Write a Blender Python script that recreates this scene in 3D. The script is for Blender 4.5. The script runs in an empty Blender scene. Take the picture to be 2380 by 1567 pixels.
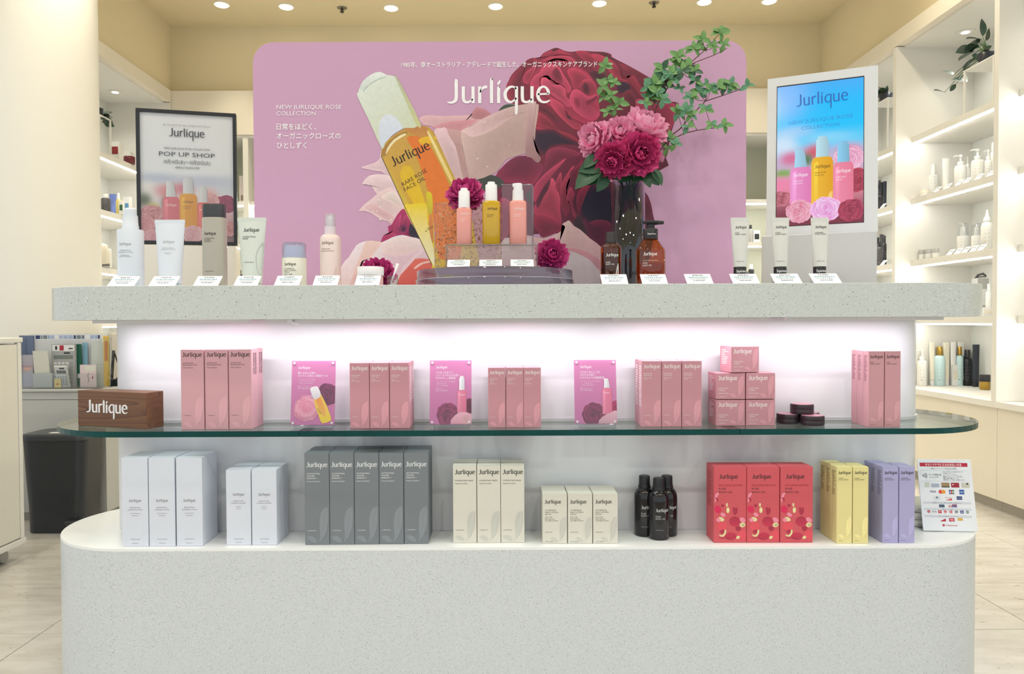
import bpy, bmesh, math, random
from mathutils import Vector, Matrix
from mathutils.geometry import tessellate_polygon
random.seed(7)
PI = math.pi
scene = bpy.context.scene
COL = scene.collection

# ------------------------------------------------------------------ camera, world, exposure
F = 1719.0                       # focal length in pixels of the 2380 wide frame
CAM = Vector((0.0, -1.72, 0.95))
PITCH = math.radians(1.18)
ROLL = math.radians(0.24)
PX0, PY0 = 1160.0, 783.5         # principal point
cam_data = bpy.data.cameras.new('camera')
cam_data.sensor_width = 36.0
cam_data.sensor_fit = 'HORIZONTAL'
cam_data.lens = F / 2380.0 * 36.0
cam_data.shift_x = (1190.0 - PX0) / 2380.0
cam_data.clip_start = 0.02
camera = bpy.data.objects.new('camera', cam_data)
COL.objects.link(camera)
CR = (Matrix.Rotation(PI / 2 - PITCH, 3, 'X') @ Matrix.Rotation(-ROLL, 3, 'Z'))
camera.matrix_world = Matrix.Translation(CAM) @ CR.to_4x4()
scene.camera = camera

world = bpy.data.worlds.new('world')
scene.world = world
world.use_nodes = True
bg = world.node_tree.nodes['Background']
bg.inputs['Color'].default_value = (0.92, 0.97, 1.0, 1)
bg.inputs['Strength'].default_value = 0.95

scene.cycles.max_bounces = 6
scene.cycles.diffuse_bounces = 3
scene.cycles.glossy_bounces = 2
scene.cycles.transparent_max_bounces = 14
scene.cycles.adaptive_threshold = 0.03
scene.cycles.caustics_reflective = False
scene.cycles.caustics_refractive = False
scene.cycles.use_denoising = True
vs = scene.view_settings
vs.view_transform = 'Standard'
vs.look = 'None'
vs.exposure = 0.0
vs.gamma = 1.0
vs.use_curve_mapping = False
WARM = (1.0, 0.89, 0.69)
COOL = (1.0, 0.97, 0.90)


def ray(px, py):
    return CR @ Vector(((px - PX0) / F, -(py - PY0) / F, -1.0))


def atY(px, py, Y):
    r = ray(px, py)
    return CAM + r * ((Y - CAM.y) / r.y)


def atZ(px, py, Z):
    r = ray(px, py)
    return CAM + r * ((Z - CAM.z) / r.z)


def atX(px, py, X):
    r = ray(px, py)
    return CAM + r * ((X - CAM.x) / r.x)


# ------------------------------------------------------------------ materials
def lin(c):
    o = []
    for v in c[:3]:
        v = v / 255.0
        o.append(v / 12.92 if v <= 0.04045 else ((v + 0.055) / 1.055) ** 2.4)
    return (o[0], o[1], o[2], 1.0)


MATS = {}


def pm(name, rgb, rough=0.5, metal=0.0, spec=0.5, coat=0.0, bump=0.0, bscale=60.0, vary=0.0, vscale=8.0, emit=None, estr=0.0, trans=0.0, sss=0.0, alpha=1.0):
    if name in MATS:
        return MATS[name]
    m = bpy.data.materials.new(name)
    m.use_nodes = True
    nt = m.node_tree
    b = nt.nodes['Principled BSDF']
    c = lin(rgb)
    b.inputs['Base Color'].default_value = c
    b.inputs['Roughness'].default_value = rough
    b.inputs['Metallic'].default_value = metal
    b.inputs['Specular IOR Level'].default_value = spec
    b.inputs['Coat Weight'].default_value = coat
    b.inputs['Alpha'].default_value = alpha
    if emit:
        b.inputs['Emission Color'].default_value = (emit[0], emit[1], emit[2], 1)
        b.inputs['Emission Strength'].default_value = estr
    tc = None
    if bump or vary:
        tc = nt.nodes.new('ShaderNodeTexCoord')
    if vary:
        n = nt.nodes.new('ShaderNodeTexNoise')
        n.inputs['Scale'].default_value = vscale
        n.inputs['Detail'].default_value = 4
        nt.links.new(tc.outputs['Object'], n.inputs['Vector'])
        mx = nt.nodes.new('ShaderNodeMix')
        mx.data_type = 'RGBA'
        mx.inputs['A'].default_value = tuple(min(1, v * (1 - vary)) for v in c[:3]) + (1,)
        mx.inputs['B'].default_value = tuple(min(1, v * (1 + vary)) for v in c[:3]) + (1,)
        nt.links.new(n.outputs['Fac'], mx.inputs['Factor'])
        nt.links.new(mx.outputs['Result'], b.inputs['Base Color'])
    if bump:
        n = nt.nodes.new('ShaderNodeTexNoise')
        n.inputs['Scale'].default_value = bscale
        nt.links.new(tc.outputs['Object'], n.inputs['Vector'])
        bp = nt.nodes.new('ShaderNodeBump')
        bp.inputs['Strength'].default_value = bump
        bp.inputs['Distance'].default_value = 0.01
        nt.links.new(n.outputs['Fac'], bp.inputs['Height'])
        nt.links.new(bp.outputs['Normal'], b.inputs['Normal'])
    MATS[name] = m
    return m


def glass(name, tint=(255, 255, 255), rough=0.02, refl=1.0, ior=1.49, body=0.0, bodycol=(255, 255, 255), bump=0.0, bscale=20.0):
    """clear thin-walled plastic or glass: tinted see-through mixed with a Fresnel reflection (and a little body colour)"""
    if name in MATS:
        return MATS[name]
    m = bpy.data.materials.new(name)
    m.use_nodes = True
    nt = m.node_tree
    nt.nodes.clear()
    out = nt.nodes.new('ShaderNodeOutputMaterial')
    tr = nt.nodes.new('ShaderNodeBsdfTransparent')
    tr.inputs['Color'].default_value = lin(tint)
    gl = nt.nodes.new('ShaderNodeBsdfGlossy')
    gl.inputs['Roughness'].default_value = rough
    fr = nt.nodes.new('ShaderNodeLayerWeight')
    fr.inputs['Blend'].default_value = 0.5
    pw = nt.nodes.new('ShaderNodeMath')
    pw.operation = 'POWER'
    pw.inputs[1].default_value = 5.0
    nt.links.new(fr.outputs['Facing'], pw.inputs[0])
    mul = nt.nodes.new('ShaderNodeMath')
    mul.operation = 'MULTIPLY_ADD'
    mul.inputs[1].default_value = 0.9 * refl
    mul.inputs[2].default_value = 0.045 * refl
    nt.links.new(pw.outputs[0], mul.inputs[0])
    mix = nt.nodes.new('ShaderNodeMixShader')
    nt.links.new(mul.outputs[0], mix.inputs[0])
    src = tr
    if body:
        df = nt.nodes.new('ShaderNodeBsdfDiffuse')
        df.inputs['Color'].default_value = lin(bodycol)
        m2 = nt.nodes.new('ShaderNodeMixShader')
        m2.inputs[0].default_value = body
        nt.links.new(tr.outputs[0], m2.inputs[1])
        nt.links.new(df.outputs[0], m2.inputs[2])
        src = m2
    nt.links.new(src.outputs[0], mix.inputs[1])
    nt.links.new(gl.outputs[0], mix.inputs[2])
    nt.links.new(mix.outputs[0], out.inputs[0])
    if bump:
        tc = nt.nodes.new('ShaderNodeTexCoord')
        n = nt.nodes.new('ShaderNodeTexNoise')
        n.inputs['Scale'].default_value = bscale
        n.inputs['Detail'].default_value = 3
        nt.links.new(tc.outputs['Object'], n.inputs['Vector'])
        bp = nt.nodes.new('ShaderNodeBump')
        bp.inputs['Strength'].default_value = bump
        bp.inputs['Distance'].default_value = 0.02
        nt.links.new(n.outputs['Fac'], bp.inputs['Height'])
        nt.links.new(bp.outputs['Normal'], gl.inputs['Normal'])
        nt.links.new(bp.outputs['Normal'], fr.inputs['Normal'])
    MATS[name] = m
    return m


def emis(name, rgb, strength):
    if name in MATS:
        return MATS[name]
    m = bpy.data.materials.new(name)
    m.use_nodes = True
    nt = m.node_tree
    nt.nodes.clear()
    out = nt.nodes.new('ShaderNodeOutputMaterial')
    e = nt.nodes.new('ShaderNodeEmission')
    e.inputs['Color'].default_value = (rgb[0], rgb[1], rgb[2], 1)
    e.inputs['Strength'].default_value = strength
    nt.links.new(e.outputs[0], out.inputs[0])
    MATS[name] = m
    return m


def print_mat(name, rough=0.45, emit=0.0, grain=0.0, gscale=90.0, coat=0.0):
    """flat print: colour from the ink laid down on the mesh"""
    if name in MATS:
        return MATS[name]
    m = bpy.data.materials.new(name)
    m.use_nodes = True
    nt = m.node_tree
    b = nt.nodes['Principled BSDF']
    at = nt.nodes.new('ShaderNodeAttribute')
    at.attribute_name = 'ink'
    src = at.outputs['Color']
    if grain:
        tc = nt.nodes.new('ShaderNodeTexCoord')
        n = nt.nodes.new('ShaderNodeTexNoise')
        n.inputs['Scale'].default_value = gscale
        n.inputs['Detail'].default_value = 5
        nt.links.new(tc.outputs['Object'], n.inputs['Vector'])
        mr = nt.nodes.new('ShaderNodeMapRange')
        mr.inputs['To Min'].default_value = 1 - grain
        mr.inputs['To Max'].default_value = 1 + grain
        nt.links.new(n.outputs['Fac'], mr.inputs['Value'])
        vm = nt.nodes.new('ShaderNodeVectorMath')
        vm.operation = 'SCALE'
        nt.links.new(src, vm.inputs[0])
        nt.links.new(mr.outputs[0], vm.inputs['Scale'])
        src = vm.outputs[0]
    b.inputs['Roughness'].default_value = rough
    b.inputs['Coat Weight'].default_value = coat
    if emit:
        b.inputs['Base Color'].default_value = (0.01, 0.01, 0.01, 1)
        nt.links.new(src, b.inputs['Emission Color'])
        b.inputs['Emission Strength'].default_value = emit
    else:
        nt.links.new(src, b.inputs['Base Color'])
    MATS[name] = m
    return m


def quartz(name, base, dark, light, scale, dens):
    if name in MATS:
        return MATS[name]
    m = bpy.data.materials.new(name)
    m.use_nodes = True
    nt = m.node_tree
    b = nt.nodes['Principled BSDF']
    b.inputs['Roughness'].default_value = 0.32
    b.inputs['Specular IOR Level'].default_value = 0.35
    tc = nt.nodes.new('ShaderNodeTexCoord')
    col = None
    prev = nt.nodes.new('ShaderNodeRGB')
    prev.outputs[0].default_value = lin(base)
    cur = prev.outputs[0]
    n = nt.nodes.new('ShaderNodeTexNoise')
    n.inputs['Scale'].default_value = 5.0
    n.inputs['Detail'].default_value = 3
    nt.links.new(tc.outputs['Object'], n.inputs['Vector'])
    for sc, colr, lo, rad in ((scale, dark, dens, 0.30), (scale * 1.7, dark, dens + 0.02, 0.28), (scale * 0.8, light, dens - 0.25, 0.38)):
        v = nt.nodes.new('ShaderNodeTexVoronoi')
        v.inputs['Scale'].default_value = sc
        nt.links.new(tc.outputs['Object'], v.inputs['Vector'])
        sep = nt.nodes.new('ShaderNodeSeparateColor')
        nt.links.new(v.outputs['Color'], sep.inputs[0])
        gt = nt.nodes.new('ShaderNodeMath')
        gt.operation = 'GREATER_THAN'
        gt.inputs[1].default_value = lo
        nt.links.new(sep.outputs[0], gt.inputs[0])
        ls = nt.nodes.new('ShaderNodeMath')
        ls.operation = 'LESS_THAN'
        ls.inputs[1].default_value = rad
        nt.links.new(v.outputs['Distance'], ls.inputs[0])
        mu = nt.nodes.new('ShaderNodeMath')
        mu.operation = 'MULTIPLY'
        nt.links.new(gt.outputs[0], mu.inputs[0])
        nt.links.new(ls.outputs[0], mu.inputs[1])
        mu2 = nt.nodes.new('ShaderNodeMath')
        mu2.operation = 'MULTIPLY'
        nt.links.new(mu.outputs[0], mu2.inputs[0])
        nt.links.new(sep.outputs[1], mu2.inputs[1])
        mx = nt.nodes.new('ShaderNodeMix')
        mx.data_type = 'RGBA'
        nt.links.new(mu2.outputs[0], mx.inputs['Factor'])
        nt.links.new(cur, mx.inputs['A'])
        mx.inputs['B'].default_value = lin(colr)
        cur = mx.outputs['Result']
    nt.links.new(cur, b.inputs['Base Color'])
    MATS[name] = m
    return m


def travertine(name):
    m = bpy.data.materials.new(name)
    m.use_nodes = True
    nt = m.node_tree
    b = nt.nodes['Principled BSDF']
    b.inputs['Roughness'].default_value = 0.22
    tc = nt.nodes.new('ShaderNodeTexCoord')
    oi = nt.nodes.new('ShaderNodeObjectInfo')
    add = nt.nodes.new('ShaderNodeVectorMath')
    add.operation = 'ADD'
    sc = nt.nodes.new('ShaderNodeVectorMath')
    sc.operation = 'SCALE'
    sc.inputs['Scale'].default_value = 17.0
    cmb = nt.nodes.new('ShaderNodeCombineXYZ')
    for k in range(3):
        nt.links.new(oi.outputs['Random'], cmb.inputs[k])
    nt.links.new(cmb.outputs[0], sc.inputs[0])
    nt.links.new(tc.outputs['Object'], add.inputs[0])
    nt.links.new(sc.outputs[0], add.inputs[1])
    mp = nt.nodes.new('ShaderNodeMapping')
    mp.inputs['Scale'].default_value = (1.6, 6, 1)
    nt.links.new(add.outputs[0], mp.inputs['Vector'])
    n = nt.nodes.new('ShaderNodeTexNoise')
    n.inputs['Scale'].default_value = 3.0
    n.inputs['Detail'].default_value = 8
    n.inputs['Roughness'].default_value = 0.62
    nt.links.new(mp.outputs[0], n.inputs['Vector'])
    cr = nt.nodes.new('ShaderNodeValToRGB')
    e = cr.color_ramp.elements
    e[0].position = 0.28
    e[0].color = lin((194, 190, 181))
    e[1].position = 0.62
    e[1].color = lin((216, 213, 206))
    q = e.new(0.45)
    q.color = lin((205, 201, 193))
    nt.links.new(n.outputs['Fac'], cr.inputs[0])
    mp2 = nt.nodes.new('ShaderNodeMapping')
    mp2.inputs['Scale'].default_value = (30, 60, 1)
    nt.links.new(add.outputs[0], mp2.inputs['Vector'])
    n2 = nt.nodes.new('ShaderNodeTexNoise')
    n2.inputs['Scale'].default_value = 1.0
    n2.inputs['Detail'].default_value = 4
    nt.links.new(mp2.outputs[0], n2.inputs['Vector'])
    r2 = nt.nodes.new('ShaderNodeMapRange')
    r2.inputs['From Min'].default_value = 0.66
    r2.inputs['From Max'].default_value = 0.74
    nt.links.new(n2.outputs['Fac'], r2.inputs['Value'])
    mx = nt.nodes.new('ShaderNodeMix')
    mx.data_type = 'RGBA'
    nt.links.new(r2.outputs[0], mx.inputs['Factor'])
    nt.links.new(cr.outputs[0], mx.inputs['A'])
    mx.inputs['B'].default_value = lin((160, 150, 138))
    nt.links.new(mx.outputs['Result'], b.inputs['Base Color'])
    MATS[name] = m
    return m


def wood(name):
    m = bpy.data.materials.new(name)
    m.use_nodes = True
    nt = m.node_tree
    b = nt.nodes['Principled BSDF']
    b.inputs['Roughness'].default_value = 0.5
    tc = nt.nodes.new('ShaderNodeTexCoord')
    mp = nt.nodes.new('ShaderNodeMapping')
    mp.inputs['Scale'].default_value = (1.3, 7, 15)
    nt.links.new(tc.outputs['Object'], mp.inputs['Vector'])
    n = nt.nodes.new('ShaderNodeTexNoise')
    n.inputs['Scale'].default_value = 1.5
    n.inputs['Detail'].default_value = 1
    nt.links.new(mp.outputs[0], n.inputs['Vector'])
    mu = nt.nodes.new('ShaderNodeMath')
    mu.operation = 'MULTIPLY'
    mu.inputs[1].default_value = 7.0
    nt.links.new(n.outputs['Fac'], mu.inputs[0])
    fr = nt.nodes.new('ShaderNodeMath')
    fr.operation = 'FRACT'
    nt.links.new(mu.outputs[0], fr.inputs[0])
    cr = nt.nodes.new('ShaderNodeValToRGB')
    e = cr.color_ramp.elements
    e[0].position = 0.0
    e[0].color = lin((122, 84, 58))
    e[1].position = 1.0
    e[1].color = lin((84, 54, 38))
    k = e.new(0.8)
    k.color = lin((110, 74, 51))
    nt.links.new(fr.outputs[0], cr.inputs[0])
    nt.links.new(cr.outputs[0], b.inputs['Base Color'])
    MATS[name] = m
    return m


# ------------------------------------------------------------------ mesh building
class MB:
    def __init__(s):
        s.v, s.f, s.m = [], [], []
        s.smooth = []
        s.fix = False

    def add(s, verts, faces, mi=0, smooth=False):
        o = len(s.v)
        s.v += [Vector(p) for p in verts]
        for f in faces:
            s.f.append([i + o for i in f])
            s.m.append(mi)
            s.smooth.append(smooth)
        return s

    def box(s, x0, x1, y0, y1, z0, z1, mi=0, bev=0.0):
        if bev > 0:
            s.fix = True
            b = min(bev, abs(x1 - x0) * .45, abs(y1 - y0) * .45, abs(z1 - z0) * .45)
            V, idx = [], {}
            for i, sx in enumerate((0, 1)):
                for sy in (0, 1):
                    for sz in (0, 1):
                        X = x1 if sx else x0
                        Y = y1 if sy else y0
                        Z = z1 if sz else z0
                        ix = X - b if sx else X + b
                        iy = Y - b if sy else Y + b
                        iz = Z - b if sz else Z + b
                        idx[(sx, sy, sz, 'x')] = len(V); V.append((X, iy, iz))
                        idx[(sx, sy, sz, 'y')] = len(V); V.append((ix, Y, iz))
                        idx[(sx, sy, sz, 'z')] = len(V); V.append((ix, iy, Z))
            Fc = []
            g = lambda a, b_, c, ax: idx[(a, b_, c, ax)]
            for q in (0, 1):
                a = [g(q, 0, 0, 'x'), g(q, 1, 0, 'x'), g(q, 1, 1, 'x'), g(q, 0, 1, 'x')]
                Fc.append(a if q else a[::-1])
                a = [g(0, q, 0, 'y'), g(0, q, 1, 'y'), g(1, q, 1, 'y'), g(1, q, 0, 'y')]
                Fc.append(a if q else a[::-1])
                a = [g(0, 0, q, 'z'), g(1, 0, q, 'z'), g(1, 1, q, 'z'), g(0, 1, q, 'z')]
                Fc.append(a if q else a[::-1])
            for p in (0, 1):
                for q in (0, 1):
                    for (a, b2, mk) in (('x', 'y', lambda t: (p, q, t)), ('y', 'z', lambda t: (t, p, q)), ('x', 'z', lambda t: (p, t, q))):
                        f = [g(*mk(0), a), g(*mk(1), a), g(*mk(1), b2), g(*mk(0), b2)]
                        Fc.append(f)
                    for r in (0, 1):
                        pass
            for p in (0, 1):
                for q in (0, 1):
                    for r in (0, 1):
                        Fc.append([g(p, q, r, 'x'), g(p, q, r, 'y'), g(p, q, r, 'z')])
            return s.add(V, Fc, mi)
        V = [(x0, y0, z0), (x1, y0, z0), (x1, y1, z0), (x0, y1, z0), (x0, y0, z1), (x1, y0, z1), (x1, y1, z1), (x0, y1, z1)]
        return s.add(V, [(3, 2, 1, 0), (4, 5, 6, 7), (0, 1, 5, 4), (1, 2, 6, 5), (2, 3, 7, 6), (3, 0, 4, 7)], mi)

    def lathe(s, prof, n=24, c=(0, 0, 0), mi=0, sx=1.0, sy=1.0, smooth=True, cap=True, power=2.0):
        """prof: list of (r,z); sx, sy squash the round; power>2 squares it off"""
        V, Fc = [], []
        for r, z in prof:
            for k in range(n):
                a = 2 * PI * k / n
                ca, sa = math.cos(a), math.sin(a)
                if power != 2.0:
                    d = (abs(ca) ** power + abs(sa) ** power) ** (-1 / power)
                    ca, sa = ca * d, sa * d
                V.append((c[0] + r * ca * sx, c[1] + r * sa * sy, c[2] + z))
        m = len(prof)
        for i in range(m - 1):
            for k in range(n):
                Fc.append((i * n + k, i * n + (k + 1) % n, (i + 1) * n + (k + 1) % n, (i + 1) * n + k))
        s.add(V, Fc, mi, smooth)
        if cap:
            s.add(V[:n], [list(range(n))[::-1]], mi)
            s.add(V[-n:], [list(range(n))], mi)
        return s

    def tube(s, pts, r, n=8, mi=0):
        pts = [Vector(p) for p in pts]
        rs = r if isinstance(r, (list, tuple)) else [r] * len(pts)
        V, Fc = [], []
        up = Vector((0.13, 0.27, 0.95))
        for i, p in enumerate(pts):
            t = (pts[min(i + 1, len(pts) - 1)] - pts[max(i - 1, 0)]).normalized()
            a = t.cross(up)
            if a.length < 1e-3:
                a = t.cross(Vector((1, 0, 0)))
            a.normalize()
            b = t.cross(a)
            for k in range(n):
                q = 2 * PI * k / n
                V.append(p + (a * math.cos(q) + b * math.sin(q)) * rs[i])
        for i in range(len(pts) - 1):
            for k in range(n):
                Fc.append((i * n + k, i * n + (k + 1) % n, (i + 1) * n + (k + 1) % n, (i + 1) * n + k))
        Fc.append(tuple(range(n))[::-1])
        Fc.append(tuple((len(pts) - 1) * n + k for k in range(n)))
        return s.add(V, Fc, mi, True)

    def prism(s, outline, z0, z1, mi=0, mi_side=None, smooth_side=False):
        """outline: list of (x,y) counter-clockwise"""
        n = len(outline)
        V = [(x, y, z0) for x, y in outline] + [(x, y, z1) for x, y in outline]
        s.add(V[:n], [list(range(n))[::-1]], mi)
        s.add(V[n:], [list(range(n))], mi)
        s.add(V, [(k, (k + 1) % n, n + (k + 1) % n, n + k) for k in range(n)], mi if mi_side is None else mi_side, smooth_side)
        return s

    def loft(s, rings, mi=0, smooth=True, cap=True):
        n = len(rings[0])
        V = [p for r in rings for p in r]
        Fc = []
        for i in range(len(rings) - 1):
            for k in range(n):
                Fc.append((i * n + k, i * n + (k + 1) % n, (i + 1) * n + (k + 1) % n, (i + 1) * n + k))
        s.add(V, Fc, mi, smooth)
        if cap:
            s.add(V[:n], [list(range(n))[::-1]], mi)
            s.add(V[-n:], [list(range(n))], mi)
        return s

    def xform(s, M, start=0):
        for i in range(start, len(s.v)):
            s.v[i] = M @ s.v[i]
        return s

    def mesh(s, name, mats, origin=(0, 0, 0)):
        me = bpy.data.meshes.new(name)
        o = Vector(origin)
        me.from_pydata([tuple(p - o) for p in s.v], [], s.f)
        for m in (mats if isinstance(mats, (list, tuple)) else [mats]):
            me.materials.append(m)
        me.polygons.foreach_set('material_index', s.m)
        me.polygons.foreach_set('use_smooth', s.smooth)
        me.update()
        if s.fix:
            fixn(me)
        return me

    def build(s, name, mats, parent=None, origin=None):
        """vertices are world coordinates unless parent is rotated; the origin goes to the parent's base"""
        if origin is None:
            origin = wloc(parent) if parent is not None else (0, 0, 0)
        me = s.mesh(name, mats, origin)
        ob = bpy.data.objects.new(name, me)
        COL.objects.link(ob)
        if parent is not None:
            ob.parent = parent
            ob.location = Vector(origin) - Vector(wloc(parent))
        else:
            ob.location = origin
        return ob


def wloc(o):
    v = Vector((0, 0, 0))
    while o is not None:
        v += o.location
        o = o.parent
    return v


def fixn(me):
    bm = bmesh.new()
    bm.from_mesh(me)
    bmesh.ops.recalc_face_normals(bm, faces=bm.faces)
    bm.to_mesh(me)
    bm.free()


def tag(o, label=None, cat=None, group=None, kind=None):
    if label: o['label'] = label
    if cat: o['category'] = cat
    if group: o['group'] = group
    if kind: o['kind'] = kind
    return o


def thing(name, label, cat, loc=(0, 0, 0), group=None, rotz=0.0):
    o = bpy.data.objects.new(name, None)
    o.empty_display_size = 0.02
    COL.objects.link(o)
    o.location = loc
    o.rotation_euler = (0, 0, rotz)
    return tag(o, label, cat, group)


def struct(name, mb, mats, parent=None, origin=(0, 0, 0)):
    o = mb.build(name, mats, parent, origin)
    if parent is None:
        o['kind'] = 'structure'
    return o


def inst(src, parent, loc=None, rot=None, scale=None, name=None):
    o = src.copy()
    COL.objects.link(o)
    o.parent = parent
    if loc is not None: o.location = loc
    if rot is not None: o.rotation_euler = rot
    if scale is not None: o.scale = scale
    if name: o.name = name
    return o


def meshobj(name, me, parent=None, loc=(0, 0, 0), rot=(0, 0, 0), scale=(1, 1, 1)):
    o = bpy.data.objects.new(name, me)
    COL.objects.link(o)
    o.parent = parent
    o.location = loc
    o.rotation_euler = rot
    o.scale = scale
    return o


def dup(root, loc, label, rotz=None):
    r = root.copy()
    COL.objects.link(r)
    r.location = loc
    if rotz is not None:
        r.rotation_euler = (0, 0, rotz)
    r['label'] = label
    for ch in list(root.children):
        c = ch.copy(); COL.objects.link(c); c.parent = r
        for g in list(ch.children):
            d = g.copy(); COL.objects.link(d); d.parent = c
    return r


def stadium(cx, cy, hl, r, n=24):
    """counter-clockwise outline of a bar with round ends; hl = half length overall"""
    o = []
    for k in range(n + 1):
        a = -PI / 2 + PI * k / n
        o.append((cx + hl - r + r * math.cos(a), cy + r * math.sin(a)))
    for k in range(n + 1):
        a = PI / 2 + PI * k / n
        o.append((cx - hl + r + r * math.cos(a), cy + r * math.sin(a)))
    return o


def rrect(x0, x1, y0, y1, r, n=5):
    o = []
    for (cx, cy, a0) in ((x1 - r, y0 + r, -PI / 2), (x1 - r, y1 - r, 0), (x0 + r, y1 - r, PI / 2), (x0 + r, y0 + r, PI)):
        for k in range(n + 1):
            a = a0 + PI / 2 * k / n
            o.append((cx + r * math.cos(a), cy + r * math.sin(a)))
    return o


# ------------------------------------------------------------------ flat print
TEXT = {}


def text_tris(body, bold=False):
    key = (body, bold)
    if key in TEXT:
        return TEXT[key]
    c = bpy.data.curves.new('lettering', 'FONT')
    c.body = body
    c.resolution_u = 2
    if bold:
        c.offset = 0.010
    o = bpy.data.objects.new('lettering', c)
    COL.objects.link(o)
    dg = bpy.context.evaluated_depsgraph_get()
    me = bpy.data.meshes.new_from_object(o.evaluated_get(dg))
    v = [(p.co.x, p.co.y) for p in me.vertices]
    f = [tuple(p.vertices) for p in me.polygons]
    bpy.data.objects.remove(o)
    bpy.data.meshes.remove(me)
    bpy.data.curves.remove(c)
    if v:
        x0 = min(p[0] for p in v)
        w = max(p[0] for p in v) - x0
        v = [(p[0] - x0, p[1]) for p in v]
    else:
        w = 0.0
    TEXT[key] = (v, f, w)
    return TEXT[key]


def crom(pts, sub=4):
    n = len(pts)
    o = []
    for i in range(n):
        p0, p1, p2, p3 = (pts[(i + k - 1) % n] for k in range(4))
        for j in range(sub):
            t = j / sub
            o.append(tuple(0.5 * (2 * p1[a] + (p2[a] - p0[a]) * t + (2 * p0[a] - 5 * p1[a] + 4 * p2[a] - p3[a]) * t * t + (3 * p1[a] - p0[a] - 3 * p2[a] + p3[a]) * t ** 3) for a in (0, 1)))
    return o


def logo_ribbons():
    S = []

    def rib(pts, ws):
        # smooth open curve with widths
        P, Wd = [], []
        n = len(pts)
        for i in range(n - 1):
            p0 = pts[max(i - 1, 0)]; p1 = pts[i]; p2 = pts[i + 1]; p3 = pts[min(i + 2, n - 1)]
            for j in range(3):
                t = j / 3
                P.append(tuple(0.5 * (2 * p1[a] + (p2[a] - p0[a]) * t + (2 * p0[a] - 5 * p1[a] + 4 * p2[a] - p3[a]) * t * t + (3 * p1[a] - p0[a] - 3 * p2[a] + p3[a]) * t ** 3) for a in (0, 1)))
                Wd.append(ws[i] * (1 - t) + ws[i + 1] * t)
        P.append(pts[-1]); Wd.append(ws[-1])
        L, R = [], []
        for i, p in enumerate(P):
            a = P[max(i - 1, 0)]; b = P[min(i + 1, len(P) - 1)]
            dx, dy = b[0] - a[0], b[1] - a[1]
            l = math.hypot(dx, dy) or 1
            nx, ny = -dy / l * Wd[i] / 2, dx / l * Wd[i] / 2
            L.append((p[0] + nx, p[1] + ny)); R.append((p[0] - nx, p[1] - ny))
        S.append((L, R))
    rib([(21.5, 56), (20.5, 50), (20.5, 14), (17, 5), (9, 1.5), (0, 2.5)], [5, 8, 8, 7, 5, 3])
    for d in (0, 137):
        rib([(37 + d, 39), (37 + d, 14), (39 + d, 5), (46 + d, 2.2), (53 + d, 4.5), (59 + d, 10)], [7.5, 7.5, 7, 5.5, 5, 3])
        rib([(59.5 + d, 39), (59.5 + d, 0)], [7.5, 7.5])
    rib([(75, 39), (75, 0)], [7.5, 7.5])
    rib([(76, 25), (80, 33), (86, 37), (92.5, 38)], [3, 5, 7, 6.5])
    rib([(103.5, 56), (102.5, 50), (102.5, 0)], [5, 8, 7.5])
    rib([(120.5, 38), (119, 34), (119, 0)], [4, 7.5, 7.5])
    rib([(117, 43), (119.5, 47), (123, 53)], [4, 6, 3])
    rib([(160, 33), (153, 38), (144, 36.5), (136, 28), (134, 18), (138, 7), (146, 2.5), (153, 5), (160, 12)], [4, 4.5, 6, 7.5, 8, 7.5, 5.5, 4.5, 4])
    rib([(160.5, 39), (160, -18), (158, -26)], [7.5, 7, 4])
    rib([(210, 20.5), (236, 21.5)], [4, 4.5])
    rib([(234.5, 21), (234, 28), (229, 35.5), (222, 38), (214, 33), (210, 21), (212.5, 9), (220, 2.8), (229, 2.2), (238, 6.5)], [7, 7, 5.5, 5, 7, 8, 7.5, 5.5, 5, 3])
    return S


LOGO = logo_ribbons()


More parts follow.
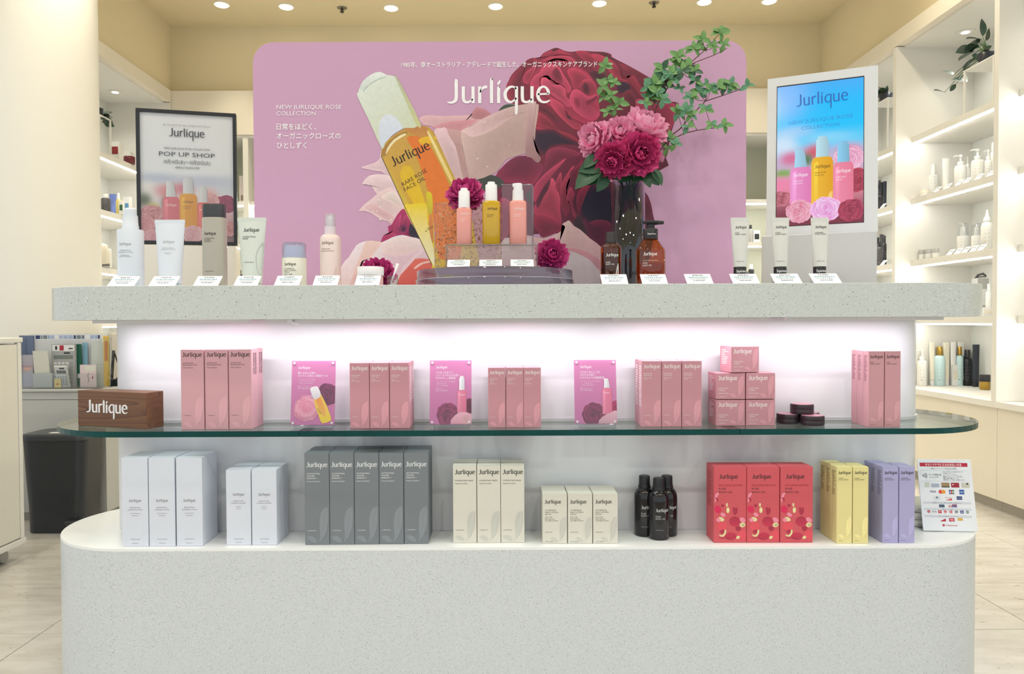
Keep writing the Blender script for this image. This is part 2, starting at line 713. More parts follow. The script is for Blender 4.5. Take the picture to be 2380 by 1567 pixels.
class Print:
    """flat inked shapes; 2D coordinates go through fmap(u, v, height) to a point"""

    def __init__(s, fmap, step=0.000008, flip=False, base=0.0002, clip=None):
        s.fmap, s.step, s.flip, s.base = fmap, step, flip, base
        s.v, s.f, s.c = [], [], []
        s.layer = 0
        s.clip = clip

    def _put(s, pts, faces, cols):
        h = s.base + s.step * s.layer
        o = len(s.v)
        if s.clip:
            np_, nf, nc = [], [], []
            x0, y0, x1, y1 = s.clip
            for f in faces:
                pl = [(pts[i][0], pts[i][1]) + tuple(cols[i]) for i in f]
                for (ax, lim, sg) in ((0, x0, 1), (0, x1, -1), (1, y0, 1), (1, y1, -1)):
                    out = []
                    for i, p in enumerate(pl):
                        q = pl[(i + 1) % len(pl)]
                        da, db = (p[ax] - lim) * sg, (q[ax] - lim) * sg
                        if da >= 0:
                            out.append(p)
                        if (da >= 0) != (db >= 0):
                            t = da / (da - db)
                            out.append(tuple(p[k] + (q[k] - p[k]) * t for k in range(6)))
                    pl = out
                    if not pl:
                        break
                if len(pl) >= 3:
                    b = len(np_)
                    np_ += [(p[0], p[1]) for p in pl]
                    nc += [p[2:] for p in pl]
                    nf.append(list(range(b, b + len(pl))))
            pts, faces, cols = np_, nf, nc
        for p in pts:
            s.v.append(tuple(s.fmap(p[0], p[1], h)))
        s.c += cols
        s.f += [[i + o for i in f] for f in faces]

    def poly(s, pts, c0, c1=None, p0=None, p1=None, smooth=0, up=True):
        if smooth:
            pts = crom(pts, smooth)
        if up:
            s.layer += 1
        a, b = lin(c0), lin(c1 or c0)
        if c1:
            if p0 is None:
                ys = [p[1] for p in pts]
                p0, p1 = (0, min(ys)), (0, max(ys))
            dx, dy = p1[0] - p0[0], p1[1] - p0[1]
            L = dx * dx + dy * dy or 1
            cols = []
            for p in pts:
                t = ((p[0] - p0[0]) * dx + (p[1] - p0[1]) * dy) / L
                t = max(-0.15, min(1.15, t))
                cols.append(tuple(max(0, a[k] + (b[k] - a[k]) * t) for k in range(3)) + (1,))
        else:
            cols = [a] * len(pts)
        tri = tessellate_polygon([[Vector((p[0], p[1], 0)) for p in pts]])
        s._put(pts, [list(t) for t in tri], cols)

    def petal(s, pts, c0, c1=None, p0=None, p1=None, smooth=3, rim=1.16, core=0.72):
        """a printed petal: light along its rim, deeper towards the middle"""
        s.poly(pts, c0, c1, p0, p1, smooth=smooth)
        if smooth:
            pts = crom(pts, smooth)
        n = len(pts)
        cx = sum(p[0] for p in pts) / n
        cy = sum(p[1] for p in pts) / n
        a, b = lin(c0), lin(c1 or c0)
        if p0 is None:
            ys = [p[1] for p in pts]
            p0, p1 = (0, min(ys)), (0, max(ys))
        dx, dy = p1[0] - p0[0], p1[1] - p0[1]
        L = dx * dx + dy * dy or 1

        def colr(p, k):
            t = max(0, min(1, ((p[0] - p0[0]) * dx + (p[1] - p0[1]) * dy) / L)) if c1 else 0
            return tuple(min(1, (a[i] + (b[i] - a[i]) * t) * k) for i in range(3)) + (1,)
        s.layer += 1
        rings = []
        cols = []
        for sc, k in ((1.0, rim), (.86, 1.0), (.62, .5 + core / 2), (.30, core)):
            r = [(cx + (p[0] - cx) * sc, cy + (p[1] - cy) * sc) for p in pts]
            rings += r
            cols += [colr(p, k) for p in r]
        rings.append((cx, cy)); cols.append(colr((cx, cy), core))
        fc = []
        for j in range(3):
            fc += [[j * n + i, j * n + (i + 1) % n, (j + 1) * n + (i + 1) % n, (j + 1) * n + i] for i in range(n)]
        fc += [[3 * n + i, 3 * n + (i + 1) % n, 4 * n] for i in range(n)]
        s._put(rings, fc, cols)

    def field(s, x0, y0, x1, y1, nx, ny, blobs, base):
        """out-of-focus photographic ground: soft colour blobs (x, y, rx, ry, colour) over base(v)"""
        s.layer += 1
        pts, cols = [], []
        bl = [(x, y, rx, ry, lin(c)) for x, y, rx, ry, c in blobs]
        st = [(v, lin(c)) for v, c in base]
        for j in range(ny + 1):
            for i in range(nx + 1):
                x, y = x0 + (x1 - x0) * i / nx, y0 + (y1 - y0) * j / ny
                c = st[-1][1]
                for (va, ca), (vb, cb) in zip(st, st[1:]):
                    if va <= y <= vb:
                        t = (y - va) / (vb - va)
                        c = tuple(ca[k] + (cb[k] - ca[k]) * t for k in range(4))
                        break
                for (bx, by, rx, ry, bc) in bl:
                    w = math.exp(-(((x - bx) / rx) ** 2 + ((y - by) / ry) ** 2) ** 1.5)
                    c = tuple(c[k] + (bc[k] - c[k]) * w for k in range(4))
                pts.append((x, y)); cols.append(tuple(c))
        fc = [[j * (nx + 1) + i, j * (nx + 1) + i + 1, (j + 1) * (nx + 1) + i + 1, (j + 1) * (nx + 1) + i] for j in range(ny) for i in range(nx)]
        s._put(pts, fc, cols)

    def rect(s, x0, y0, x1, y1, c0, c1=None, vert=True):
        s.poly([(x0, y0), (x1, y0), (x1, y1), (x0, y1)], c0, c1, *(((x0, y0), (x0, y1)) if vert else ((x0, y0), (x1, y0))))

    def ell(s, cx, cy, rx, ry, c0, c1=None, rot=0, n=16):
        pts = []
        for k in range(n):
            a = 2 * PI * k / n
            x, y = rx * math.cos(a), ry * math.sin(a)
            pts.append((cx + x * math.cos(rot) - y * math.sin(rot), cy + x * math.sin(rot) + y * math.cos(rot)))
        s.poly(pts, c0, c1)

    def line(s, pts, w, c):
        L, R = [], []
        for i, p in enumerate(pts):
            a = pts[max(i - 1, 0)]; b = pts[min(i + 1, len(pts) - 1)]
            dx, dy = b[0] - a[0], b[1] - a[1]
            l = math.hypot(dx, dy) or 1
            L.append((p[0] - dy / l * w / 2, p[1] + dx / l * w / 2)); R.append((p[0] + dy / l * w / 2, p[1] - dx / l * w / 2))
        s.poly(L + R[::-1], c)

    def text(s, body, x, y, size=None, width=None, col=(0, 0, 0), rot=0, align='L', bold=False, xs=1.0):
        """x,y: left end of the baseline; width overrides size horizontally"""
        v, f, w = text_tris(body, bold)
        if not v:
            return
        if size is None:
            size = width / w
        kx = (width / w if width else size * xs)
        ky = size
        sg = -1 if s.flip else 1
        ox = -w * kx / 2 if align == 'C' else (-w * kx if align == 'R' else 0)
        c, sn = math.cos(rot), math.sin(rot)
        pts = []
        for p in v:
            a, b = ox + p[0] * kx, p[1] * ky * sg
            pts.append((x + a * c - b * sn, y + a * sn + b * c))
        s.layer += 1
        s._put(pts, f, [lin(col)] * len(pts))

    def logo(s, x, y, width, col, rot=0, bold=1.0):
        k = width / 239.0
        sg = -1 if s.flip else 1
        c, sn = math.cos(rot), math.sin(rot)
        s.layer += 1
        for L, R in LOGO:
            pts = []
            for a, b in zip(L, R):
                mx, my = (a[0] + b[0]) / 2, (a[1] + b[1]) / 2
                for q in (a, b):
                    u, w = (mx + (q[0] - mx) * bold) * k, (my + (q[1] - my) * bold) * k * sg
                    pts.append((x + u * c - w * sn, y + u * sn + w * c))
            fc = [(2 * i, 2 * i + 1, 2 * i + 3, 2 * i + 2) for i in range(len(L) - 1)]
            s._put(pts, [list(q) for q in fc], [lin(col)] * len(pts))

    def mesh(s, name, mat, origin=(0, 0, 0)):
        me = bpy.data.meshes.new(name)
        o = Vector(origin)
        me.from_pydata([tuple(Vector(p) - o) for p in s.v], [], s.f)
        at = me.color_attributes.new('ink', 'FLOAT_COLOR', 'POINT')
        at.data.foreach_set('color', [x for c in s.c for x in c])
        me.materials.append(mat)
        me.update()
        return me

    def build(s, name, mat, parent):
        o = wloc(parent)
        me = s.mesh(name, mat, o)
        return meshobj(name, me, parent)


def plane_map(point, normal):
    """photo pixel -> point on a plane in the scene, lifted off it by h"""
    P, N = Vector(point), Vector(normal).normalized()

    def f(px, py, h):
        r = ray(px, py)
        t = (P - CAM).dot(N) / r.dot(N)
        return CAM + r * t + N * h
    return f


def print_rose(P, cx, cy, r, cols, seed=1, squash=1.0):
    """a printed rose: overlapping petals from the rim inwards"""
    rnd = random.Random(seed)
    dark, mid, light = cols
    mixc = lambda a, b, t: tuple(a[k] + (b[k] - a[k]) * t for k in range(3))
    P.ell(cx, cy, r * .95, r * .95 * squash, mixc(dark, mid, .4), dark)
    for ring, (rr, pr, n) in enumerate(((.74, .34, 9), (.60, .34, 8), (.46, .31, 8), (.33, .27, 7), (.21, .21, 6), (.11, .15, 5), (.03, .10, 3))):
        off = rnd.random() * 6
        for k in range(n):
            a = off + 2 * PI * k / n + rnd.uniform(-.15, .15)
            ca, sa = math.cos(a), math.sin(a)
            px, py = cx + ca * r * rr, cy + sa * r * rr * squash
            pts = []
            q0 = pr * r * rnd.uniform(.85, 1.15)
            for j in range(11):
                b = -2.0 + 4.0 * j / 10
                q = q0 * (1 + .10 * rnd.uniform(-1, 1))
                rad, tan = math.cos(b) * q * .82, math.sin(b) * q * 1.18
                pts.append((px + ca * rad - sa * tan, py + (sa * rad + ca * tan) * squash))
            t = rnd.uniform(0, 1)
            P.petal(pts, mixc(dark, mid, .05 + .35 * t), mixc(mid, light, .25 + .75 * t), (cx + ca * r * (rr - pr * .3), cy + sa * r * (rr - pr * .3) * squash), (px + ca * q0, py + sa * q0 * squash), 0, 1.08, .86)


def bottle_print(P, x0, x1, ytop, ycap, ybot, body0, body1, capcol=(232, 234, 238), pump=False, lean=0):
    w = x1 - x0
    cx = (x0 + x1) / 2
    sh = (ybot - ycap)
    d = lean
    P.poly([(x0, ybot), (x0 + d * .6, ycap + sh * .1), (x0 + w * .08 + d, ycap + sh * .02), (x0 + w * .2 + d, ycap), (x1 - w * .2 + d, ycap), (x1 - w * .08 + d, ycap + sh * .02), (x1 + d * .6, ycap + sh * .1), (x1, ybot)], body0, body1, (x0, 0), (x1, 0))
    P.poly([(x0 + w * .12, ybot), (x0 + w * .12 + d * .6, ycap + sh * .12), (x0 + w * .3 + d * .6, ycap + sh * .08), (x0 + w * .3, ybot)], tuple(min(255, c * 1.1 + 8) for c in body0), body0)
    if pump:
        P.poly([(cx - w * .3 + d, ycap), (cx - w * .27 + d * 1.3, ycap - (ycap - ytop) * .62), (cx - w * .3 + d * 1.4, ytop + (ycap - ytop) * .04), (cx + w * .1 + d * 1.4, ytop + 1), (cx + w * .2 + d * 1.3, ytop + (ycap - ytop) * .3), (cx + w * .3 + d, ycap)], capcol, tuple(c * .84 for c in capcol), (cx - w * .3, 0), (cx + w * .3, 0))
    else:
        P.poly([(cx - w * .3 + d, ycap), (cx - w * .28 + d * 1.3, ytop + (ycap - ytop) * .16), (cx - w * .2 + d * 1.3, ytop + (ycap - ytop) * .13), (cx - w * .19 + d * 1.4, ytop), (cx + w * .19 + d * 1.4, ytop), (cx + w * .2 + d * 1.3, ytop + (ycap - ytop) * .13), (cx + w * .28 + d * 1.3, ytop + (ycap - ytop) * .16), (cx + w * .3 + d, ycap)], capcol, tuple(c * .84 for c in capcol), (cx - w * .3, 0), (cx + w * .3, 0))

# ================================================================== SETTING
M_wall = pm('cream_paint', (238, 226, 196), 0.75, vary=0.02, vscale=3)
M_wall_upper = pm('warm_cream_paint', (236, 222, 186), 0.75, vary=0.02, vscale=3)
M_white = pm('white_laminate', (236, 233, 224), 0.4)
M_cab = pm('cabinet_white', (236, 234, 227), 0.45)
M_cabback = pm('cabinet_back', (228, 230, 224), 0.5)
M_beige = pm('beige_panel', (236, 228, 210), 0.5)
M_col = pm('column_plaster', (247, 246, 240), 0.7, bump=0.02, bscale=90)
M_head = pm('header_white', (240, 232, 216), 0.6)
M_led = emis('shelf_led_glow', COOL, 30.0)
M_lamp = emis('downlight_glow', (1.0, 0.9, 0.7), 14.0)
M_lamp_s = emis('soffit_light_glow', (1.0, 0.95, 0.85), 8.0)
M_trav = travertine('travertine')
M_grout = pm('grout', (170, 158, 138), 0.8)

ZC = 3.24
YB = 4.04
XL, XR = -2.53, 2.50
Y0 = -4.5

# floor of travertine tiles on a grout bed
mb = MB().box(-4.2, 4.2, Y0, YB + 0.5, -0.06, -0.006)
floor = struct('floor', mb, M_grout)
TW, TD = 0.510, 0.400
tile_mb = MB().box(-TW / 2 + .0015, TW / 2 - .0015, -TD / 2 + .0015, TD / 2 - .0015, -0.02, 0.0, bev=0.001)
tile_me = tile_mb.mesh('tile', M_trav)
first = None
nx0 = -1.41 + TW / 2
for i in range(-4, 10):
    for j in range(0, 14):
        x = nx0 + (i) * TW
        y = 0.53 + TD / 2 + (j - 5) * TD
        if abs(x) > 3.4:
            continue
        meshobj('tile', tile_me, floor, (x, y, 0.0))

mb = MB().box(-4.2, 4.2, Y0, YB + 0.6, ZC, ZC + 0.1)
ceiling = struct('ceiling', mb, M_wall_upper)
# back wall: upper part in front of the recess, lower part behind the shelving
mb = MB().box(XL - 0.6, XR + 0.6, YB + 0.45, YB + 0.55, 0, ZC)
mb.box(XL, XR, YB, YB + 0.45, 2.66, ZC)
struct('wall_back', mb, M_wall_upper)
mb = MB().box(XR, XR + 0.6, 0.06, YB, 2.73, ZC)
mb.box(XR + 0.5, XR + 0.6, 0.06, YB + .45, 0, 2.73)
struct('wall_right', mb, M_wall_upper)
mb = MB().box(XL - 0.6, XL, 2.88, YB, 2.73, ZC)
mb.box(XL - 0.6, XL - 0.52, 2.88, YB + .45, 0, 2.73)
mb.box(-3.35, -3.20, 1.6, YB + .45, 0, ZC)
struct('wall_left', mb, M_wall_upper)

# round column
cc = (-2.70, 2.43)
mb = MB().lathe([(0.42, 0.0), (0.42, 3.23)], 64, (cc[0], cc[1], 0.0), cap=False)
struct('column', mb, M_col)
mb = MB().lathe([(0.427, 0.0), (0.427, 0.06), (0.42, 0.06)], 48, (cc[0], cc[1], 0.0), cap=False)
struct('baseboard_column', mb, pm('grey_skirting', (176, 170, 158), 0.5))


# ------------------------------------------------------------------ wall shelving
SHELF_Z = (2.04, 1.66, 1.28, 0.93)
BASE_Z = 0.545


def bay(label, side, ya, yb, shelves=SHELF_Z, nled=True):
    """one bay of built-in shelving along a side wall; side=+1 right wall, -1 left wall; returns the thing"""
    xf = 2.45 if side > 0 else -2.50
    s = side
    xb = xf + s * 0.49
    t = thing('shelf_unit', label, 'shelving', (xf + s * .25, (ya + yb) / 2, 0), 'built-in shelving bays')
    bx = lambda m, x0, x1, *r, **k: m.box(min(x0, x1), max(x0, x1), *r, **k)
    bx(MB(), xb - s * .015, xb, ya, yb, 0.0, 2.64).build('back_panel', M_cabback, t)
    for (y0, y1) in ((ya, ya + .018), (yb - .018, yb)):
        bx(MB(), xf, xb - s * .015, y0, y1, BASE_Z + .001, 2.63).build('side_panel', M_cab, t)
    bx(MB(), xf - s * .001, xf + s * .05, ya, yb, 2.635, 2.725).build('header', M_head, t)
    sf = bx(MB(), xf + s * .05, xb, ya, yb, 2.625, 2.66).build('soffit', M_cab, t)
    for q in (.28, .72):
        y = ya + (yb - ya) * q
        c = (xf + s * .27, y, 2.625)
        d = MB().lathe([(.050, -.004), (.050, 0.0)], 20, c).lathe([(.040, -.0045), (.05, -.004)], 20, c, cap=False).build('downlight_ring', M_white, sf, c)
        MB().lathe([(.022, -.006), (.022, -.002)], 16, c).build('downlight_lens', M_lamp_s, sf, c)
        l = bpy.data.lights.new('soffit_beam', 'SPOT')
        l.energy = 5.0
        l.color = COOL
        l.spot_size = math.radians(120)
        l.spot_blend = .8
        l.shadow_soft_size = .02
        o = bpy.data.objects.new('soffit_beam', l)
        COL.objects.link(o)
        o.parent = t
        o.location = Vector((c[0], c[1], c[2] - .012)) - wloc(t)
    for z in shelves:
        sh = bx(MB(), xf + s * .10, xb - s * .016, ya + .019, yb - .019, z, z + .038).build('shelf', M_cab, t)
        bx(MB(), xf + s * .104, xf + s * .118, ya + .03, yb - .03, z - .008, z - .0005).build('led_strip', M_led, sh)
    bx(MB(), xf, xb - s * .016, ya + .0005, yb - .0005, BASE_Z - .03, BASE_Z).build('base_shelf', M_cab, t)
    bx(MB(), xf + s * .02, xb - s * .02, ya + .001, yb - .001, 0.055, BASE_Z - .031).build('base_panel', M_beige, t)
    bx(MB(), xf + s * .05, xb - s * .02, ya + .001, yb - .001, 0.0, 0.054).build('plinth', pm('grey_skirting', (176, 170, 158), 0.5), t)
    return t


bay('white wall shelving bay with white bottles in three rows beside the pale kiosk screen', 1, 1.94, 2.88)
bay('brightly lit wall shelving bay cut off by the right edge of the picture', 1, 1.00, 1.94)
bay('wall shelving bay with dark bottles, half hidden behind the kiosk screen', 1, 2.88, 3.965)
bay('wall shelving bay between the round column and the black-framed sign', -1, 2.90, 3.965)

# the shelving across the back wall
t = thing('shelf_unit', 'built-in shelving across the back wall behind the pink rose panel', 'shelving', (0, 4.2, 0), 'built-in shelving bays')
MB().box(-2.60, 2.56, 3.97, 4.039, 2.39, 2.725).build('header', M_head, t)
MB().box(-2.40, 2.40, 4.40, 4.42, 0.0, 2.39).build('back_panel', pm('grey_green_back', (205, 208, 190), 0.5), t)
MB().box(-2.40, 2.40, 3.99, 4.40, 2.37, 2.389).build('soffit', M_cab, t)
for x in (-2.38, -1.94, -.97, 0, .97, 1.80, 2.38):
    MB().box(x - .02, x + .02, 3.98, 4.40, 0.0, 2.37).build('side_panel', M_cab, t)
for z in (1.86, 1.53, 1.20, 0.87):
    for (x0, x1) in ((-2.36, -1.96), (-1.92, -.99), (.99, 1.78), (1.82, 2.36)):
        sh = MB().box(x0, x1, 4.02, 4.399, z, z + .03).build('shelf', M_cab, t)
        MB().box(x0 + .01, x1 - .01, 4.03, 4.05, z - .009, z - .0005).build('led_strip', M_led, sh)
MB().box(-2.36, 2.36, 4.03, 4.399, 0.0, 0.60).build('base_panel', M_beige, t)


# ------------------------------------------------------------------ ceiling lamps
def downlight(x, y, label, power=60, color=WARM, spread=125):
    t = thing('ceiling_downlight', label, 'downlight', (x, y, ZC), 'ceiling downlights')
    c = (x, y, ZC)
    MB().lathe([(.056, -.006), (.058, 0.0)], 24, c).build('ring', M_white, t)
    MB().lathe([(.044, -.009), (.042, -.004)], 20, c).build('lens', M_lamp, t)
    l = bpy.data.lights.new('downlight_beam', 'SPOT')
    l.energy = power
    l.color = color
    l.spot_size = math.radians(spread)
    l.spot_blend = 0.7
    l.shadow_soft_size = 0.05
    o = bpy.data.objects.new('downlight_beam', l)
    COL.objects.link(o)
    o.parent = t
    o.location = (0, 0, -.03)


names = ['first', 'second', 'third', 'fourth', 'fifth', 'sixth', 'seventh']
for k, (px, py) in enumerate(((515, 10), (665, 15), (909, 18), (1152, 14), (1393, 7), (1637, 4), (1788, 2))):
    p = atZ(px, py, ZC)
    downlight(p.x, p.y, '%s bright round ceiling downlight in the row, counted from the round column' % names[k], 22, WARM, 75)
for k, (px, py) in enumerate(((795, 18), (1520, 6))):
    p = atZ(px, py, ZC)
    lb = ('small grey ceiling sprinkler between the second and third downlights', 'small grey ceiling sprinkler between the fifth and sixth downlights')[k]
    t = thing('ceiling_sprinkler', lb, 'sprinkler', (p.x, p.y, ZC), 'ceiling sprinklers')
    c = (p.x, p.y, ZC)
    MB().lathe([(.035, -.004), (.038, 0)], 18, c).build('plate', pm('grey_metal', (150, 145, 135), .4, .6), t)
    MB().lathe([(.012, -.035), (.016, -.03), (.008, -.02), (.010, -.004)], 12, c).build('nozzle', pm('dark_metal', (80, 78, 74), .4, .6), t)
# the rows of lamps above the counter and the aisle in front of it
for (y, pw, where) in ((2.1, 30, 'floor between counter and back wall'), (0.9, 20, 'gap just behind the counter'), (-0.5, 30, 'front of the counter'), (-2.2, 44, 'aisle before the counter')):
    for x, side in ((-2.0, 'outermost on the column side'), (-0.7, 'inner on the column side'), (0.7, 'inner on the kiosk side'), (2.0, 'outermost on the kiosk side')):
        boost = 1.5 if (x == -2.0 and y == 0.9) else 1.0
        downlight(x, y, 'ceiling downlight over the %s, %s' % (where, side), pw * boost, (1, .97, .91) if y < 1 else WARM, 150)

# ------------------------------------------------------------------ the display counter
CX = 0.045
M_quartz = quartz('quartz_slab', (202, 208, 205), (112, 110, 106), (224, 229, 227), 230.0, 0.80)
M_quartz2 = quartz('quartz_base', (212, 218, 221), (132, 130, 128), (226, 231, 232), 300.0, 0.66)
M_core = pm('white_panel', (228, 228, 232), 0.35)
M_top = pm('white_worktop', (246, 248, 248), 0.28)
ZB = 0.422
ZG = 0.698
ZS = 1.0365
counter = thing('display_counter', 'long round-ended display counter of speckled pale stone with white core and glass shelf', 'counter', (CX, .235, 0))
MB().prism(stadium(CX, .235, 1.175, .235), 0.0, ZB - .006, 0, 0, True).build('plinth', M_quartz2, counter)
MB().prism(stadium(CX, .235, 1.1748, .2348), ZB - .006, ZB, 0, 0, True).build('plinth_top', M_top, counter)
MB().prism(stadium(CX, .235, 1.044, .093, 20), ZB + .0005, .9575, 0, 0, True).build('core', M_core, counter)
MB().prism(stadium(CX, .235, 1.185, .243), .958, ZS - .0008, 0, 0, True).build('countertop', M_quartz, counter)
MB().prism(stadium(CX, .235, 1.1845, .2425), ZS - .0008, ZS, 0, 0, True).build('countertop_surface', M_top, counter)
# clear foot trim round the core on the glass
MB().prism(stadium(CX, .235, 1.048, .097, 20), ZG + .0003, ZG + .008, 0, 0, True).build('foot_trim', pm('pale_grey_trim', (205, 208, 210), .3), counter)
# glass shelf: three panes with polished teal edges
M_glassf = glass('shelf_glass', (236, 246, 243), 0.01, 1.0)
M_glasse = pm('glass_edge', (4, 66, 64), 0.30, spec=0.25, vary=0.35, vscale=14)
st = stadium(CX, .235, 1.178, .240, 28)
xa, xb = atY(695, 1005, -.004).x, atY(1720, 1005, -.004).x


def clip(poly, x0, x1):
    for (lim, sg) in ((x0, 1), (x1, -1)):
        out = []
        for i, p in enumerate(poly):
            q = poly[(i + 1) % len(poly)]
            a, b = (p[0] - lim) * sg, (q[0] - lim) * sg
            if a >= 0:
                out.append(p)
            if (a >= 0) != (b >= 0):
                tt = a / (a - b)
                out.append((lim, p[1] + (q[1] - p[1]) * tt))
        poly = out
    return poly


for (x0, x1) in ((-3, xa - .0006), (xa + .0006, xb - .0006), (xb + .0006, 3)):
    MB().prism(clip(st, x0, x1), ZG - .0135, ZG, 0, 1).build('glass_pane', [M_glassf, M_glasse], counter)
# slim lamp bars under the countertop
M_bar = pm('lamp_bar', (225, 225, 225), .4)
xs = [CX - 1.03 + .412 * k for k in range(6)]
for k in range(5):
    x0, x1 = xs[k] + .02, xs[k + 1] - .02
    b = MB().box(x0, x1, 0.035, 0.052, .9500, .9578).build('lamp_bar', M_bar, counter)
    l = bpy.data.lights.new('lamp_bar_glow', 'AREA')
    l.shape = 'RECTANGLE'
    l.size = x1 - x0
    l.size_y = .012
    l.energy = 0.68
    l.color = (1.0, 0.95, 1.0)
    o = bpy.data.objects.new('lamp_bar_glow', l)
    COL.objects.link(o)
    o.parent = counter
    o.location = Vector(((x0 + x1) / 2, .0435, .9495)) - wloc(counter)
# loose end of the white lamp clip hanging under the countertop
p = atY(668, 738, .03)
MB().box(p.x, p.x + .012, .028, .034, .9495, .9575).tube([(p.x + .006, .031, .953), (p.x + .018, .029, .949), (p.x + .026, .028, .9455)], [.003, .0028, .001], 6).build('lamp_clip', pm('white_plastic', (240, 240, 242), .35), counter)

# ================================================================== CARTONS
M_print = print_mat('ink_print', 0.5)
M_card = {}


def card(name, rgb, rough=0.55):
    return pm('carton_' + name, rgb, rough, vary=0.015, vscale=40)


def shade(c, k):
    return tuple(max(0, min(255, v * k)) for v in c)


def leaf_motif(P, x, y, w, h, col, vein):
    q = lambda L: [(x + a * w, y + b * h) for a, b in L]
    P.poly(q([(.54, .03), (.62, .08), (.60, .18), (.60, .27), (.65, .34), (.76, .39), (.93, .41), (.95, .35), (.94, .25), (.89, .17), (.79, .10), (.66, .055)]), col, smooth=3)
    P.line(q([(.55, .035), (.70, .11), (.77, .22), (.80, .31), (.9, .395)]), w * .012, vein)
    P.poly(q([(.50, .03), (.42, .07), (.28, .095), (.1, .088), (.15, .06), (.3, .032), (.42, .022)]), col, smooth=3)
    P.line(q([(.5, .03), (.35, .055), (.12, .087)]), w * .012, vein)


def front_lines(P, w, h, logo_y, logo_w, ink, lines, sub, foot, lx=.08, ts=.075, bold=1.0):
    P.logo(w * lx, h * logo_y, w * logo_w, ink, bold=bold)
    y = h * logo_y - w * .30
    for s in lines:
        P.text(s, w * (lx + .02), y, size=w * ts, col=ink, xs=1.1)
        y -= w * ts * 1.15
    y -= w * .03
    for s in sub:
        P.text(s, w * (lx + .02), y, size=w * ts * .85, col=ink)
        y -= w * ts * 1.0
    for (s, yy) in foot:
        P.text(s, w * (lx + .02), h * yy, size=w * ts * .7, col=ink)


def carton(name, label, group, loc, w, d, h, mat, draw, side=None, side_x=0, draw_side=None, matflap=None):
    """a folding carton standing at loc (centre of its base)"""
    x, y, z = loc
    t = thing(name, label, 'box', loc, group)
    MB().box(x - w / 2, x + w / 2, y - d / 2, y + d / 2, z, z + h - .0012, bev=.0007).build('body', mat, t)
    # tuck flap on the top, bowed up a touch along the fold
    fl = MB()
    n = 5
    rows = []
    for i in range(n + 1):
        yy = y - d / 2 + .0004 + (d - .0008) * i / n
        zz = z + h - .0010 + .0011 * math.sin(PI * min(1, i / n * 1.3))
        rows.append([(x - w / 2 + .0004, yy, zz), (x + w / 2 - .0004, yy, zz)])
    V = [p for r in rows for p in r]
    fl.add(V, [(2 * i, 2 * i + 1, 2 * i + 3, 2 * i + 2) for i in range(n)], smooth=True)
    fl.add([(p[0], p[1], z + h - .0014) for p in V], [(2 * i + 2, 2 * i + 3, 2 * i + 1, 2 * i) for i in range(n)])
    for e in (0, 1):
        fl.add([V[2 * i + e] for i in range(n + 1)] + [(V[2 * i + e][0], V[2 * i + e][1], z + h - .0014) for i in range(n + 1)],
               [(i, i + 1, n + 2 + i, n + 1 + i) for i in range(n)])
    fl.build('tuck_flap', matflap or mat, t)
    if draw:
        P = Print(lambda u, v, hh: (x - w / 2 + u, y - d / 2 - hh, z + v))
        draw(P, w, h)
        P.build('front_print', M_print, t)
    if draw_side:
        sx = x + w / 2 if side_x > 0 else x - w / 2
        P = Print((lambda u, v, hh: (sx + hh, y - d / 2 + u, z + v)) if side_x > 0 else (lambda u, v, hh: (sx - hh, y + d / 2 - u, z + v)))
        draw_side(P, d, h)
        P.build('side_print', M_print, t)
    return t


def side_text(ink, y0=.55, y1=.93, rows=16, vertical=False):
    def f(P, d, h):
        rnd = random.Random(3)
        if vertical:
            for c in (.3, .62):
                for k in range(18):
                    yy = h * (y0 + (y1 - y0) * k / 18)
                    P.rect(d * c, yy, d * (c + .22), yy + h * (y1 - y0) / 18 * rnd.uniform(.35, .7), ink)
        else:
            for k in range(rows):
                yy = h * (y0 + (y1 - y0) * k / rows)
                P.rect(d * .16, yy, d * (.16 + rnd.uniform(.3, .68)), yy + h * (y1 - y0) / rows * .42, ink)
    return f


def surf(px, py, z):
    return atZ(px, py, z)


def row(name, group, zs, fronts, ytop, ybot, rows, depth, mat, draw, labels, rear=(), rear_labels=(), draw_side=None, side_x=0, z=None, matflap=None):
    """fronts: [(x0,x1)...] pixel extents of the front faces; copies stand side by side"""
    n = len(fronts)
    W = []
    base = None
    out = []
    xm = [(a + b) / 2 for a, b in fronts]
    wpx = sum(b - a for a, b in fronts) / n
    p0 = surf(xm[0], ybot[0], zs)
    wid = atY(fronts[0][0] + wpx, ybot[0], p0.y).x - atY(fronts[0][0], ybot[0], p0.y).x
    ht = atY(xm[0], ytop[0], p0.y).z - zs
    for k in range(n):
        yb = ybot[0] + (ybot[1] - ybot[0]) * (k / max(1, n - 1))
        p = surf(xm[k], yb, zs)
        loc = (p.x, p.y + depth / 2, zs + .0003)
        if base is None:
            base = carton(name, labels[k], group, loc, wid, depth, ht, mat, draw, side_x=side_x, draw_side=draw_side, matflap=matflap)
            out.append(base)
        else:
            out.append(dup(base, loc, labels[k]))
    for (k, r), lb in zip(rear, rear_labels):
        q = out[k].location
        out.append(dup(base, (q.x, q.y + (depth + .0012) * r, q.z), lb))
    return out, (wid, depth, ht)


PINK = (204, 146, 158)
PINK2 = (212, 162, 172)
INK_D = (62, 40, 44)
INK_W = (250, 240, 242)

# --- glass shelf
def d_mist(P, w, h):
    front_lines(P, w, h, .905, .86, INK_D, ['ROSEWATER', 'BALANCING MIST'], ['Hydrate & Balance'], [('e 100ml/3.3fl.oz', .17)], ts=.072, bold=1.15)
    leaf_motif(P, 0, 0, w, h, shade(PINK2, 1.06), PINK2)


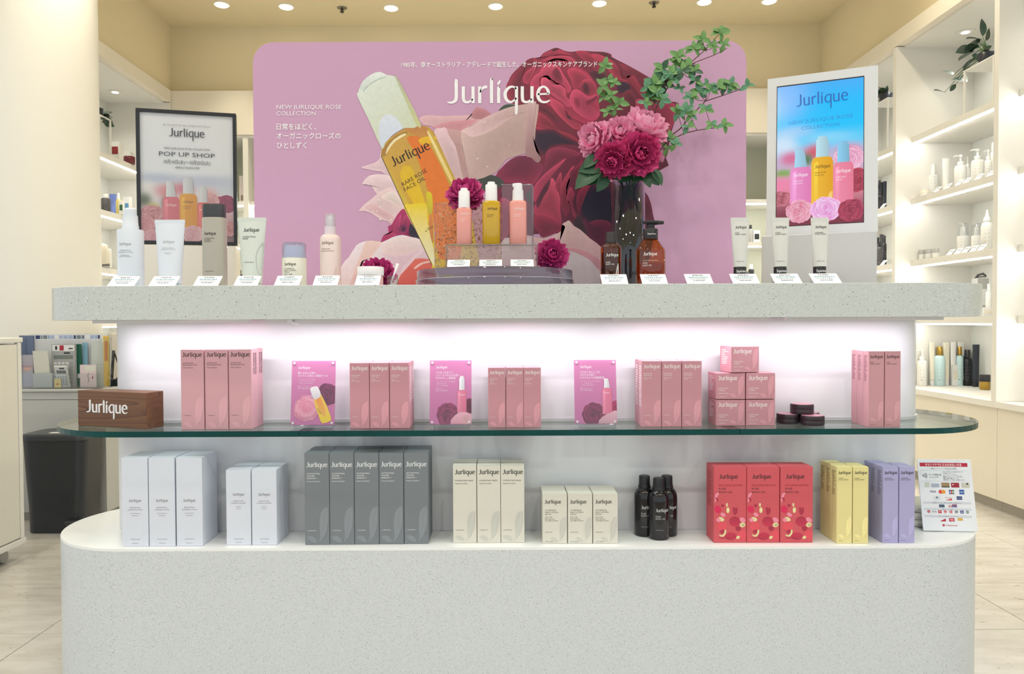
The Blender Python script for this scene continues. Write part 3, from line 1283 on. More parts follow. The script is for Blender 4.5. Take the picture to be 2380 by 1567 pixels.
g = 'tall pink mist boxes on the glass shelf'
row('cosmetic_box', g, ZG, [(421.6, 475), (477, 531), (533, 585.5)], (812, 812), (999, 998), 2, .0415, card('mist_pink', PINK2), d_mist,
    ['tall pink mist box with dark lettering, leftmost of its front row', 'tall pink mist box with dark lettering, middle of its front row', 'tall pink mist box with dark lettering, rightmost of its front row'],
    rear=[(2, 1)], rear_labels=['tall pink mist box standing behind the rightmost front one, only its side shows'],
    draw_side=side_text(INK_D, .68, .95, vertical=True), side_x=1)


def d_pink(l1, l2, sub):
    def f(P, w, h):
        front_lines(P, w, h, .885 if h > w * 1.5 else .72, .86 if h > w * 1.5 else .66, INK_W, [l1, l2], sub, [('e 50ml/1.6fl.oz', .17 if h > w * 1.5 else .08)], ts=.078 if h > w * 1.5 else .06, bold=1.1)
        if h > w * 1.5:
            leaf_motif(P, 0, 0, w, h, shade(PINK, 1.10), PINK)
        else:
            leaf_motif(P, w * .42, h * .02, w * .56, h * 2.1, shade(PINK, 1.10), PINK)
    return f


mp = card('rose_pink', PINK)
row('cosmetic_box', 'pink face oil boxes on the glass shelf', ZG, [(813.4, 859), (860, 905), (906.5, 951.5)], (843, 843), (996.6, 996.2), 2, .047, mp, d_pink('RARE ROSE', 'FACE OIL', ['Hydrate,', 'Restore & Glow']),
    ['dusky pink face oil box with white lettering, leftmost beside the first acrylic card', 'dusky pink face oil box with white lettering, middle of three', 'dusky pink face oil box with white lettering, rightmost of three'],
    rear=[(0, 1), (1, 1), (2, 1)], rear_labels=['face oil box behind the leftmost one, only its top edge shows', 'face oil box behind the middle one, only its top edge shows', 'face oil box behind the rightmost one, its side print shows'],
    draw_side=side_text(INK_W, .4, .93, vertical=True), side_x=1)
row('cosmetic_box', 'pink serum boxes on the glass shelf', ZG, [(1134.3, 1175.7), (1176.7, 1216.6), (1217.5, 1257)], (854, 854), (994.5, 994), 2, .043, mp, d_pink('RARE ROSE', 'SERUM', ['Hydrate,', 'Plump & Glow']),
    ['short dusky pink serum box, leftmost of three between two acrylic cards', 'short dusky pink serum box, middle of three between two acrylic cards', 'short dusky pink serum box, rightmost of three between two acrylic cards'],
    rear=[(0, 1), (1, 1), (2, 1)], rear_labels=['serum box behind the leftmost serum box, only its top edge shows', 'serum box behind the middle serum box, only its top edge shows', 'serum box behind the rightmost serum box, only its top edge shows'])
row('cosmetic_box', 'pink emulsion boxes on the glass shelf', ZG, [(1492.3, 1536.6), (1538, 1584), (1585, 1631)], (838.6, 838.6), (992.8, 992.4), 2, .0435, mp, d_pink('RARE ROSE', 'EMULSION', ['Hydrate, Soften', '& Glow']),
    ['pink emulsion box with white lettering, leftmost and next to the third acrylic card', 'pink emulsion box with white lettering, middle of three', 'pink emulsion box with white lettering, beside the stacked cream cubes'],
    rear=[(0, 1), (1, 1), (2, 1)], rear_labels=['emulsion box behind the leftmost emulsion box, its side shows', 'emulsion box behind the middle emulsion box, only its top edge shows', 'emulsion box behind the one beside the cream cubes, only its top edge shows'],
    draw_side=side_text(INK_W, .3, .93, vertical=True), side_x=-1)

# stacked cream cubes
g = 'stacked pink cream boxes'
o, (cw, cd, chh) = row('cosmetic_box', g, ZG, [(1663.8, 1731.5), (1733.7, 1801.4)], (928.9, 928.9), (990.2, 989.8), 1, .066, mp, d_pink('RARE ROSE', 'CREAM', ['Hydrate & Glow']),
    ['pink cream cube box, bottom row of the stack, beside the emulsion boxes', 'pink cream cube box, bottom row of the stack, nearer the black tins'],
    draw_side=side_text(INK_W, .3, .9, 9), side_x=-1)
for k, lb in ((0, 'pink cream cube box, middle row of the stack, beside the emulsion boxes'), (1, 'pink cream cube box, middle row of the stack, nearer the black tins')):
    q = o[k].location
    dup(o[k], (q.x, q.y, q.z + chh + .0006), lb, rotz=.004 if k else -.004)
pt = atY(1728.5, 865.5, o[0].location.y - cd / 2)
dup(o[0], (pt.x, o[0].location.y, ZG + .0003 + (chh + .0006) * 2), 'pink cream cube box alone on top of the stack', rotz=.10)


def d_hand(inkc, base, l1):
    def f(P, w, h):
        front_lines(P, w, h, .905, .84, inkc, [l1, 'HAND CREAM'], [], [('e 40ml/1.4oz.', .03)], ts=.09, lx=.07, bold=1.2)
        leaf_motif(P, 0, h * .05, w, h * .72, shade(base, 1.08), base)
    return f


ROSEH = (202, 150, 158)
row('cosmetic_box', 'rose hand cream boxes', ZG, [(2018.5, 2054), (2056, 2093)], (816, 816), (993.6, 993.6), 3, .0275, card('hand_pink', ROSEH), d_hand(INK_D, ROSEH, 'ROSE'),
    ['slim pink hand cream box in front, nearer the black tins', 'slim pink hand cream box in front, nearest the end of the glass shelf'],
    rear=[(0, 1), (0, 2)], rear_labels=['slim pink hand cream box second in its file, printed side showing', 'slim pink hand cream box third in its file, printed side showing'],
    draw_side=side_text((120, 70, 84), .6, .95, 18), side_x=-1)

# --- plinth
WHITEBOX = (222, 228, 240)


def d_white(l1, l2, s1, s2, logo_y):
    def f(P, w, h):
        ink = (128, 126, 124)
        P.logo(w * .26, h * logo_y, w * .48, ink, bold=1.0)
        for k, (s, sz) in enumerate(((l1, .062), (l2, .062), (s1, .05), (s2, .05))):
            P.text(s, w * .5, h * logo_y - w * (.24 + .085 * k + (.05 if k > 1 else 0)), size=w * sz, col=ink, align='C')
        P.text('South Australia', w * .5, h * .075, size=w * .06, col=ink, align='C')
        P.text('200ml/6.7fl.oz', w * .5, h * .03, size=w * .045, col=ink, align='C')
    return f


mw = card('white', WHITEBOX, .4)
row('cosmetic_box', 'tall white cartons on the plinth', ZB, [(285.4, 345), (347, 408), (411, 471.5)], (1064, 1063.5), (1270.5, 1269.8), 1, .092, mw, d_white('REPLENISHING', 'CLEANSING LOTION', 'Lotion Nettoyante', 'Revitalisante', .50),
    ['tall white carton, leftmost of three at the rounded end of the plinth', 'tall white carton, middle of three at the rounded end', 'tall white carton, rightmost of three with its deep side showing'])
row('cosmetic_box', 'small white cartons on the plinth', ZB, [(527, 584), (586, 644)], (1092, 1092), (1267.3, 1267.6), 2, .048, mw, d_white('RADIANT SKIN', 'FOAMING CLEANSER', 'Nettoyant', 'Moussant', .655),
    ['shorter white carton in front, nearer the tall white cartons', 'shorter white carton in front, nearer the grey cartons'],
    rear=[(0, 1), (1, 1)], rear_labels=['shorter white carton behind the one nearer the tall white cartons', 'shorter white carton behind the one nearer the grey cartons'])
GREY = (124, 130, 136)


def d_grey(P, w, h):
    front_lines(P, w, h, .845, .86, (244, 246, 248), ['ACTIVATING', 'WATER', 'ESSENCE +'], ['Prepare & Hydrate'], [('e 150ml/5.0fl.oz', .15)], ts=.082, bold=1.05)
    leaf_motif(P, 0, 0, w, h, shade(GREY, 1.13), GREY)


fr = [(709.4, 766), (767, 823.5), (824.7, 881), (882, 938.5), (939.5, 996.5)]
nm = ['leftmost', 'second from left', 'middle', 'fourth from left', 'rightmost']
row('cosmetic_box', 'grey essence cartons', ZB, fr, (1053, 1050), (1267, 1264.8), 2, .049, card('grey', GREY), d_grey,
    ['tall dark grey carton with white lettering, %s of five' % s for s in nm],
    rear=[(k, 1) for k in range(5)], rear_labels=['tall dark grey carton behind the %s of the five in front' % s for s in nm],
    draw_side=side_text((136, 142, 148), .55, .92, vertical=True), side_x=1)
CREAM = (222, 220, 208)
DK = (38, 36, 36)


def d_cream(P, w, h):
    front_lines(P, w, h, .885, .86, DK, ['HYDRATING MASK'], ['Replenish & Soften'], [('e 100ml/3.4fl.oz', .16)], ts=.082, bold=1.15)
    leaf_motif(P, 0, 0, w, h, (204, 204, 196), CREAM)


row('cosmetic_box', 'cream mask cartons', ZB, [(1053.4, 1108), (1109.4, 1163.5), (1164.7, 1219)], (1082, 1081), (1262.5, 1262), 2, .043, card('cream', CREAM), d_cream,
    ['cream mask carton with black lettering, leftmost of the three', 'cream mask carton with black lettering, middle of the three', 'cream mask carton with black lettering, rightmost of the three'],
    rear=[(0, 1), (1, 1), (2, 1)], rear_labels=['cream mask carton behind the leftmost one, top showing', 'cream mask carton behind the middle one, top showing', 'cream mask carton behind the rightmost one, top showing'])


def d_uv(P, w, h):
    front_lines(P, w, h, .80, .68, DK, ['UV DEFENCE', 'DAILY LOTION', 'SPF 50+'], ['UVA / UVB', 'Broad Spectrum', 'Very High Protection'], [('e 50ml/1.7fl.oz', .22), ('AUST L 404765', .03)], ts=.072, bold=1.15)
    leaf_motif(P, w * .25, 0, w * .75, h * 1.3, (206, 206, 198), CREAM)


row('cosmetic_box', 'short sun lotion cartons', ZB, [(1261.6, 1318), (1320, 1377), (1378.6, 1436)], (1147.8, 1147.8), (1264, 1263.8), 2, .044, card('cream', CREAM), d_uv,
    ['short cream sun lotion carton, leftmost of three beside the mask cartons', 'short cream sun lotion carton, middle of three', 'short cream sun lotion carton, rightmost of three beside the black bottles'],
    rear=[(0, 1), (1, 1), (2, 1)], rear_labels=['short cream carton behind the leftmost sun lotion carton', 'short cream carton behind the middle sun lotion carton', 'short cream carton behind the rightmost sun lotion carton'])
RED = (212, 88, 98)


def d_red(P, w, h):
    P.logo(w * .16, h * .845, w * .58, DK, bold=1.1)
    P.text('EXCLUSIVE EDITION', w * .15, h * .745, size=w * .078, width=w * .72, col=(150, 32, 48))
    P.text('ROSE', w * .15, h * .70, size=w * .082, col=DK, xs=1.15)
    P.text('BODY OIL', w * .15, h * .655, size=w * .082, col=DK, xs=1.15)
    q = lambda L: [(a * w, b * h) for a, b in L]
    C1, C2, C3, C4, C5 = (204, 52, 84), (242, 146, 170), (230, 220, 164), (176, 48, 74), (230, 84, 98)
    P.poly(q([(.02, .52), (.1, .6), (.16, .66), (.04, .64)]), C2, smooth=2)
    P.poly(q([(.02, .60), (.12, .59), (.14, .55), (.12, .54), (.08, .57)]), C4)
    P.ell(w * .12, h * .44, w * .1, h * .05, (222, 40, 90), rot=.5)
    P.ell(w * .27, h * .49, w * .05, h * .02, C4, rot=.8)
    P.ell(w * .40, h * .50, w * .03, h * .025, C3)
    P.ell(w * .43, h * .43, w * .05, h * .04, C3)
    P.ell(w * .44, h * .43, w * .02, h * .02, shade(C3, 1.08))
    P.poly(q([(.58, .46), (.60, .38), (.68, .37), (.73, .42), (.71, .47), (.66, .45), (.62, .47)]), C4, smooth=2)
    P.ell(w * .28, h * .37, w * .06, h * .035, C2, rot=1)
    P.ell(w * .22, h * .31, w * .1, h * .028, C3, rot=-.3)
    P.ell(w * .24, h * .22, w * .16, h * .06, C5)
    P.ell(w * .14, h * .30, w * .06, h * .03, C2, rot=.9)
    P.ell(w * .64, h * .28, w * .17, h * .065, C1, C4)
    P.ell(w * .88, h * .30, w * .1, h * .03, C2, rot=-.6)
    P.ell(w * .88, h * .235, w * .09, h * .032, C3, rot=.2)
    P.ell(w * .90, h * .232, w * .05, h * .018, shade(C3, .85), rot=.2)
    P.poly(q([(.66, .2), (.74, .22), (.83, .2), (.82, .17), (.72, .15)]), C4, smooth=2)
    P.poly(q([(.15, .11), (.25, .10), (.32, .13), (.33, .17), (.38, .165), (.36, .11), (.28, .08), (.2, .085)]), C3, smooth=2)
    P.poly(q([(.18, .14), (.24, .17), (.32, .17), (.28, .12)]), C4, smooth=2)
    P.ell(w * .52, h * .085, w * .18, h * .05, C4, C1)
    P.poly(q([(.72, .1), (.85, .17), (.98, .14), (.98, .04), (.85, .05)]), C5, smooth=2)
    P.ell(w * .74, h * .07, w * .06, h * .02, C3, rot=.5)
    P.text('e 100ml/3.3fl.oz', w * .15, h * .055, size=w * .05, col=(120, 20, 40))


nm = ['leftmost', 'middle', 'rightmost']
row('cosmetic_box', 'red body oil cartons', ZB, [(1659, 1734.7), (1736, 1811), (1813, 1889)], (1085.8, 1085.2), (1262, 1261.8), 1, .064, card('red', RED), d_red,
    ['red carton printed with petals, %s of the three body oil boxes' % s for s in nm], draw_side=side_text((170, 40, 56), .45, .92, 20), side_x=-1)
YEL = (234, 222, 156)
row('cosmetic_box', 'yellow hand cream cartons', ZB, [(1944.7, 1980), (1982, 2018)], (1085.6, 1085.6), (1263.5, 1263.5), 3, .0295, card('yellow', YEL), d_hand(DK, YEL, 'CITRUS'),
    ['slim yellow hand cream carton in front, nearer the red cartons', 'slim yellow hand cream carton in front, nearer the lavender ones'],
    rear=[(0, 1), (0, 2), (1, 1)], rear_labels=['slim yellow carton second in its file beside the red cartons', 'slim yellow carton third in its file, back against the white core', 'slim yellow carton behind the front one nearer the lavender ones'],
    draw_side=side_text((150, 130, 70), .62, .95, 18), side_x=-1)
LAV = (176, 172, 214)
row('cosmetic_box', 'lavender hand cream cartons', ZB, [(2052, 2087), (2089, 2126)], (1085.6, 1085.6), (1262.6, 1262.6), 3, .0295, card('lavender', LAV), d_hand(DK, LAV, 'LAVENDER'),
    ['slim lavender hand cream carton in front, nearer the yellow ones', 'slim lavender hand cream carton in front, nearest the payment sign'],
    rear=[(0, 1), (0, 2), (1, 1)], rear_labels=['slim lavender carton second in its file beside the yellow ones', 'slim lavender carton third in its file, back against the white core', 'slim lavender carton behind the front one nearest the payment sign'],
    draw_side=side_text((112, 106, 150), .62, .95, 18), side_x=-1)

# ================================================================== BLACK BOTTLES, TINS, WOODEN SIGN
M_black = pm('black_glossy_glass', (20, 18, 24), 0.08, spec=0.6)
M_blackcap = pm('black_cap', (26, 26, 30), 0.42)


def cylmap(cx, cy, r, z):
    return lambda u, v, h: (cx + (r + h) * math.sin(u / r), cy - (r + h) * math.cos(u / r), z + v)


p = surf(1536.3, 1257.5, ZB)
r = .0252
loc = (p.x, p.y + r, ZB + .0003)
b1 = thing('oil_bottle', 'black oil bottle standing in front of the other two', 'bottle', loc, 'black oil bottles')
x, y, z = loc
MB().lathe([(r * .9, 0), (r, .003), (r, .092), (r * .97, .101), (r * .85, .109), (r * .62, .116), (r * .48, .119)], 32, loc).build('body', M_black, b1)
MB().lathe([(.0150, .117), (.0152, .121), (.0140, .124), (.0136, .128), (.0132, .145), (.0122, .1465)], 28, loc).build('cap', M_blackcap, b1)
P = Print(cylmap(x, y, r, z))
P.logo(-.0125, .069, .034, (220, 222, 226))
P.text('ROSE', -.0125, .056, size=.0052, col=(200, 202, 206))
P.text('BODY OIL', -.0125, .0505, size=.0052, col=(200, 202, 206))
P.text('100ml/3.3fl.oz', -.0125, .024, size=.0036, col=(150, 152, 156))
P.poly([(.004, .008), (.010, .016), (.017, .013), (.014, .007)], (66, 64, 72), smooth=3)
P.build('label_print', M_print, b1)
for (px, py, lb) in ((1502.5, 1249.5, 'black oil bottle behind, nearer the sun lotion cartons'), (1555.5, 1249.5, 'black oil bottle behind, nearer the red cartons')):
    p = surf(px, py, ZB)
    dup(b1, (p.x, p.y + r, ZB + .0003), lb)

M_tin = pm('black_tin', (48, 36, 44), 0.35)
M_tintop = pm('tin_top', (196, 140, 156), 0.3)
tr_, th = .0275, .0235
q = surf(1899.5, 991.5, ZG)
loc = (q.x, q.y + tr_, ZG + .0003)
tin = thing('balm_tin', 'round black tin in front at the foot of the little pile', 'tin', loc, 'round black balm tins')
MB().lathe([(tr_ * .95, 0), (tr_, .002), (tr_, .0105), (tr_ * .985, .011)], 32, loc).build('base', M_tin, tin)
MB().lathe([(tr_ * .985, .0112), (tr_, .0118), (tr_, .021), (tr_ * .95, .0233)], 32, loc).build('lid', M_tin, tin)
MB().lathe([(tr_ * .93, .0233), (tr_ * .93, .0237)], 32, loc).build('lid_label', M_tintop, tin)
A = Vector(loc)
dup(tin, A + Vector((-.0455, .034, 0)), 'round black tin behind, nearer the cream cubes')
dup(tin, A + Vector((.0125, .0575, 0)), 'round black tin behind, mostly hidden, nearer the hand cream boxes')
dup(tin, A + Vector((-.0130, .030, .0243)), 'round black tin resting on top of the other three')

# wooden block sign
M_wood = wood('walnut')
pr = surf(340.5, 998.6, ZG)
pl = surf(181.3, 989.8, ZG)
ux = Vector((pr.x - pl.x, pr.y - pl.y, 0))
wl = ux.length
ux.normalize()
uy = Vector((-ux.y, ux.x, 0))
yaw = math.atan2(ux.y, ux.x)
bh = atY(340.5, 913.5, pr.y).z - ZG
bd = .055
c0 = (pl + pr) / 2 + uy * (bd / 2)
sign = thing('wooden_sign', 'walnut block sign with white raised brand lettering on the glass shelf', 'sign', (c0.x, c0.y, ZG + .0003), rotz=yaw)
s_ = MB().box(-wl / 2, wl / 2, -bd / 2, bd / 2, 0, bh, bev=.0012)
me = s_.mesh('block', M_wood)
meshobj('block', me, sign)
lm = MB()
k = wl * .60 / 239
for L, R in LOGO:
    n = len(L)
    V = [(wl * (-.36) + a[0] * k, -bd / 2 - .002, bh * .40 + a[1] * k) for a in L] + [(wl * (-.36) + a[0] * k, -bd / 2 - .002, bh * .40 + a[1] * k) for a in R]
    V += [(v[0], -bd / 2 + .0003, v[2]) for v in V]
    Fc = [(i, i + 1, n + i + 1, n + i) for i in range(n - 1)]
    Fc += [(i, i + 1, 2 * n + i + 1, 2 * n + i) for i in range(n - 1)] + [(n + i, n + i + 1, 3 * n + i + 1, 3 * n + i) for i in range(n - 1)]
    Fc += [(0, n, 3 * n, 2 * n), (n - 1, 2 * n - 1, 4 * n - 1, 3 * n - 1)]
    lm.add(V, Fc)
lm.fix = True
meshobj('raised_lettering', lm.mesh('raised_lettering', pm('white_letters', (244, 244, 246), .4)), sign)

# ================================================================== PINK ROSE PANEL BEHIND THE COUNTER
YP = 0.505
tl, br = atY(587, 96, YP), atY(1735, 96, YP)
bx0, bx1, bz1 = tl.x, br.x, (tl.z + br.z) / 2
board = thing('backdrop_panel', 'large pink round-cornered panel printed with roses and a dropper bottle behind the counter', 'panel', ((bx0 + bx1) / 2, YP + .01, 0))
rad = .062
ol = rrect(bx0, bx1, 0.02, bz1, rad, 8)
ol = [(bx1, .02), ] + [p for p in ol if p[1] > .5] + [(bx0, .02)]
M_edge = pm('panel_edge', (236, 220, 200), .5)
pb = MB()
n = len(ol)
V = [(x, YP, z) for x, z in ol] + [(x, YP + .018, z) for x, z in ol]
pb.add(V, [list(range(n))], 0)
pb.add([V[i] for i in range(n, 2 * n)], [list(range(n))[::-1]], 1)
pb.add(V, [(i, n + i, n + (i + 1) % n, (i + 1) % n) for i in range(n)], 1)
pb.build('board', [pm('panel_pink', (204, 160, 192), .55, vary=.015, vscale=60), M_edge], board)
for x in (bx0 + .2, bx1 - .2):
    MB().box(x - .02, x + .02, YP - .0, YP + .22, 0.0, 0.02).box(x - .012, x + .012, YP + .02, YP + .045, 0.02, 1.1).build('support', M_white, board)

P = Print(plane_map((0, YP, 1), (0, -1, 0)), step=.000006, flip=True)


def zz(ox, oy, sc):
    return lambda L: [(ox + a / sc, oy + b / sc) for a, b in L]


Z1, Z2, Z3, Z4 = zz(820, 80, 4.61), zz(1160, 90, 5.055), zz(1120, 340, 4.898), zz(780, 440, 6.814)


def A(Z, L, c0, c1=None, sm=3, d='v', soft=None):
    soft = SOFT if soft is None else soft
    pts = Z(L)
    p0 = p1 = None
    if c1:
        xs = [p[0] for p in pts]; ys = [p[1] for p in pts]
        if d == 'h':
            p0, p1 = (min(xs), 0), (max(xs), 0)
        elif d == 'd':
            p0, p1 = (min(xs), min(ys)), (max(xs), max(ys))
        elif d == 'u':
            p0, p1 = (min(xs), max(ys)), (max(xs), min(ys))
    if soft:
        P.petal(pts, c0, c1, p0, p1, sm, *soft)
    else:
        P.poly(pts, c0, c1, p0, p1, smooth=sm)


def dark_hollow(Z, L, c_out, c_in):
    pts = crom(Z(L), 3)
    cx = sum(p[0] for p in pts) / len(pts)
    cy = sum(p[1] for p in pts) / len(pts)
    for k in range(6):
        t = k / 5
        sc = 1.32 - .5 * t
        P.poly([(cx + (p[0] - cx) * sc, cy + (p[1] - cy) * sc) for p in pts], tuple(c_out[i] + (c_in[i] - c_out[i]) * t for i in range(3)))


# crimson rose, upper bloom
SOFT = ()
A(Z2, [(85, 560), (110, 500), (150, 420), (230, 340), (330, 250), (400, 225), (470, 225), (520, 170), (600, 130), (640, 112), (690, 108), (760, 140), (850, 155), (960, 140), (1100, 150), (1230, 155), (1320, 185), (1325, 215), (1450, 280), (1600, 360), (1720, 430), (1790, 480), (1760, 560), (1820, 700), (2010, 740), (2110, 760), (2090, 900), (2022, 1100), (1990, 1300), (1960, 1400), (1850, 1567), (400, 1567), (400, 900), (430, 760), (330, 800), (200, 780), (90, 700)], (134, 38, 62), (92, 24, 50), 2, 'd')
SOFT = (1.22, .66)
A(Z2, [(90, 570), (160, 430), (240, 350), (330, 290), (290, 380), (270, 470), (300, 560), (330, 650), (260, 760), (150, 760), (95, 660)], (158, 52, 78), (112, 34, 58), 3, 'h')
A(Z2, [(280, 470), (320, 390), (400, 330), (440, 300), (420, 380), (370, 470), (345, 530), (300, 520)], (198, 72, 102), (170, 52, 84))
A(Z2, [(400, 230), (470, 230), (540, 170), (620, 140), (700, 130), (780, 160), (870, 190), (800, 190), (680, 190), (580, 230), (500, 270), (430, 290)], (186, 58, 88), (140, 40, 66))
A(Z2, [(620, 150), (640, 118), (690, 112), (680, 140)], (96, 40, 56))
A(Z2, [(500, 260), (600, 215), (720, 195), (830, 210), (900, 260), (870, 290), (760, 240), (650, 235), (560, 270), (480, 300)], (200, 70, 100), (158, 46, 74))
A(Z2, [(480, 310), (600, 270), (760, 260), (900, 300), (1060, 420), (1130, 560), (1160, 700), (1180, 900), (1050, 1000), (800, 960), (640, 820), (440, 680), (380, 520)], (150, 42, 70), (170, 52, 84))
A(Z2, [(900, 150), (1010, 145), (1090, 190), (1130, 240), (1180, 330), (1220, 400), (1150, 390), (1060, 300), (960, 220)], (174, 52, 80), (140, 40, 64))
A(Z2, [(1100, 160), (1230, 160), (1310, 190), (1310, 215), (1420, 280), (1300, 250), (1180, 190)], (104, 34, 52))
A(Z2, [(1080, 200), (1160, 180), (1300, 240), (1370, 300), (1420, 380), (1440, 450), (1500, 470), (1560, 430), (1600, 450), (1650, 540), (1720, 640), (1760, 700), (1680, 690), (1600, 600), (1520, 520), (1400, 480), (1330, 430), (1250, 330)], (184, 56, 84), (140, 38, 64), 3, 'd')
A(Z2, [(1420, 290), (1560, 350), (1700, 430), (1770, 480), (1700, 500), (1600, 420), (1480, 370)], (150, 44, 68), (120, 32, 54))
A(Z2, [(1060, 400), (1130, 380), (1240, 420), (1300, 480), (1200, 520), (1120, 480)], (84, 30, 54))
A(Z2, [(360, 540), (400, 450), (470, 400), (520, 320), (620, 300), (700, 330), (760, 430), (820, 520), (850, 600), (800, 640), (760, 560), (690, 520), (620, 480), (560, 430), (480, 470), (480, 560), (420, 600)], (206, 76, 108), (176, 56, 88))
A(Z2, [(620, 400), (680, 340), (740, 440), (740, 520), (660, 510)], (128, 38, 66), (150, 44, 74))
A(Z2, [(380, 560), (470, 560), (560, 640), (660, 720), (760, 780), (760, 860), (640, 800), (500, 720), (400, 660)], (186, 62, 94), (160, 50, 80))
A(Z2, [(490, 470), (560, 460), (640, 540), (720, 540), (780, 600), (790, 680), (830, 720), (850, 790), (800, 800), (740, 740), (660, 690), (600, 640), (500, 580)], (210, 82, 114), (186, 64, 96))
A(Z2, [(800, 380), (870, 340), (960, 370), (1040, 430), (1080, 480), (1010, 480), (980, 530), (930, 590), (870, 580), (840, 480)], (196, 62, 94), (156, 46, 74))
A(Z2, [(980, 500), (1050, 470), (1120, 510), (1150, 600), (1130, 650), (1070, 660), (1060, 590), (1020, 540)], (188, 62, 92), (150, 44, 70))
A(Z2, [(980, 570), (1010, 510), (1060, 570), (1060, 650), (1000, 640)], (104, 34, 58))
A(Z2, [(860, 610), (930, 600), (1000, 650), (1060, 680), (1150, 650), (1170, 690), (1110, 730), (1060, 770), (1090, 800), (1170, 860), (1180, 900), (1100, 960), (1000, 930), (900, 860), (850, 790), (830, 700)], (204, 72, 108), (186, 64, 100))
A(Z2, [(880, 700), (930, 690), (960, 760), (940, 830), (890, 780)], (166, 50, 84))
A(Z2, [(1010, 740), (1090, 710), (1150, 660), (1160, 700), (1080, 760), (1030, 790)], (140, 40, 70))
A(Z2, [(440, 760), (520, 800), (600, 850), (700, 950), (720, 980), (680, 990), (590, 910), (500, 850), (430, 800)], (110, 34, 58))
A(Z2, [(600, 700), (700, 740), (760, 800), (800, 890), (900, 960), (1010, 1020), (1090, 1060), (1000, 1080), (880, 1060), (780, 980), (700, 900), (620, 800)], (202, 70, 102), (164, 50, 78), 3, 'd')
A(Z2, [(780, 890), (830, 900), (860, 960), (800, 930)], (104, 34, 58))
A(Z2, [(430, 870), (500, 880), (600, 960), (680, 1060), (680, 1090), (560, 1050), (430, 1010)], (176, 54, 78), (128, 38, 60), 3, 'd')
A(Z2, [(430, 1030), (560, 1060), (700, 1080), (850, 1130), (940, 1200), (930, 1240), (800, 1200), (690, 1150), (560, 1090), (470, 1090)], (172, 52, 78), (140, 40, 62))
dark_hollow(Z2, [(520, 1100), (640, 1100), (720, 1150), (900, 1240), (750, 1230), (600, 1260), (540, 1330), (430, 1260), (430, 1120)], (98, 28, 54), (46, 24, 48))
A(Z2, [(1390, 540), (1450, 510), (1530, 540), (1540, 600), (1430, 640), (1390, 600)], (58, 28, 54))
A(Z2, [(1450, 660), (1530, 600), (1600, 680), (1610, 780), (1500, 740)], (130, 38, 62), (98, 28, 50))
A(Z2, [(1600, 720), (1800, 740), (2060, 760), (2060, 980), (1900, 1200), (1700, 1000)], (168, 56, 88), (150, 46, 76))
# lower bloom
SOFT = ()
A(Z3, [(150, 360), (230, 240), (330, 150), (430, 110), (560, 120), (650, 190), (720, 200), (740, 60), (850, 0), (1200, 0), (1300, 200), (1500, 440), (1700, 450), (1850, 510), (1920, 640), (1950, 800), (1965, 900), (1900, 1300), (1700, 1560), (1350, 1500), (1200, 1060), (1000, 1000), (600, 1000), (400, 1100), (160, 1100), (150, 700)], (126, 38, 68), (64, 20, 48), 2, 'd')
SOFT = (1.25, .70)
A(Z3, [(150, 350), (200, 280), (280, 190), (430, 115), (560, 120), (640, 180), (700, 240), (620, 400), (560, 440), (480, 420), (300, 410), (150, 400)], (112, 38, 68), (148, 44, 76))
A(Z3, [(740, 60), (860, 10), (1000, 30), (1130, 90), (1000, 130), (940, 140), (780, 250), (700, 300), (720, 180)], (148, 48, 80), (112, 34, 62))
A(Z3, [(210, 600), (300, 610), (330, 680), (330, 900), (300, 1000), (220, 1060), (200, 800)], (178, 56, 92), (150, 44, 78))
A(Z3, [(590, 470), (700, 330), (820, 230), (950, 140), (930, 180), (860, 260), (790, 340), (700, 470), (650, 560), (600, 640)], (200, 72, 108), (172, 54, 90))
A(Z3, [(600, 680), (680, 560), (760, 420), (800, 360), (850, 450), (890, 600), (890, 700), (900, 890), (800, 820), (700, 790), (600, 780)], (206, 78, 108), (160, 48, 78))
A(Z3, [(620, 640), (700, 470), (780, 370), (760, 480), (700, 580), (640, 700)], (96, 34, 60))
A(Z3, [(830, 460), (880, 320), (905, 310), (905, 440), (890, 540)], (198, 72, 102), (140, 40, 66))
A(Z3, [(910, 420), (1000, 270), (1050, 220), (1010, 330), (960, 460), (970, 600), (1000, 700), (960, 800), (900, 700), (890, 560)], (188, 64, 96), (120, 34, 60))
A(Z3, [(1010, 460), (1070, 600), (1100, 700), (1080, 830), (1030, 780), (1010, 650), (960, 600)], (172, 60, 92), (140, 44, 72))
A(Z3, [(1000, 300), (1080, 220), (1150, 160), (1120, 260), (1040, 420), (1010, 400)], (150, 44, 74), (90, 28, 54))
A(Z3, [(600, 790), (760, 800), (950, 920), (900, 960), (700, 1040), (640, 970), (600, 920)], (158, 46, 78), (120, 34, 62))
dark_hollow(Z3, [(1100, 640), (1180, 510), (1300, 470), (1450, 480), (1520, 600), (1500, 880), (1380, 920), (1250, 880), (1160, 800)], (88, 26, 54), (24, 18, 44))
A(Z3, [(1080, 560), (1140, 470), (1240, 420), (1180, 560), (1130, 700), (1110, 800), (1080, 700)], (150, 44, 76), (100, 30, 58))
A(Z3, [(1180, 900), (1300, 840), (1450, 860), (1500, 960), (1400, 1010), (1260, 980)], (118, 34, 66), (84, 24, 54))
A(Z3, [(1150, 830), (1250, 890), (1400, 900), (1420, 980), (1300, 1080), (1200, 1000)], (98, 28, 60), (84, 24, 54))
A(Z3, [(1040, 880), (1100, 780), (1170, 900), (1200, 1030), (1080, 960)], (66, 42, 54))
A(Z3, [(1820, 520), (1910, 620), (1950, 790), (1960, 900), (1850, 850), (1830, 700)], (118, 36, 66), (98, 28, 56))
P.poly(Z3([(490, 560), (560, 480), (560, 660)]), (70, 62, 62))
SOFT = (1.05, .88)
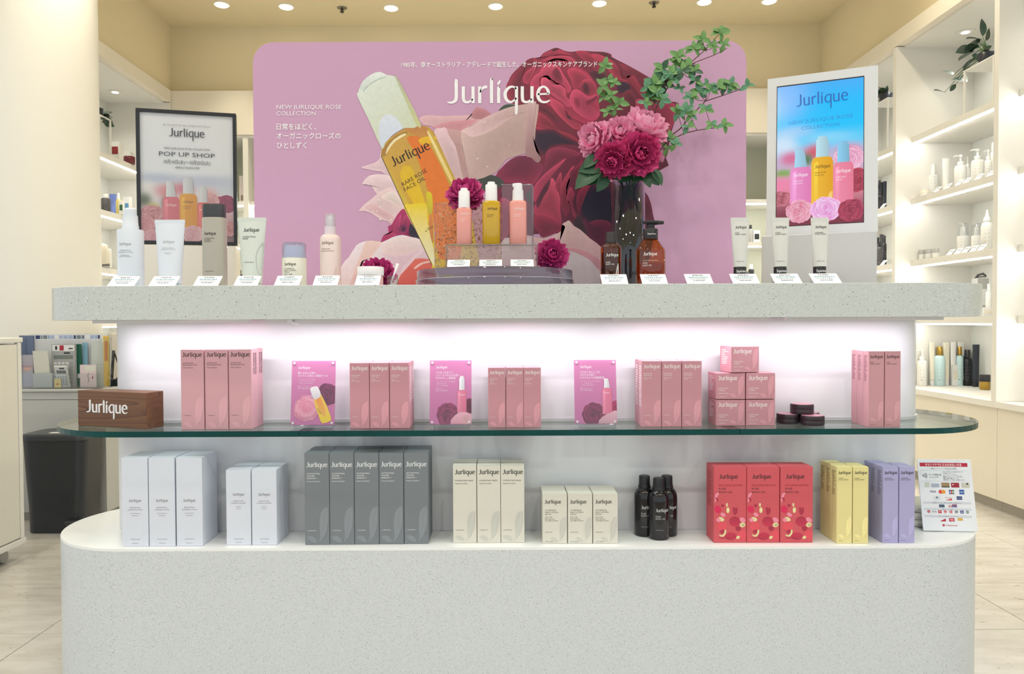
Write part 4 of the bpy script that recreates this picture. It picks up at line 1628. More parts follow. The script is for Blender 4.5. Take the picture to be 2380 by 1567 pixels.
# pale petals of the middle bloom
A(Z1, [(710, 900), (800, 865), (950, 875), (1080, 870), (1280, 860), (1340, 775), (1480, 850), (1400, 900), (1300, 960), (1180, 1030), (1160, 1040), (1170, 1250), (1280, 1567), (1150, 1567), (950, 1050), (760, 970)], (228, 184, 190), (200, 158, 166), 2)
A(Z1, [(1330, 775), (1480, 850), (1380, 910), (1270, 890)], (204, 140, 150), (186, 124, 134), 2)
A(Z1, [(850, 1000), (1000, 940), (1150, 925), (1330, 920), (1180, 1030), (1160, 1100), (1000, 1010)], (220, 152, 164), (206, 150, 158))
A(Z1, [(1560, 825), (1620, 760), (1700, 750), (1780, 770), (1640, 820)], (64, 84, 70))
A(Z1, [(870, 1040), (950, 1005), (1000, 1010), (1100, 1200), (1160, 1370), (1190, 1567), (1080, 1567), (950, 1250)], (234, 200, 208), (212, 180, 180))
A(Z1, [(1010, 1030), (1160, 1040), (1170, 1200), (1250, 1540), (1180, 1540), (1100, 1200)], (206, 164, 164), (186, 150, 148))
A(Z1, [(1270, 1600), (1330, 1525), (1450, 1505), (1560, 1530), (1620, 1600), (1500, 1680), (1340, 1680)], (62, 72, 66), (74, 78, 72))
A(Z1, [(1160, 1035), (1260, 990), (1400, 900), (1550, 830), (1700, 775), (1959, 738), (1990, 800), (1960, 1000), (1930, 1220), (1800, 1290), (1640, 1340), (1530, 1480), (1290, 1567), (1250, 1500), (1180, 1230)], (222, 194, 186), (176, 142, 140), 2, 'd')
A(Z1, [(1160, 1035), (1260, 990), (1400, 900), (1550, 830), (1700, 775), (1959, 738), (1959, 800), (1760, 860), (1600, 960), (1450, 1050), (1280, 1100), (1200, 1050)], (232, 198, 200), (198, 166, 164), 3, 'h')
for k in range(9):
    t = k / 8
    P.line(Z1([(1420 + 200 * t, 1120 - 60 * t), (1410 + 190 * t, 1250), (1370 + 120 * t, 1400), (1340 + 60 * t, 1470)]), .5, (196, 168, 158))
A(Z2, [(330, 770), (430, 740), (430, 800), (415, 1250), (490, 1400), (450, 1460), (380, 1400), (310, 1360), (320, 1100)], (212, 176, 178), (160, 120, 124))
for (a, b, r_) in ((1500, 905, 9), (1415, 950, 16), (1335, 1335, 14), (1440, 1420, 12), (1300, 1300, 8), (1600, 930, 8), (1680, 1180, 7)):
    q = Z1([(a, b)])[0]
    P.ell(q[0], q[1], r_ / 4.6, r_ / 4.6, (238, 222, 218), (190, 160, 156), n=9)
# petals to the left of the bottle
I_ = lambda L: L
A(I_, [(900, 338), (885, 352), (883, 368), (870, 379), (841, 388), (845, 392), (875, 398), (900, 408), (960, 480), (935, 400)], (238, 212, 218), (222, 186, 196), 2)
A(I_, [(894, 406), (859, 408), (843, 424.6), (844, 428.6), (861.5, 431), (872, 446), (877.6, 451.5), (930, 480), (960, 480), (925, 420)], (240, 216, 220), (226, 194, 202), 2)
A(Z4, [(365, 345), (470, 230), (600, 130), (660, 70), (780, 0), (940, 0), (1090, 300), (1020, 400), (900, 550), (830, 510), (700, 470), (600, 400), (500, 355), (440, 345)], (236, 208, 210), (230, 200, 202), 2)
A(Z4, [(720, 130), (860, 40), (960, 60), (1080, 300), (1000, 280), (860, 200)], (240, 224, 218), (228, 204, 200))
A(Z4, [(470, 300), (600, 240), (760, 330), (930, 440), (900, 540), (760, 460), (620, 380)], (228, 186, 190), (222, 184, 190))
for (a, b, r_) in ((680, 180, 30), (700, 290, 22), (600, 355, 16), (660, 350, 16), (880, 490, 20), (710, 480, 22), (540, 300, 14)):
    q = Z4([(a, b)])[0]
    P.ell(q[0], q[1], r_ / 6.8, r_ / 6.8, (246, 230, 230), (206, 176, 178), n=9)
SOFT = (1.15, .75)
# magenta bloom bottom left
A(Z4, [(720, 830), (760, 730), (840, 710), (830, 590), (880, 570), (900, 540), (960, 430), (1020, 350), (1090, 310), (1200, 420), (1350, 790), (1340, 800), (1060, 720), (900, 760), (740, 835)], (192, 56, 112), (134, 36, 84), 2, 'd')
for (L, c0, c1) in (([(900, 700), (960, 520), (1040, 400), (1020, 560), (960, 720)], (206, 76, 128), (160, 48, 96)), ([(1040, 560), (1090, 420), (1150, 430), (1160, 560), (1100, 620)], (198, 70, 120), (140, 40, 84)),
                    ([(980, 640), (1060, 560), (1130, 600), (1110, 690), (1020, 700)], (112, 40, 84), (158, 54, 104)), ([(1040, 640), (1080, 590), (1120, 630), (1080, 680)], (80, 34, 70), (90, 36, 74)),
                    ([(760, 800), (800, 740), (900, 700), (960, 720), (860, 770)], (200, 66, 116), (170, 48, 96)), ([(1180, 560), (1230, 580), (1340, 790), (1180, 740), (1160, 660)], (42, 34, 58), (54, 40, 66))):
    A(Z4, L, c0, c1)
SOFT = (1.03, .95)
# big pale petal at the foot
A(Z4, [(90, 1230), (200, 1090), (330, 890), (420, 840), (490, 820), (600, 815), (735, 840), (900, 760), (1060, 725), (1200, 760), (1350, 800), (1450, 1000), (1560, 1200), (1560, 1620), (60, 1620)], (238, 228, 236), (234, 206, 206), 2)
A(Z4, [(480, 830), (600, 820), (740, 850), (620, 1000), (560, 1090), (430, 1130), (390, 1210), (330, 1400), (240, 1600), (200, 1600), (330, 1200), (430, 950)], (236, 206, 198), (228, 186, 186), 2)
A(Z4, [(760, 860), (1060, 740), (1340, 810), (1420, 950), (1150, 1020), (900, 1050), (760, 1000)], (240, 224, 224), (230, 202, 204), 2)
A(Z4, [(720, 1000), (900, 1050), (1150, 1020), (1420, 960), (1500, 1100), (1200, 1110), (1000, 1370), (940, 1250), (800, 1110)], (230, 202, 214), (222, 190, 206), 2)
A(Z4, [(1040, 1340), (1080, 1230), (1200, 1110), (1480, 1110), (1560, 1210), (1560, 1620), (980, 1620), (980, 1480)], (224, 112, 100), (212, 86, 82), 2)
A(Z4, [(1080, 1220), (1260, 1040), (1400, 960), (1300, 1060), (1120, 1260), (1000, 1380)], (240, 216, 226), (230, 200, 214))
A(Z4, [(1240, 1250), (1340, 1170), (1500, 1130), (1540, 1150), (1380, 1190), (1270, 1260)], (240, 196, 186), None)
# pale petal bottom right
A(Z3, [(210, 1110), (330, 1040), (500, 1010), (700, 1050), (850, 1000), (950, 920), (910, 890), (960, 860), (1000, 850), (1050, 910), (1120, 950), (1230, 1050), (1370, 1160), (1390, 1300), (1400, 1620), (210, 1620)], (228, 190, 190), (196, 156, 170), 2)
A(Z3, [(960, 870), (1000, 855), (1030, 960), (1020, 1080), (960, 1150), (930, 1040)], (236, 206, 202), (210, 170, 172))
A(Z3, [(930, 1160), (1100, 1170), (1250, 1230), (1390, 1340), (1390, 1440), (1200, 1300), (1000, 1210)], (214, 152, 164), (190, 140, 156))
A(Z3, [(950, 1220), (1150, 1250), (1300, 1380), (1370, 1620), (960, 1620)], (206, 194, 200), (190, 178, 188))
A(Z3, [(240, 1100), (340, 1050), (480, 1030), (560, 1090), (420, 1200), (260, 1240)], (228, 204, 200), (214, 184, 186))
SOFT = ()
# printed dropper bottle
A(I_, [(886, 362), (888, 345), (897, 330), (913, 316), (941, 299), (972, 291.5), (993.5, 295), (1003, 302), (1012, 315), (1056, 412), (1090, 485), (1105, 560), (1108, 640), (1012, 640), (1004, 614), (945, 490), (893, 380)], (196, 152, 72), (228, 206, 60), 2)
A(I_, [(897, 372), (905, 340), (925, 320), (950, 315), (975, 380), (1000, 460), (1002, 560), (960, 490)], (202, 160, 76), (214, 170, 44), 2)
A(I_, [(928, 405), (955, 385), (985, 460), (1000, 520), (965, 480)], (222, 182, 40), (236, 196, 30), 2)
A(Z4, [(1080, 290), (1200, 240), (1440, 230), (1450, 450), (1500, 740), (1560, 980), (1560, 1230), (1350, 800)], (238, 210, 30), (240, 238, 206), 2)
A(I_, [(945, 322), (962, 316), (985, 322), (1000, 340), (1040, 415), (1062, 470), (1072, 520), (1070, 600), (1020, 600), (1008, 520), (1000, 470), (985, 410), (962, 350)], (226, 120, 44), (236, 130, 52), 2)
A(I_, [(941, 300), (972, 293), (993, 297), (1004, 306), (985, 322), (960, 312)], (190, 128, 70), (206, 146, 72), 2)
A(I_, [(972, 326), (990, 318), (1012, 318), (1014, 324), (1000, 334), (982, 338)], (238, 196, 36), (228, 170, 40), 2)
A(I_, [(996, 305), (1003, 307), (1060, 425), (1090, 500), (1083, 500), (1040, 420)], (206, 172, 70), (190, 160, 60), 2)
A(I_, [(993, 308), (1000, 312), (1030, 370), (1058, 430), (1052, 432), (1020, 368)], (240, 222, 160), (236, 206, 120), 2)
A(I_, [(886, 362), (890, 345), (905, 328), (925, 313), (944, 305), (946, 312), (925, 322), (908, 340), (898, 362)], (170, 128, 60), None, 2)
A(I_, [(897, 360), (900, 345), (915, 325), (938, 311), (944, 314), (920, 328), (906, 345)], (240, 226, 180), None, 2)
A(Z4, [(1440, 60), (1490, 40), (1530, 100), (1540, 300), (1520, 420), (1480, 420), (1450, 250)], (226, 206, 30), (196, 180, 60))
A(Z4, [(1480, 430), (1530, 420), (1550, 700), (1540, 860), (1500, 720)], (222, 136, 80), (200, 130, 80))
A(I_, [(837, 201.5), (844, 188.5), (863, 173), (883, 167), (898, 174), (913, 176.5), (926, 186), (940, 215), (978, 290), (940, 298), (913, 314), (896, 330), (888, 347), (860, 285), (831, 225), (832, 216)], (224, 232, 226), (204, 212, 178), 2, 'd')
A(I_, [(837, 203), (844, 189), (863, 174), (883, 168), (898, 175), (880, 182), (860, 193), (846, 206), (838, 210)], (232, 238, 234), (206, 216, 208), 2)
A(I_, [(846, 207), (862, 193), (884, 181), (903, 178), (880, 186), (858, 200), (845, 214)], (186, 200, 192), None, 2)
A(I_, [(918, 178), (928, 188), (978, 289), (968, 291), (945, 240)], (184, 190, 160), (206, 206, 150), 2)
A(I_, [(881, 300), (884, 280), (896, 267), (912, 267), (926, 280), (936, 298), (915, 312), (895, 333), (886, 342), (882, 320)], (222, 228, 240), (210, 220, 236), 2)
P.line([(886, 362), (945, 490), (1004, 616)], 1.4, (60, 52, 40))
P.logo(914, 388, 97, (42, 30, 24), rot=-math.atan2(41, 85))
P.text('RARE ROSE', 937, 434, size=13.5, width=66, col=(46, 34, 28), rot=-.545)
P.text('FACE OIL', 942, 446, size=13.5, width=56, col=(46, 34, 28), rot=-.545)
P.text('e 30ml', 990, 540, size=8, col=(60, 50, 30), rot=-.6)
WH = (250, 248, 250)
P.text('1985年、南オーストラリア・アデレードで誕生した、オーガニックスキンケアブランド', 933, 156.5, size=14.5, width=455, col=WH, rot=-.004, bold=True)
P.logo(1040, 240.5, 239, WH, rot=-.003)
P.text('NEW JURLIQUE ROSE', 643, 253.5, size=13.5, width=151, col=WH, bold=False)
P.text('COLLECTION', 643, 268.5, size=13.5, width=91, col=WH)
P.text('日常をほどく、', 643, 301, size=16.5, width=92, col=WH, bold=True)
P.text('オーガニックローズの', 643, 322.5, size=16.5, width=149, col=WH, bold=True)
P.text('ひとしずく', 644, 344.5, size=16.5, width=69, col=WH, bold=True)
M_photo = print_mat('photo_print', .5, grain=.10, gscale=70)
P.build('printed_picture', M_photo, board)

# ================================================================== BLACK FRAMED SIGN (left)
# measured corners -> a turned upright plane
YS = 0.78
a_, b_ = atY(314.6, 249, YS), atY(548, 265, YS + .075)
nrm = Vector((b_.y - a_.y, -(b_.x - a_.x), 0)).normalized()
yaw = math.atan2(b_.y - a_.y, b_.x - a_.x)
fw = (b_ - a_).xy.length
cz0 = atY(325, 566, YS).z
cz1 = (a_.z + b_.z) / 2
mid = (a_ + b_) / 2
stand = thing('framed_sign', 'black-framed upright sign advertising the pop up shop on a white stand', 'sign', (mid.x, mid.y, 0), rotz=yaw)
fh = cz1 - cz0
fb = .011
M_frame = pm('black_frame', (34, 36, 42), .35)
f_ = MB()
f_.box(-fw / 2, fw / 2, 0, .03, cz1 - fb, cz1, bev=.001).box(-fw / 2, fw / 2, 0, .03, cz0, cz0 + fb, bev=.001)
f_.box(-fw / 2, -fw / 2 + fb, 0, .03, cz0 + fb, cz1 - fb).box(fw / 2 - fb, fw / 2, 0, .03, cz0 + fb, cz1 - fb)
meshobj('frame', f_.mesh('frame', M_frame), stand)
meshobj('back_plate', MB().box(-fw / 2 + .004, fw / 2 - .004, .010, .028, cz0 + .004, cz1 - .004).mesh('back_plate', pm('poster_white', (226, 230, 234), .5)), stand)
meshobj('pedestal', MB().box(-fw * .46, fw * .48, .0, .16, 0.0, cz0 - .002, bev=.003).mesh('pedestal', M_white), stand)
iw, ih = fw - 2 * fb, fh - 2 * fb
# picture drawn in a 100 x 138 sheet
kx, ky = iw / 100.0, ih / 138.0
P = Print(lambda u, v, h: (-iw / 2 + u * kx, .0099 - h, cz1 - fb - v * ky), step=.000006, flip=True, clip=(0, 0, 100, 138))
P.field(0, 0, 100, 138, 40, 56, ((6, 84, 12, 14, (240, 240, 238)), (28, 84, 14, 9, (226, 150, 158)), (46, 80, 12, 9, (216, 132, 146)), (4, 94, 8, 8, (104, 114, 84)), (13, 101, 6, 4, (196, 196, 60)), (27, 97, 6, 8, (120, 118, 96)), (76, 86, 12, 9, (230, 182, 186)), (92, 78, 14, 12, (212, 220, 232)), (20, 70, 24, 5, (196, 206, 226)), (70, 72, 30, 6, (200, 208, 228)), (50, 132, 60, 8, (120, 90, 92))),
        ((0, (244, 247, 250)), (60, (240, 245, 250)), (74, (222, 230, 244)), (88, (236, 238, 244)), (110, (214, 170, 178)), (138, (150, 108, 112))))
print_rose(P, 12, 110, 15, ((176, 96, 104), (220, 150, 156), (240, 196, 198)), 3, .7)
print_rose(P, 91, 96, 12, ((96, 20, 52), (160, 36, 88), (196, 70, 116)), 5, .8)
print_rose(P, 74, 94, 10, ((190, 120, 126), (226, 164, 166), (240, 200, 200)), 6)
print_rose(P, 3, 122, 12, ((190, 110, 120), (226, 150, 158), (240, 190, 196)), 8)
bottle_print(P, 23, 41, 72, 90, 122, (226, 128, 142), (216, 108, 120), pump=True)
bottle_print(P, 60, 74, 77, 95, 128, (228, 120, 112), (220, 104, 98))
bottle_print(P, 41, 60, 68, 86, 128, (236, 172, 60), (224, 150, 30))
P.logo(45, 96, 11, (90, 60, 20))
P.text('RARE ROSE', 44.5, 100.5, size=1.8, col=(90, 60, 20))
P.text('FACE OIL', 44.5, 102.6, size=1.8, col=(90, 60, 20))
P.logo(26.5, 100, 11.5, (250, 226, 230))
P.logo(62, 104, 9, (250, 226, 226))
print_rose(P, 55, 130, 12, ((206, 136, 150), (232, 178, 188), (246, 214, 218)), 9, .8)
print_rose(P, 12, 134, 10, ((200, 120, 136), (232, 168, 180), (244, 204, 210)), 10, .8)
print_rose(P, 95, 124, 8, ((170, 90, 96), (214, 140, 146), (236, 180, 182)), 11)
P.text('オーストラリア オーガニックスキンケアブランド', 50, 13.4, size=2.5, width=51, col=(50, 54, 60), align='C')
P.logo(31, 24.5, 38, (30, 32, 38))
P.text('NEW JURLIQUE ROSE COLLECTION', 50, 38.5, size=2.8, width=49, col=(70, 74, 80), align='C')
P.text('POP UP SHOP', 50, 46, size=6.6, width=60, col=(36, 38, 44), align='C')
P.text('10月14日(水)～10月20日(火)', 50, 54, size=5.2, width=50, col=(44, 46, 52), align='C')
P.text('※最終日は午後6時30分閉場', 50, 59, size=2.6, width=26, col=(70, 72, 78), align='C')
meshobj('poster_print', P.mesh('poster_print', print_mat('poster_ink', .35)), stand)
meshobj('cover_glass', MB().box(-iw / 2, iw / 2, .003, .005, cz0 + fb, cz1 - fb).mesh('cover_glass', glass('sign_cover', (252, 252, 252), .02, 1.0)), stand)

# ================================================================== WHITE KIOSK SCREEN (right)
YK = 0.62
kr = atY(2040, 148, YK)
kl = atY(1779, 182, YK + .135)
yawk = math.atan2(kr.y - kl.y, kr.x - kl.x)
kw = (kr - kl).xy.length - .004
mk = (kr + kl) / 2
kz1 = (kr.z + kl.z) / 2
kiosk = thing('display_kiosk', 'white leaning kiosk with a bright blue screen of bottles and roses', 'kiosk', (mk.x - .009, mk.y - .03, 0), rotz=yawk)
lean = .085      # the face leans back by this much per metre
zk0 = atY(1900, 545, YK + .05).z
M_kiosk = pm('kiosk_white', (222, 226, 230), .4)


def kq(x, z, o=0.0):
    return (x, (z - zk0) * lean - o, z)


kb = MB()
V = [kq(-kw / 2, zk0), kq(kw / 2, zk0), kq(kw / 2, kz1), kq(-kw / 2, kz1)]
V += [(v[0], v[1] + .10, v[2]) for v in V]
kb.add(V, [(0, 1, 2, 3), (5, 4, 7, 6), (1, 5, 6, 2), (4, 0, 3, 7), (3, 2, 6, 7), (4, 5, 1, 0)])
meshobj('housing', kb.mesh('housing', M_kiosk), kiosk)
# screen in photo pixels: corners TL(1804,205) TR(2007,178) BR(1996,521) BL(1787,524)
sw0, sw1 = -kw * .405, kw * .375
sz0, sz1 = atY(1890, 522, YK + .05).z, atY(1900, 190, YK + .07).z
meshobj('screen_bezel', MB().add([kq(sw0 - .002, sz0 - .002, .0008), kq(sw1 + .002, sz0 - .002, .0008), kq(sw1 + .002, sz1 + .004, .0008), kq(sw0 - .002, sz1 + .004, .0008)], [(0, 1, 2, 3)]).mesh('screen_bezel', pm('dark_bezel', (30, 30, 50), .3)), kiosk)
iw, ih = sw1 - sw0, sz1 - sz0
kx, ky = iw / 100.0, ih / 166.0
P = Print(lambda u, v, h: kq(sw0 + u * kx, sz1 - v * ky, .001 + h), step=.000006, flip=True, clip=(0, 0, 100, 166))
P.field(0, 0, 100, 166, 40, 66, ((8, 12, 30, 30, (120, 186, 252)), (20, 56, 26, 8, (150, 206, 248)), (8, 72, 18, 14, (206, 228, 250)), (60, 66, 30, 7, (130, 214, 252)), (18, 87, 16, 9, (216, 112, 156)), (45, 82, 14, 10, (214, 90, 112)), (36, 90, 7, 8, (84, 126, 90)), (8, 104, 12, 5, (120, 172, 80)), (6, 118, 16, 10, (238, 134, 174)), (84, 84, 16, 9, (226, 134, 166)), (50, 156, 70, 16, (120, 34, 56))),
        ((0, (64, 176, 250)), (24, (10, 190, 255)), (52, (0, 196, 255)), (70, (96, 206, 250)), (88, (190, 190, 224)), (120, (226, 140, 160)), (166, (120, 40, 60))))
print_rose(P, 84, 92, 17, ((210, 110, 160), (250, 180, 214), (255, 220, 240)), 21, .8)
print_rose(P, 92, 118, 14, ((110, 20, 40), (180, 50, 80), (216, 90, 120)), 22)
print_rose(P, 6, 134, 13, ((120, 40, 50), (206, 100, 120), (236, 150, 170)), 23, .7)
bottle_print(P, 16, 41, 76, 98, 150, (238, 150, 206), (222, 120, 180), (170, 220, 246), pump=True)
bottle_print(P, 66, 89, 72, 96, 148, (240, 140, 170), (230, 120, 150), (140, 210, 246))
bottle_print(P, 41, 66, 64, 88, 150, (240, 190, 50), (226, 160, 10), (190, 232, 246))
P.logo(45, 101, 18, (80, 56, 20))
P.text('RARE ROSE', 45, 107, size=2.6, col=(80, 56, 20))
P.text('FACE OIL', 45, 110, size=2.6, col=(80, 56, 20))
P.logo(20, 109, 17, (250, 240, 250))
P.text('RARE ROSE', 20, 115, size=2.3, col=(250, 230, 244))
P.text('EMULSION', 20, 118, size=2.3, col=(250, 230, 244))
P.logo(69, 108, 17, (250, 240, 244))
P.text('RARE ROSE', 69, 114, size=2.3, col=(250, 230, 236))
P.text('SERUM', 69, 117, size=2.3, col=(250, 230, 236))
leaf_motif(P, 52, 150, 14, -52, (246, 206, 110), (230, 180, 60))
print_rose(P, 27, 150, 16, ((200, 70, 100), (244, 160, 190), (255, 214, 232)), 24, .85)
print_rose(P, 58, 149, 18, ((216, 110, 190), (250, 190, 240), (255, 230, 255)), 25, .8)
print_rose(P, 86, 152, 15, ((110, 20, 50), (170, 40, 76), (206, 80, 112)), 26, .85)
P.logo(23, 26, 60, (40, 110, 190), rot=-.02)
P.text('NEW JURLIQUE ROSE', 51, 46, size=6.0, width=74, col=(60, 146, 214), rot=-.02, align='C')
P.text('COLLECTION', 51, 54, size=6.0, width=44, col=(60, 146, 214), rot=-.02, align='C')
meshobj('screen', P.mesh('screen', print_mat('screen_glow', .15, emit=0.95)), kiosk)
meshobj('foot', MB().box(-kw / 2 - .012, kw / 2 - .004, -.028, .12, 0.0, zk0 - .0005, bev=.003).mesh('foot', pm('kiosk_white_shaded', (206, 208, 210), .4)), kiosk)  # kiosk white made slightly darker: shade of the lower plane put into the colour

# ================================================================== THINGS ON THE COUNTERTOP
ZT = ZS + .0003
M_wp = pm('white_plastic', (238, 240, 243), .35)
M_wp2 = pm('soft_white_plastic', (222, 230, 240), .4)
M_clear = glass('clear_acrylic', (247, 249, 250), .02, 1.3)
M_clearedge = glass('clear_acrylic_frosted', (238, 240, 244), .15, 1.6, body=.12, bodycol=(230, 232, 240))


def tubemap(cx, cy, a0, a1, b0, b1, z0, h):
    """front of a tube squeezed flat at the top: half-width a, half-depth b vary with height"""
    def f(u, v, hh):
        t = max(0, min(1, v / h))
        a = a0 + (a1 - a0) * t
        b = b0 * (1 - t) ** .85 + b1
        q = max(-.98, min(.98, u / a))
        return (cx + u, cy - b * math.sqrt(1 - q * q) - hh, z0 + v)
    return f


def top_bottle_pos(px, Y):
    return atY(px, 700, Y).x


def hz(px, py, Y):
    return atY(px, py, Y).z - ZT


def pxw(a, b, Y):
    return atY(b, 600, Y).x - atY(a, 600, Y).x


# --- white airless lotion bottle
Y = .15
x = top_bottle_pos(305.5, Y)
r = pxw(277, 334, Y) / 2
H = hz(305, 535, Y)
loc = (x, Y, ZT)
t = thing('lotion_bottle', 'tall white lotion bottle with stepped white cap at the end of the countertop', 'bottle', loc)
MB().lathe([(r * .96, 0), (r, .002), (r, H - .002), (r * .97, H)], 36, loc).build('body', M_wp2, t)
rc = pxw(288.5, 323, Y) / 2
h1, h2, h3 = hz(305, 526, Y), hz(305, 501, Y), hz(305, 484, Y)
MB().lathe([(rc * 1.06, H), (rc * 1.06, h1), (rc, h1 + .0008), (rc * .93, h2)], 28, loc).build('collar', M_wp2, t)
MB().lathe([(rc * .80, h2), (rc * .80, h3 - .006), (rc * .74, h3 - .002), (rc * .5, h3)], 24, loc).build('pump_head', M_wp2, t)
P = Print(cylmap(x, Y, r, ZT))
P.logo(-.0155, hz(305, 573, Y), .031, (150, 150, 152))
for k, (s, py) in enumerate((('REPLENISHING', 586), ('CLEANSING LOTION', 590.5), ('Revitalisante', 597), ('Lotion Nettoyante', 600))):
    v, f_, w_ = text_tris(s)
    P.text(s, -w_ * .0042 / 2, hz(305, py, Y), size=.0042, col=(140, 142, 146))
P.build('label_print', M_print, t)


# --- tubes standing on their caps
def tube_thing(name, label, px0, px1, pb0, pb1, ytop, Y, mat, draw, group=None, cap=None, crimp=.009):
    xc = (px0 + px1) / 2
    x = atY(xc, 600, Y).x
    a1 = pxw(px0, px1, Y) / 2
    a0 = pxw(pb0, pb1, Y) / 2
    H = hz(xc, ytop, Y)
    loc = (x, Y, ZT)
    t = thing(name, label, 'tube', loc, group)
    zc = cap[0] if cap else .012
    rings = []
    n = 28
    for i in range(9):
        q = i / 8
        a = a0 + (a1 - a0) * q
        b = (a0 * .92) * (1 - q) ** .85 + .0012
        z = zc + (H - crimp - zc) * q
        rings.append([(x + a * math.cos(2 * PI * k / n), Y + b * math.sin(2 * PI * k / n), ZT + z) for k in range(n)])
    MB().loft(rings).build('body', mat, t)
    MB().box(x - a1, x + a1, Y - .0011, Y + .0011, ZT + H - crimp, ZT + H).build('crimp', mat, t)
    cm = cap[1] if cap else mat
    MB().lathe([(a0 * .93, 0), (a0 * .96, .001), (a0 * .96, zc - .001), (a0 * .9, zc)], 28, loc, sy=.95).build('cap', cm, t)
    P = Print(tubemap(x, Y, a0, a1, a0 * .92, .0012, ZT + zc, H - crimp - zc), base=.0006)
    draw(P, H - crimp - zc, a0, a1, zc)
    P.build('label_print', M_print, t)
    if cap and len(cap) > 2:
        P = Print(cylmap(x, Y, a0 * .96, ZT))
        P.text(cap[2], 0, zc * .70, size=.0095, width=a0 * 1.62, col=(244, 246, 248), align='C', bold=True)
        P.build('cap_print', M_print, t)
    return t


def lab(Yv, zc, lines, logo_px, logo_w, ink, cx=0.0):
    def f(P, h, a0, a1, zc_):
        P.logo(cx - logo_w / 2, hz(400, logo_px, Yv) - zc_, logo_w, ink, bold=1.1)
        for (s, py, sz, al) in lines:
            P.text(s, cx if al == 'C' else cx - logo_w / 2 - .001, hz(400, py, Yv) - zc_, size=sz, col=ink, align=al)
    return f


Y = .14
tube_thing('cream_tube', 'white squeeze tube with faint lettering beside the tall white lotion bottle', 361, 431, 373, 423, 511, Y, M_wp2,
           lab(Y, 0, [('REPLENISHING', 579, .0042, 'C'), ('CLEANSING CREAM', 582.5, .0042, 'C'), ('Nettoyante', 590, .0038, 'C'), ('Creme', 593, .0038, 'C')], 566, .030, (190, 192, 190)))
SAGE = pm('sage_plastic', (214, 222, 214), .4)


def d_sage(P, h, a0, a1, zc):
    lab(.14, 0, [('HYDRATING', 554, .0058, 'L'), ('MASK', 558.5, .0058, 'L')], 540, .040, (52, 54, 56))(P, h, a0, a1, zc)
    P.text('e 100ml/3.4fl.oz', -.018, hz(580, 612, .14) - zc, size=.0042, col=(90, 92, 92))
    w = a1
    P.poly([(w * .62, h * .10), (w * .45, h * .22), (w * .36, h * .42), (w * .50, h * .55), (w * .86, h * .66), (w * .80, h * .4), (w * .70, h * .2)], (190, 198, 192), smooth=3)


tube_thing('cream_tube', 'pale sage squeeze tube with black lettering next to the dark-capped bottle', 553, 620, 566, 609, 506, Y, SAGE, d_sage)
HC = pm('hand_cream_plastic', (216, 218, 212), .4)
for k, (x0, x1, lb, s) in enumerate(((1698, 1742, 'slim pale hand cream tube with black cap, nearest the pink panel', 'ROSE'), (1792.5, 1834, 'slim pale hand cream tube with black cap, middle of three before the kiosk', 'CITRUS'), (1884, 1926, 'slim pale hand cream tube with black cap, rightmost of three before the kiosk', 'LAVENDER'))):
    def dh(P, h, a0, a1, zc, s=s):
        lab(.12, 0, [(s, 549, .0042, 'L'), ('HAND CREAM', 552.5, .0042, 'L')], 537, .028, (60, 62, 62), .001)(P, h, a0, a1, zc)
        P.text('e 40ml/1.4oz', -.013, .012, size=.0036, col=(90, 90, 90))
    xc = (x0 + x1) / 2
    tube_thing('hand_cream_tube', lb, x0, x1, xc - 15, xc + 15, 506, .12, HC, dh, 'hand cream tubes with black caps', cap=(.0465, M_blackcap, 'Experience'), crimp=.010)

# --- frosted bottle with dark cap
Y = .15
x = atY(499.5, 600, Y).x
w = pxw(473, 526, Y) / 2
loc = (x, Y, ZT)
t = thing('essence_bottle', 'frosted grey-beige bottle with a charcoal cap between two squeeze tubes', 'bottle', loc)
H0, H1 = hz(500, 507, Y), hz(500, 476, Y)
MB().lathe([(w * .94, 0), (w, .003), (w, H0 - .004), (w * .95, H0)], 36, loc, sy=.72, power=3.2).build('body', pm('frosted_beige', (176, 172, 160), .3, coat=.4), t)
MB().lathe([(w * .94, H0 + .0005), (w * .94, H1 - .002), (w * .9, H1)], 36, loc, sy=.72, power=3.2).build('cap', pm('charcoal_cap', (58, 60, 66), .4), t)
P = Print(lambda u, v, h: (x + u, Y - w * .72 - .0002 - h, ZT + v), base=.0004)
P.logo(-.0185, hz(500, 548, Y), .030, (40, 40, 42), bold=1.15)
for s, py in (('ACTIVATING', 557.5), ('WATER', 561), ('ESSENCE +', 564.5)):
    P.text(s, -.0185, hz(500, py, Y), size=.0044, col=(60, 60, 60))
P.text('e 150ml/5.0fl.oz', -.0185, hz(500, 633, Y), size=.0036, col=(70, 70, 70))
P.build('label_print', M_print, t)

# --- airless pump with clear overcap
Y = .12
x = atY(684, 600, Y).x
r = pxw(656.5, 712, Y) / 2
loc = (x, Y, ZT)
t = thing('sun_lotion_pump', 'short cream pump bottle under a clear dome cap in front of the pink panel', 'bottle', loc)
H0, H1, H2 = hz(684, 601, Y), hz(684, 565, Y), hz(684, 572, Y)
MB().lathe([(r * .97, 0), (r, .002), (r, H0), (r * .9, H0 + .001)], 36, loc).build('body', pm('cream_plastic', (222, 222, 208), .35), t)
MB().lathe([(r * .86, H0 + .001), (r * .82, H0 + .012), (r * .74, H2 - .003), (r * .66, H2)], 30, loc).build('pump_head', M_wp2, t)
MB().lathe([(r * .99, H0), (r * .97, H1 - .004), (r * .90, H1)], 36, loc).build('clear_cap', glass('dome_cap', (226, 228, 242), .06, 2.0, body=.22, bodycol=(214, 220, 240)), t)
P = Print(cylmap(x, Y, r, ZT))
P.logo(-.019, hz(684, 619, Y), .031, (44, 46, 48), bold=1.2)
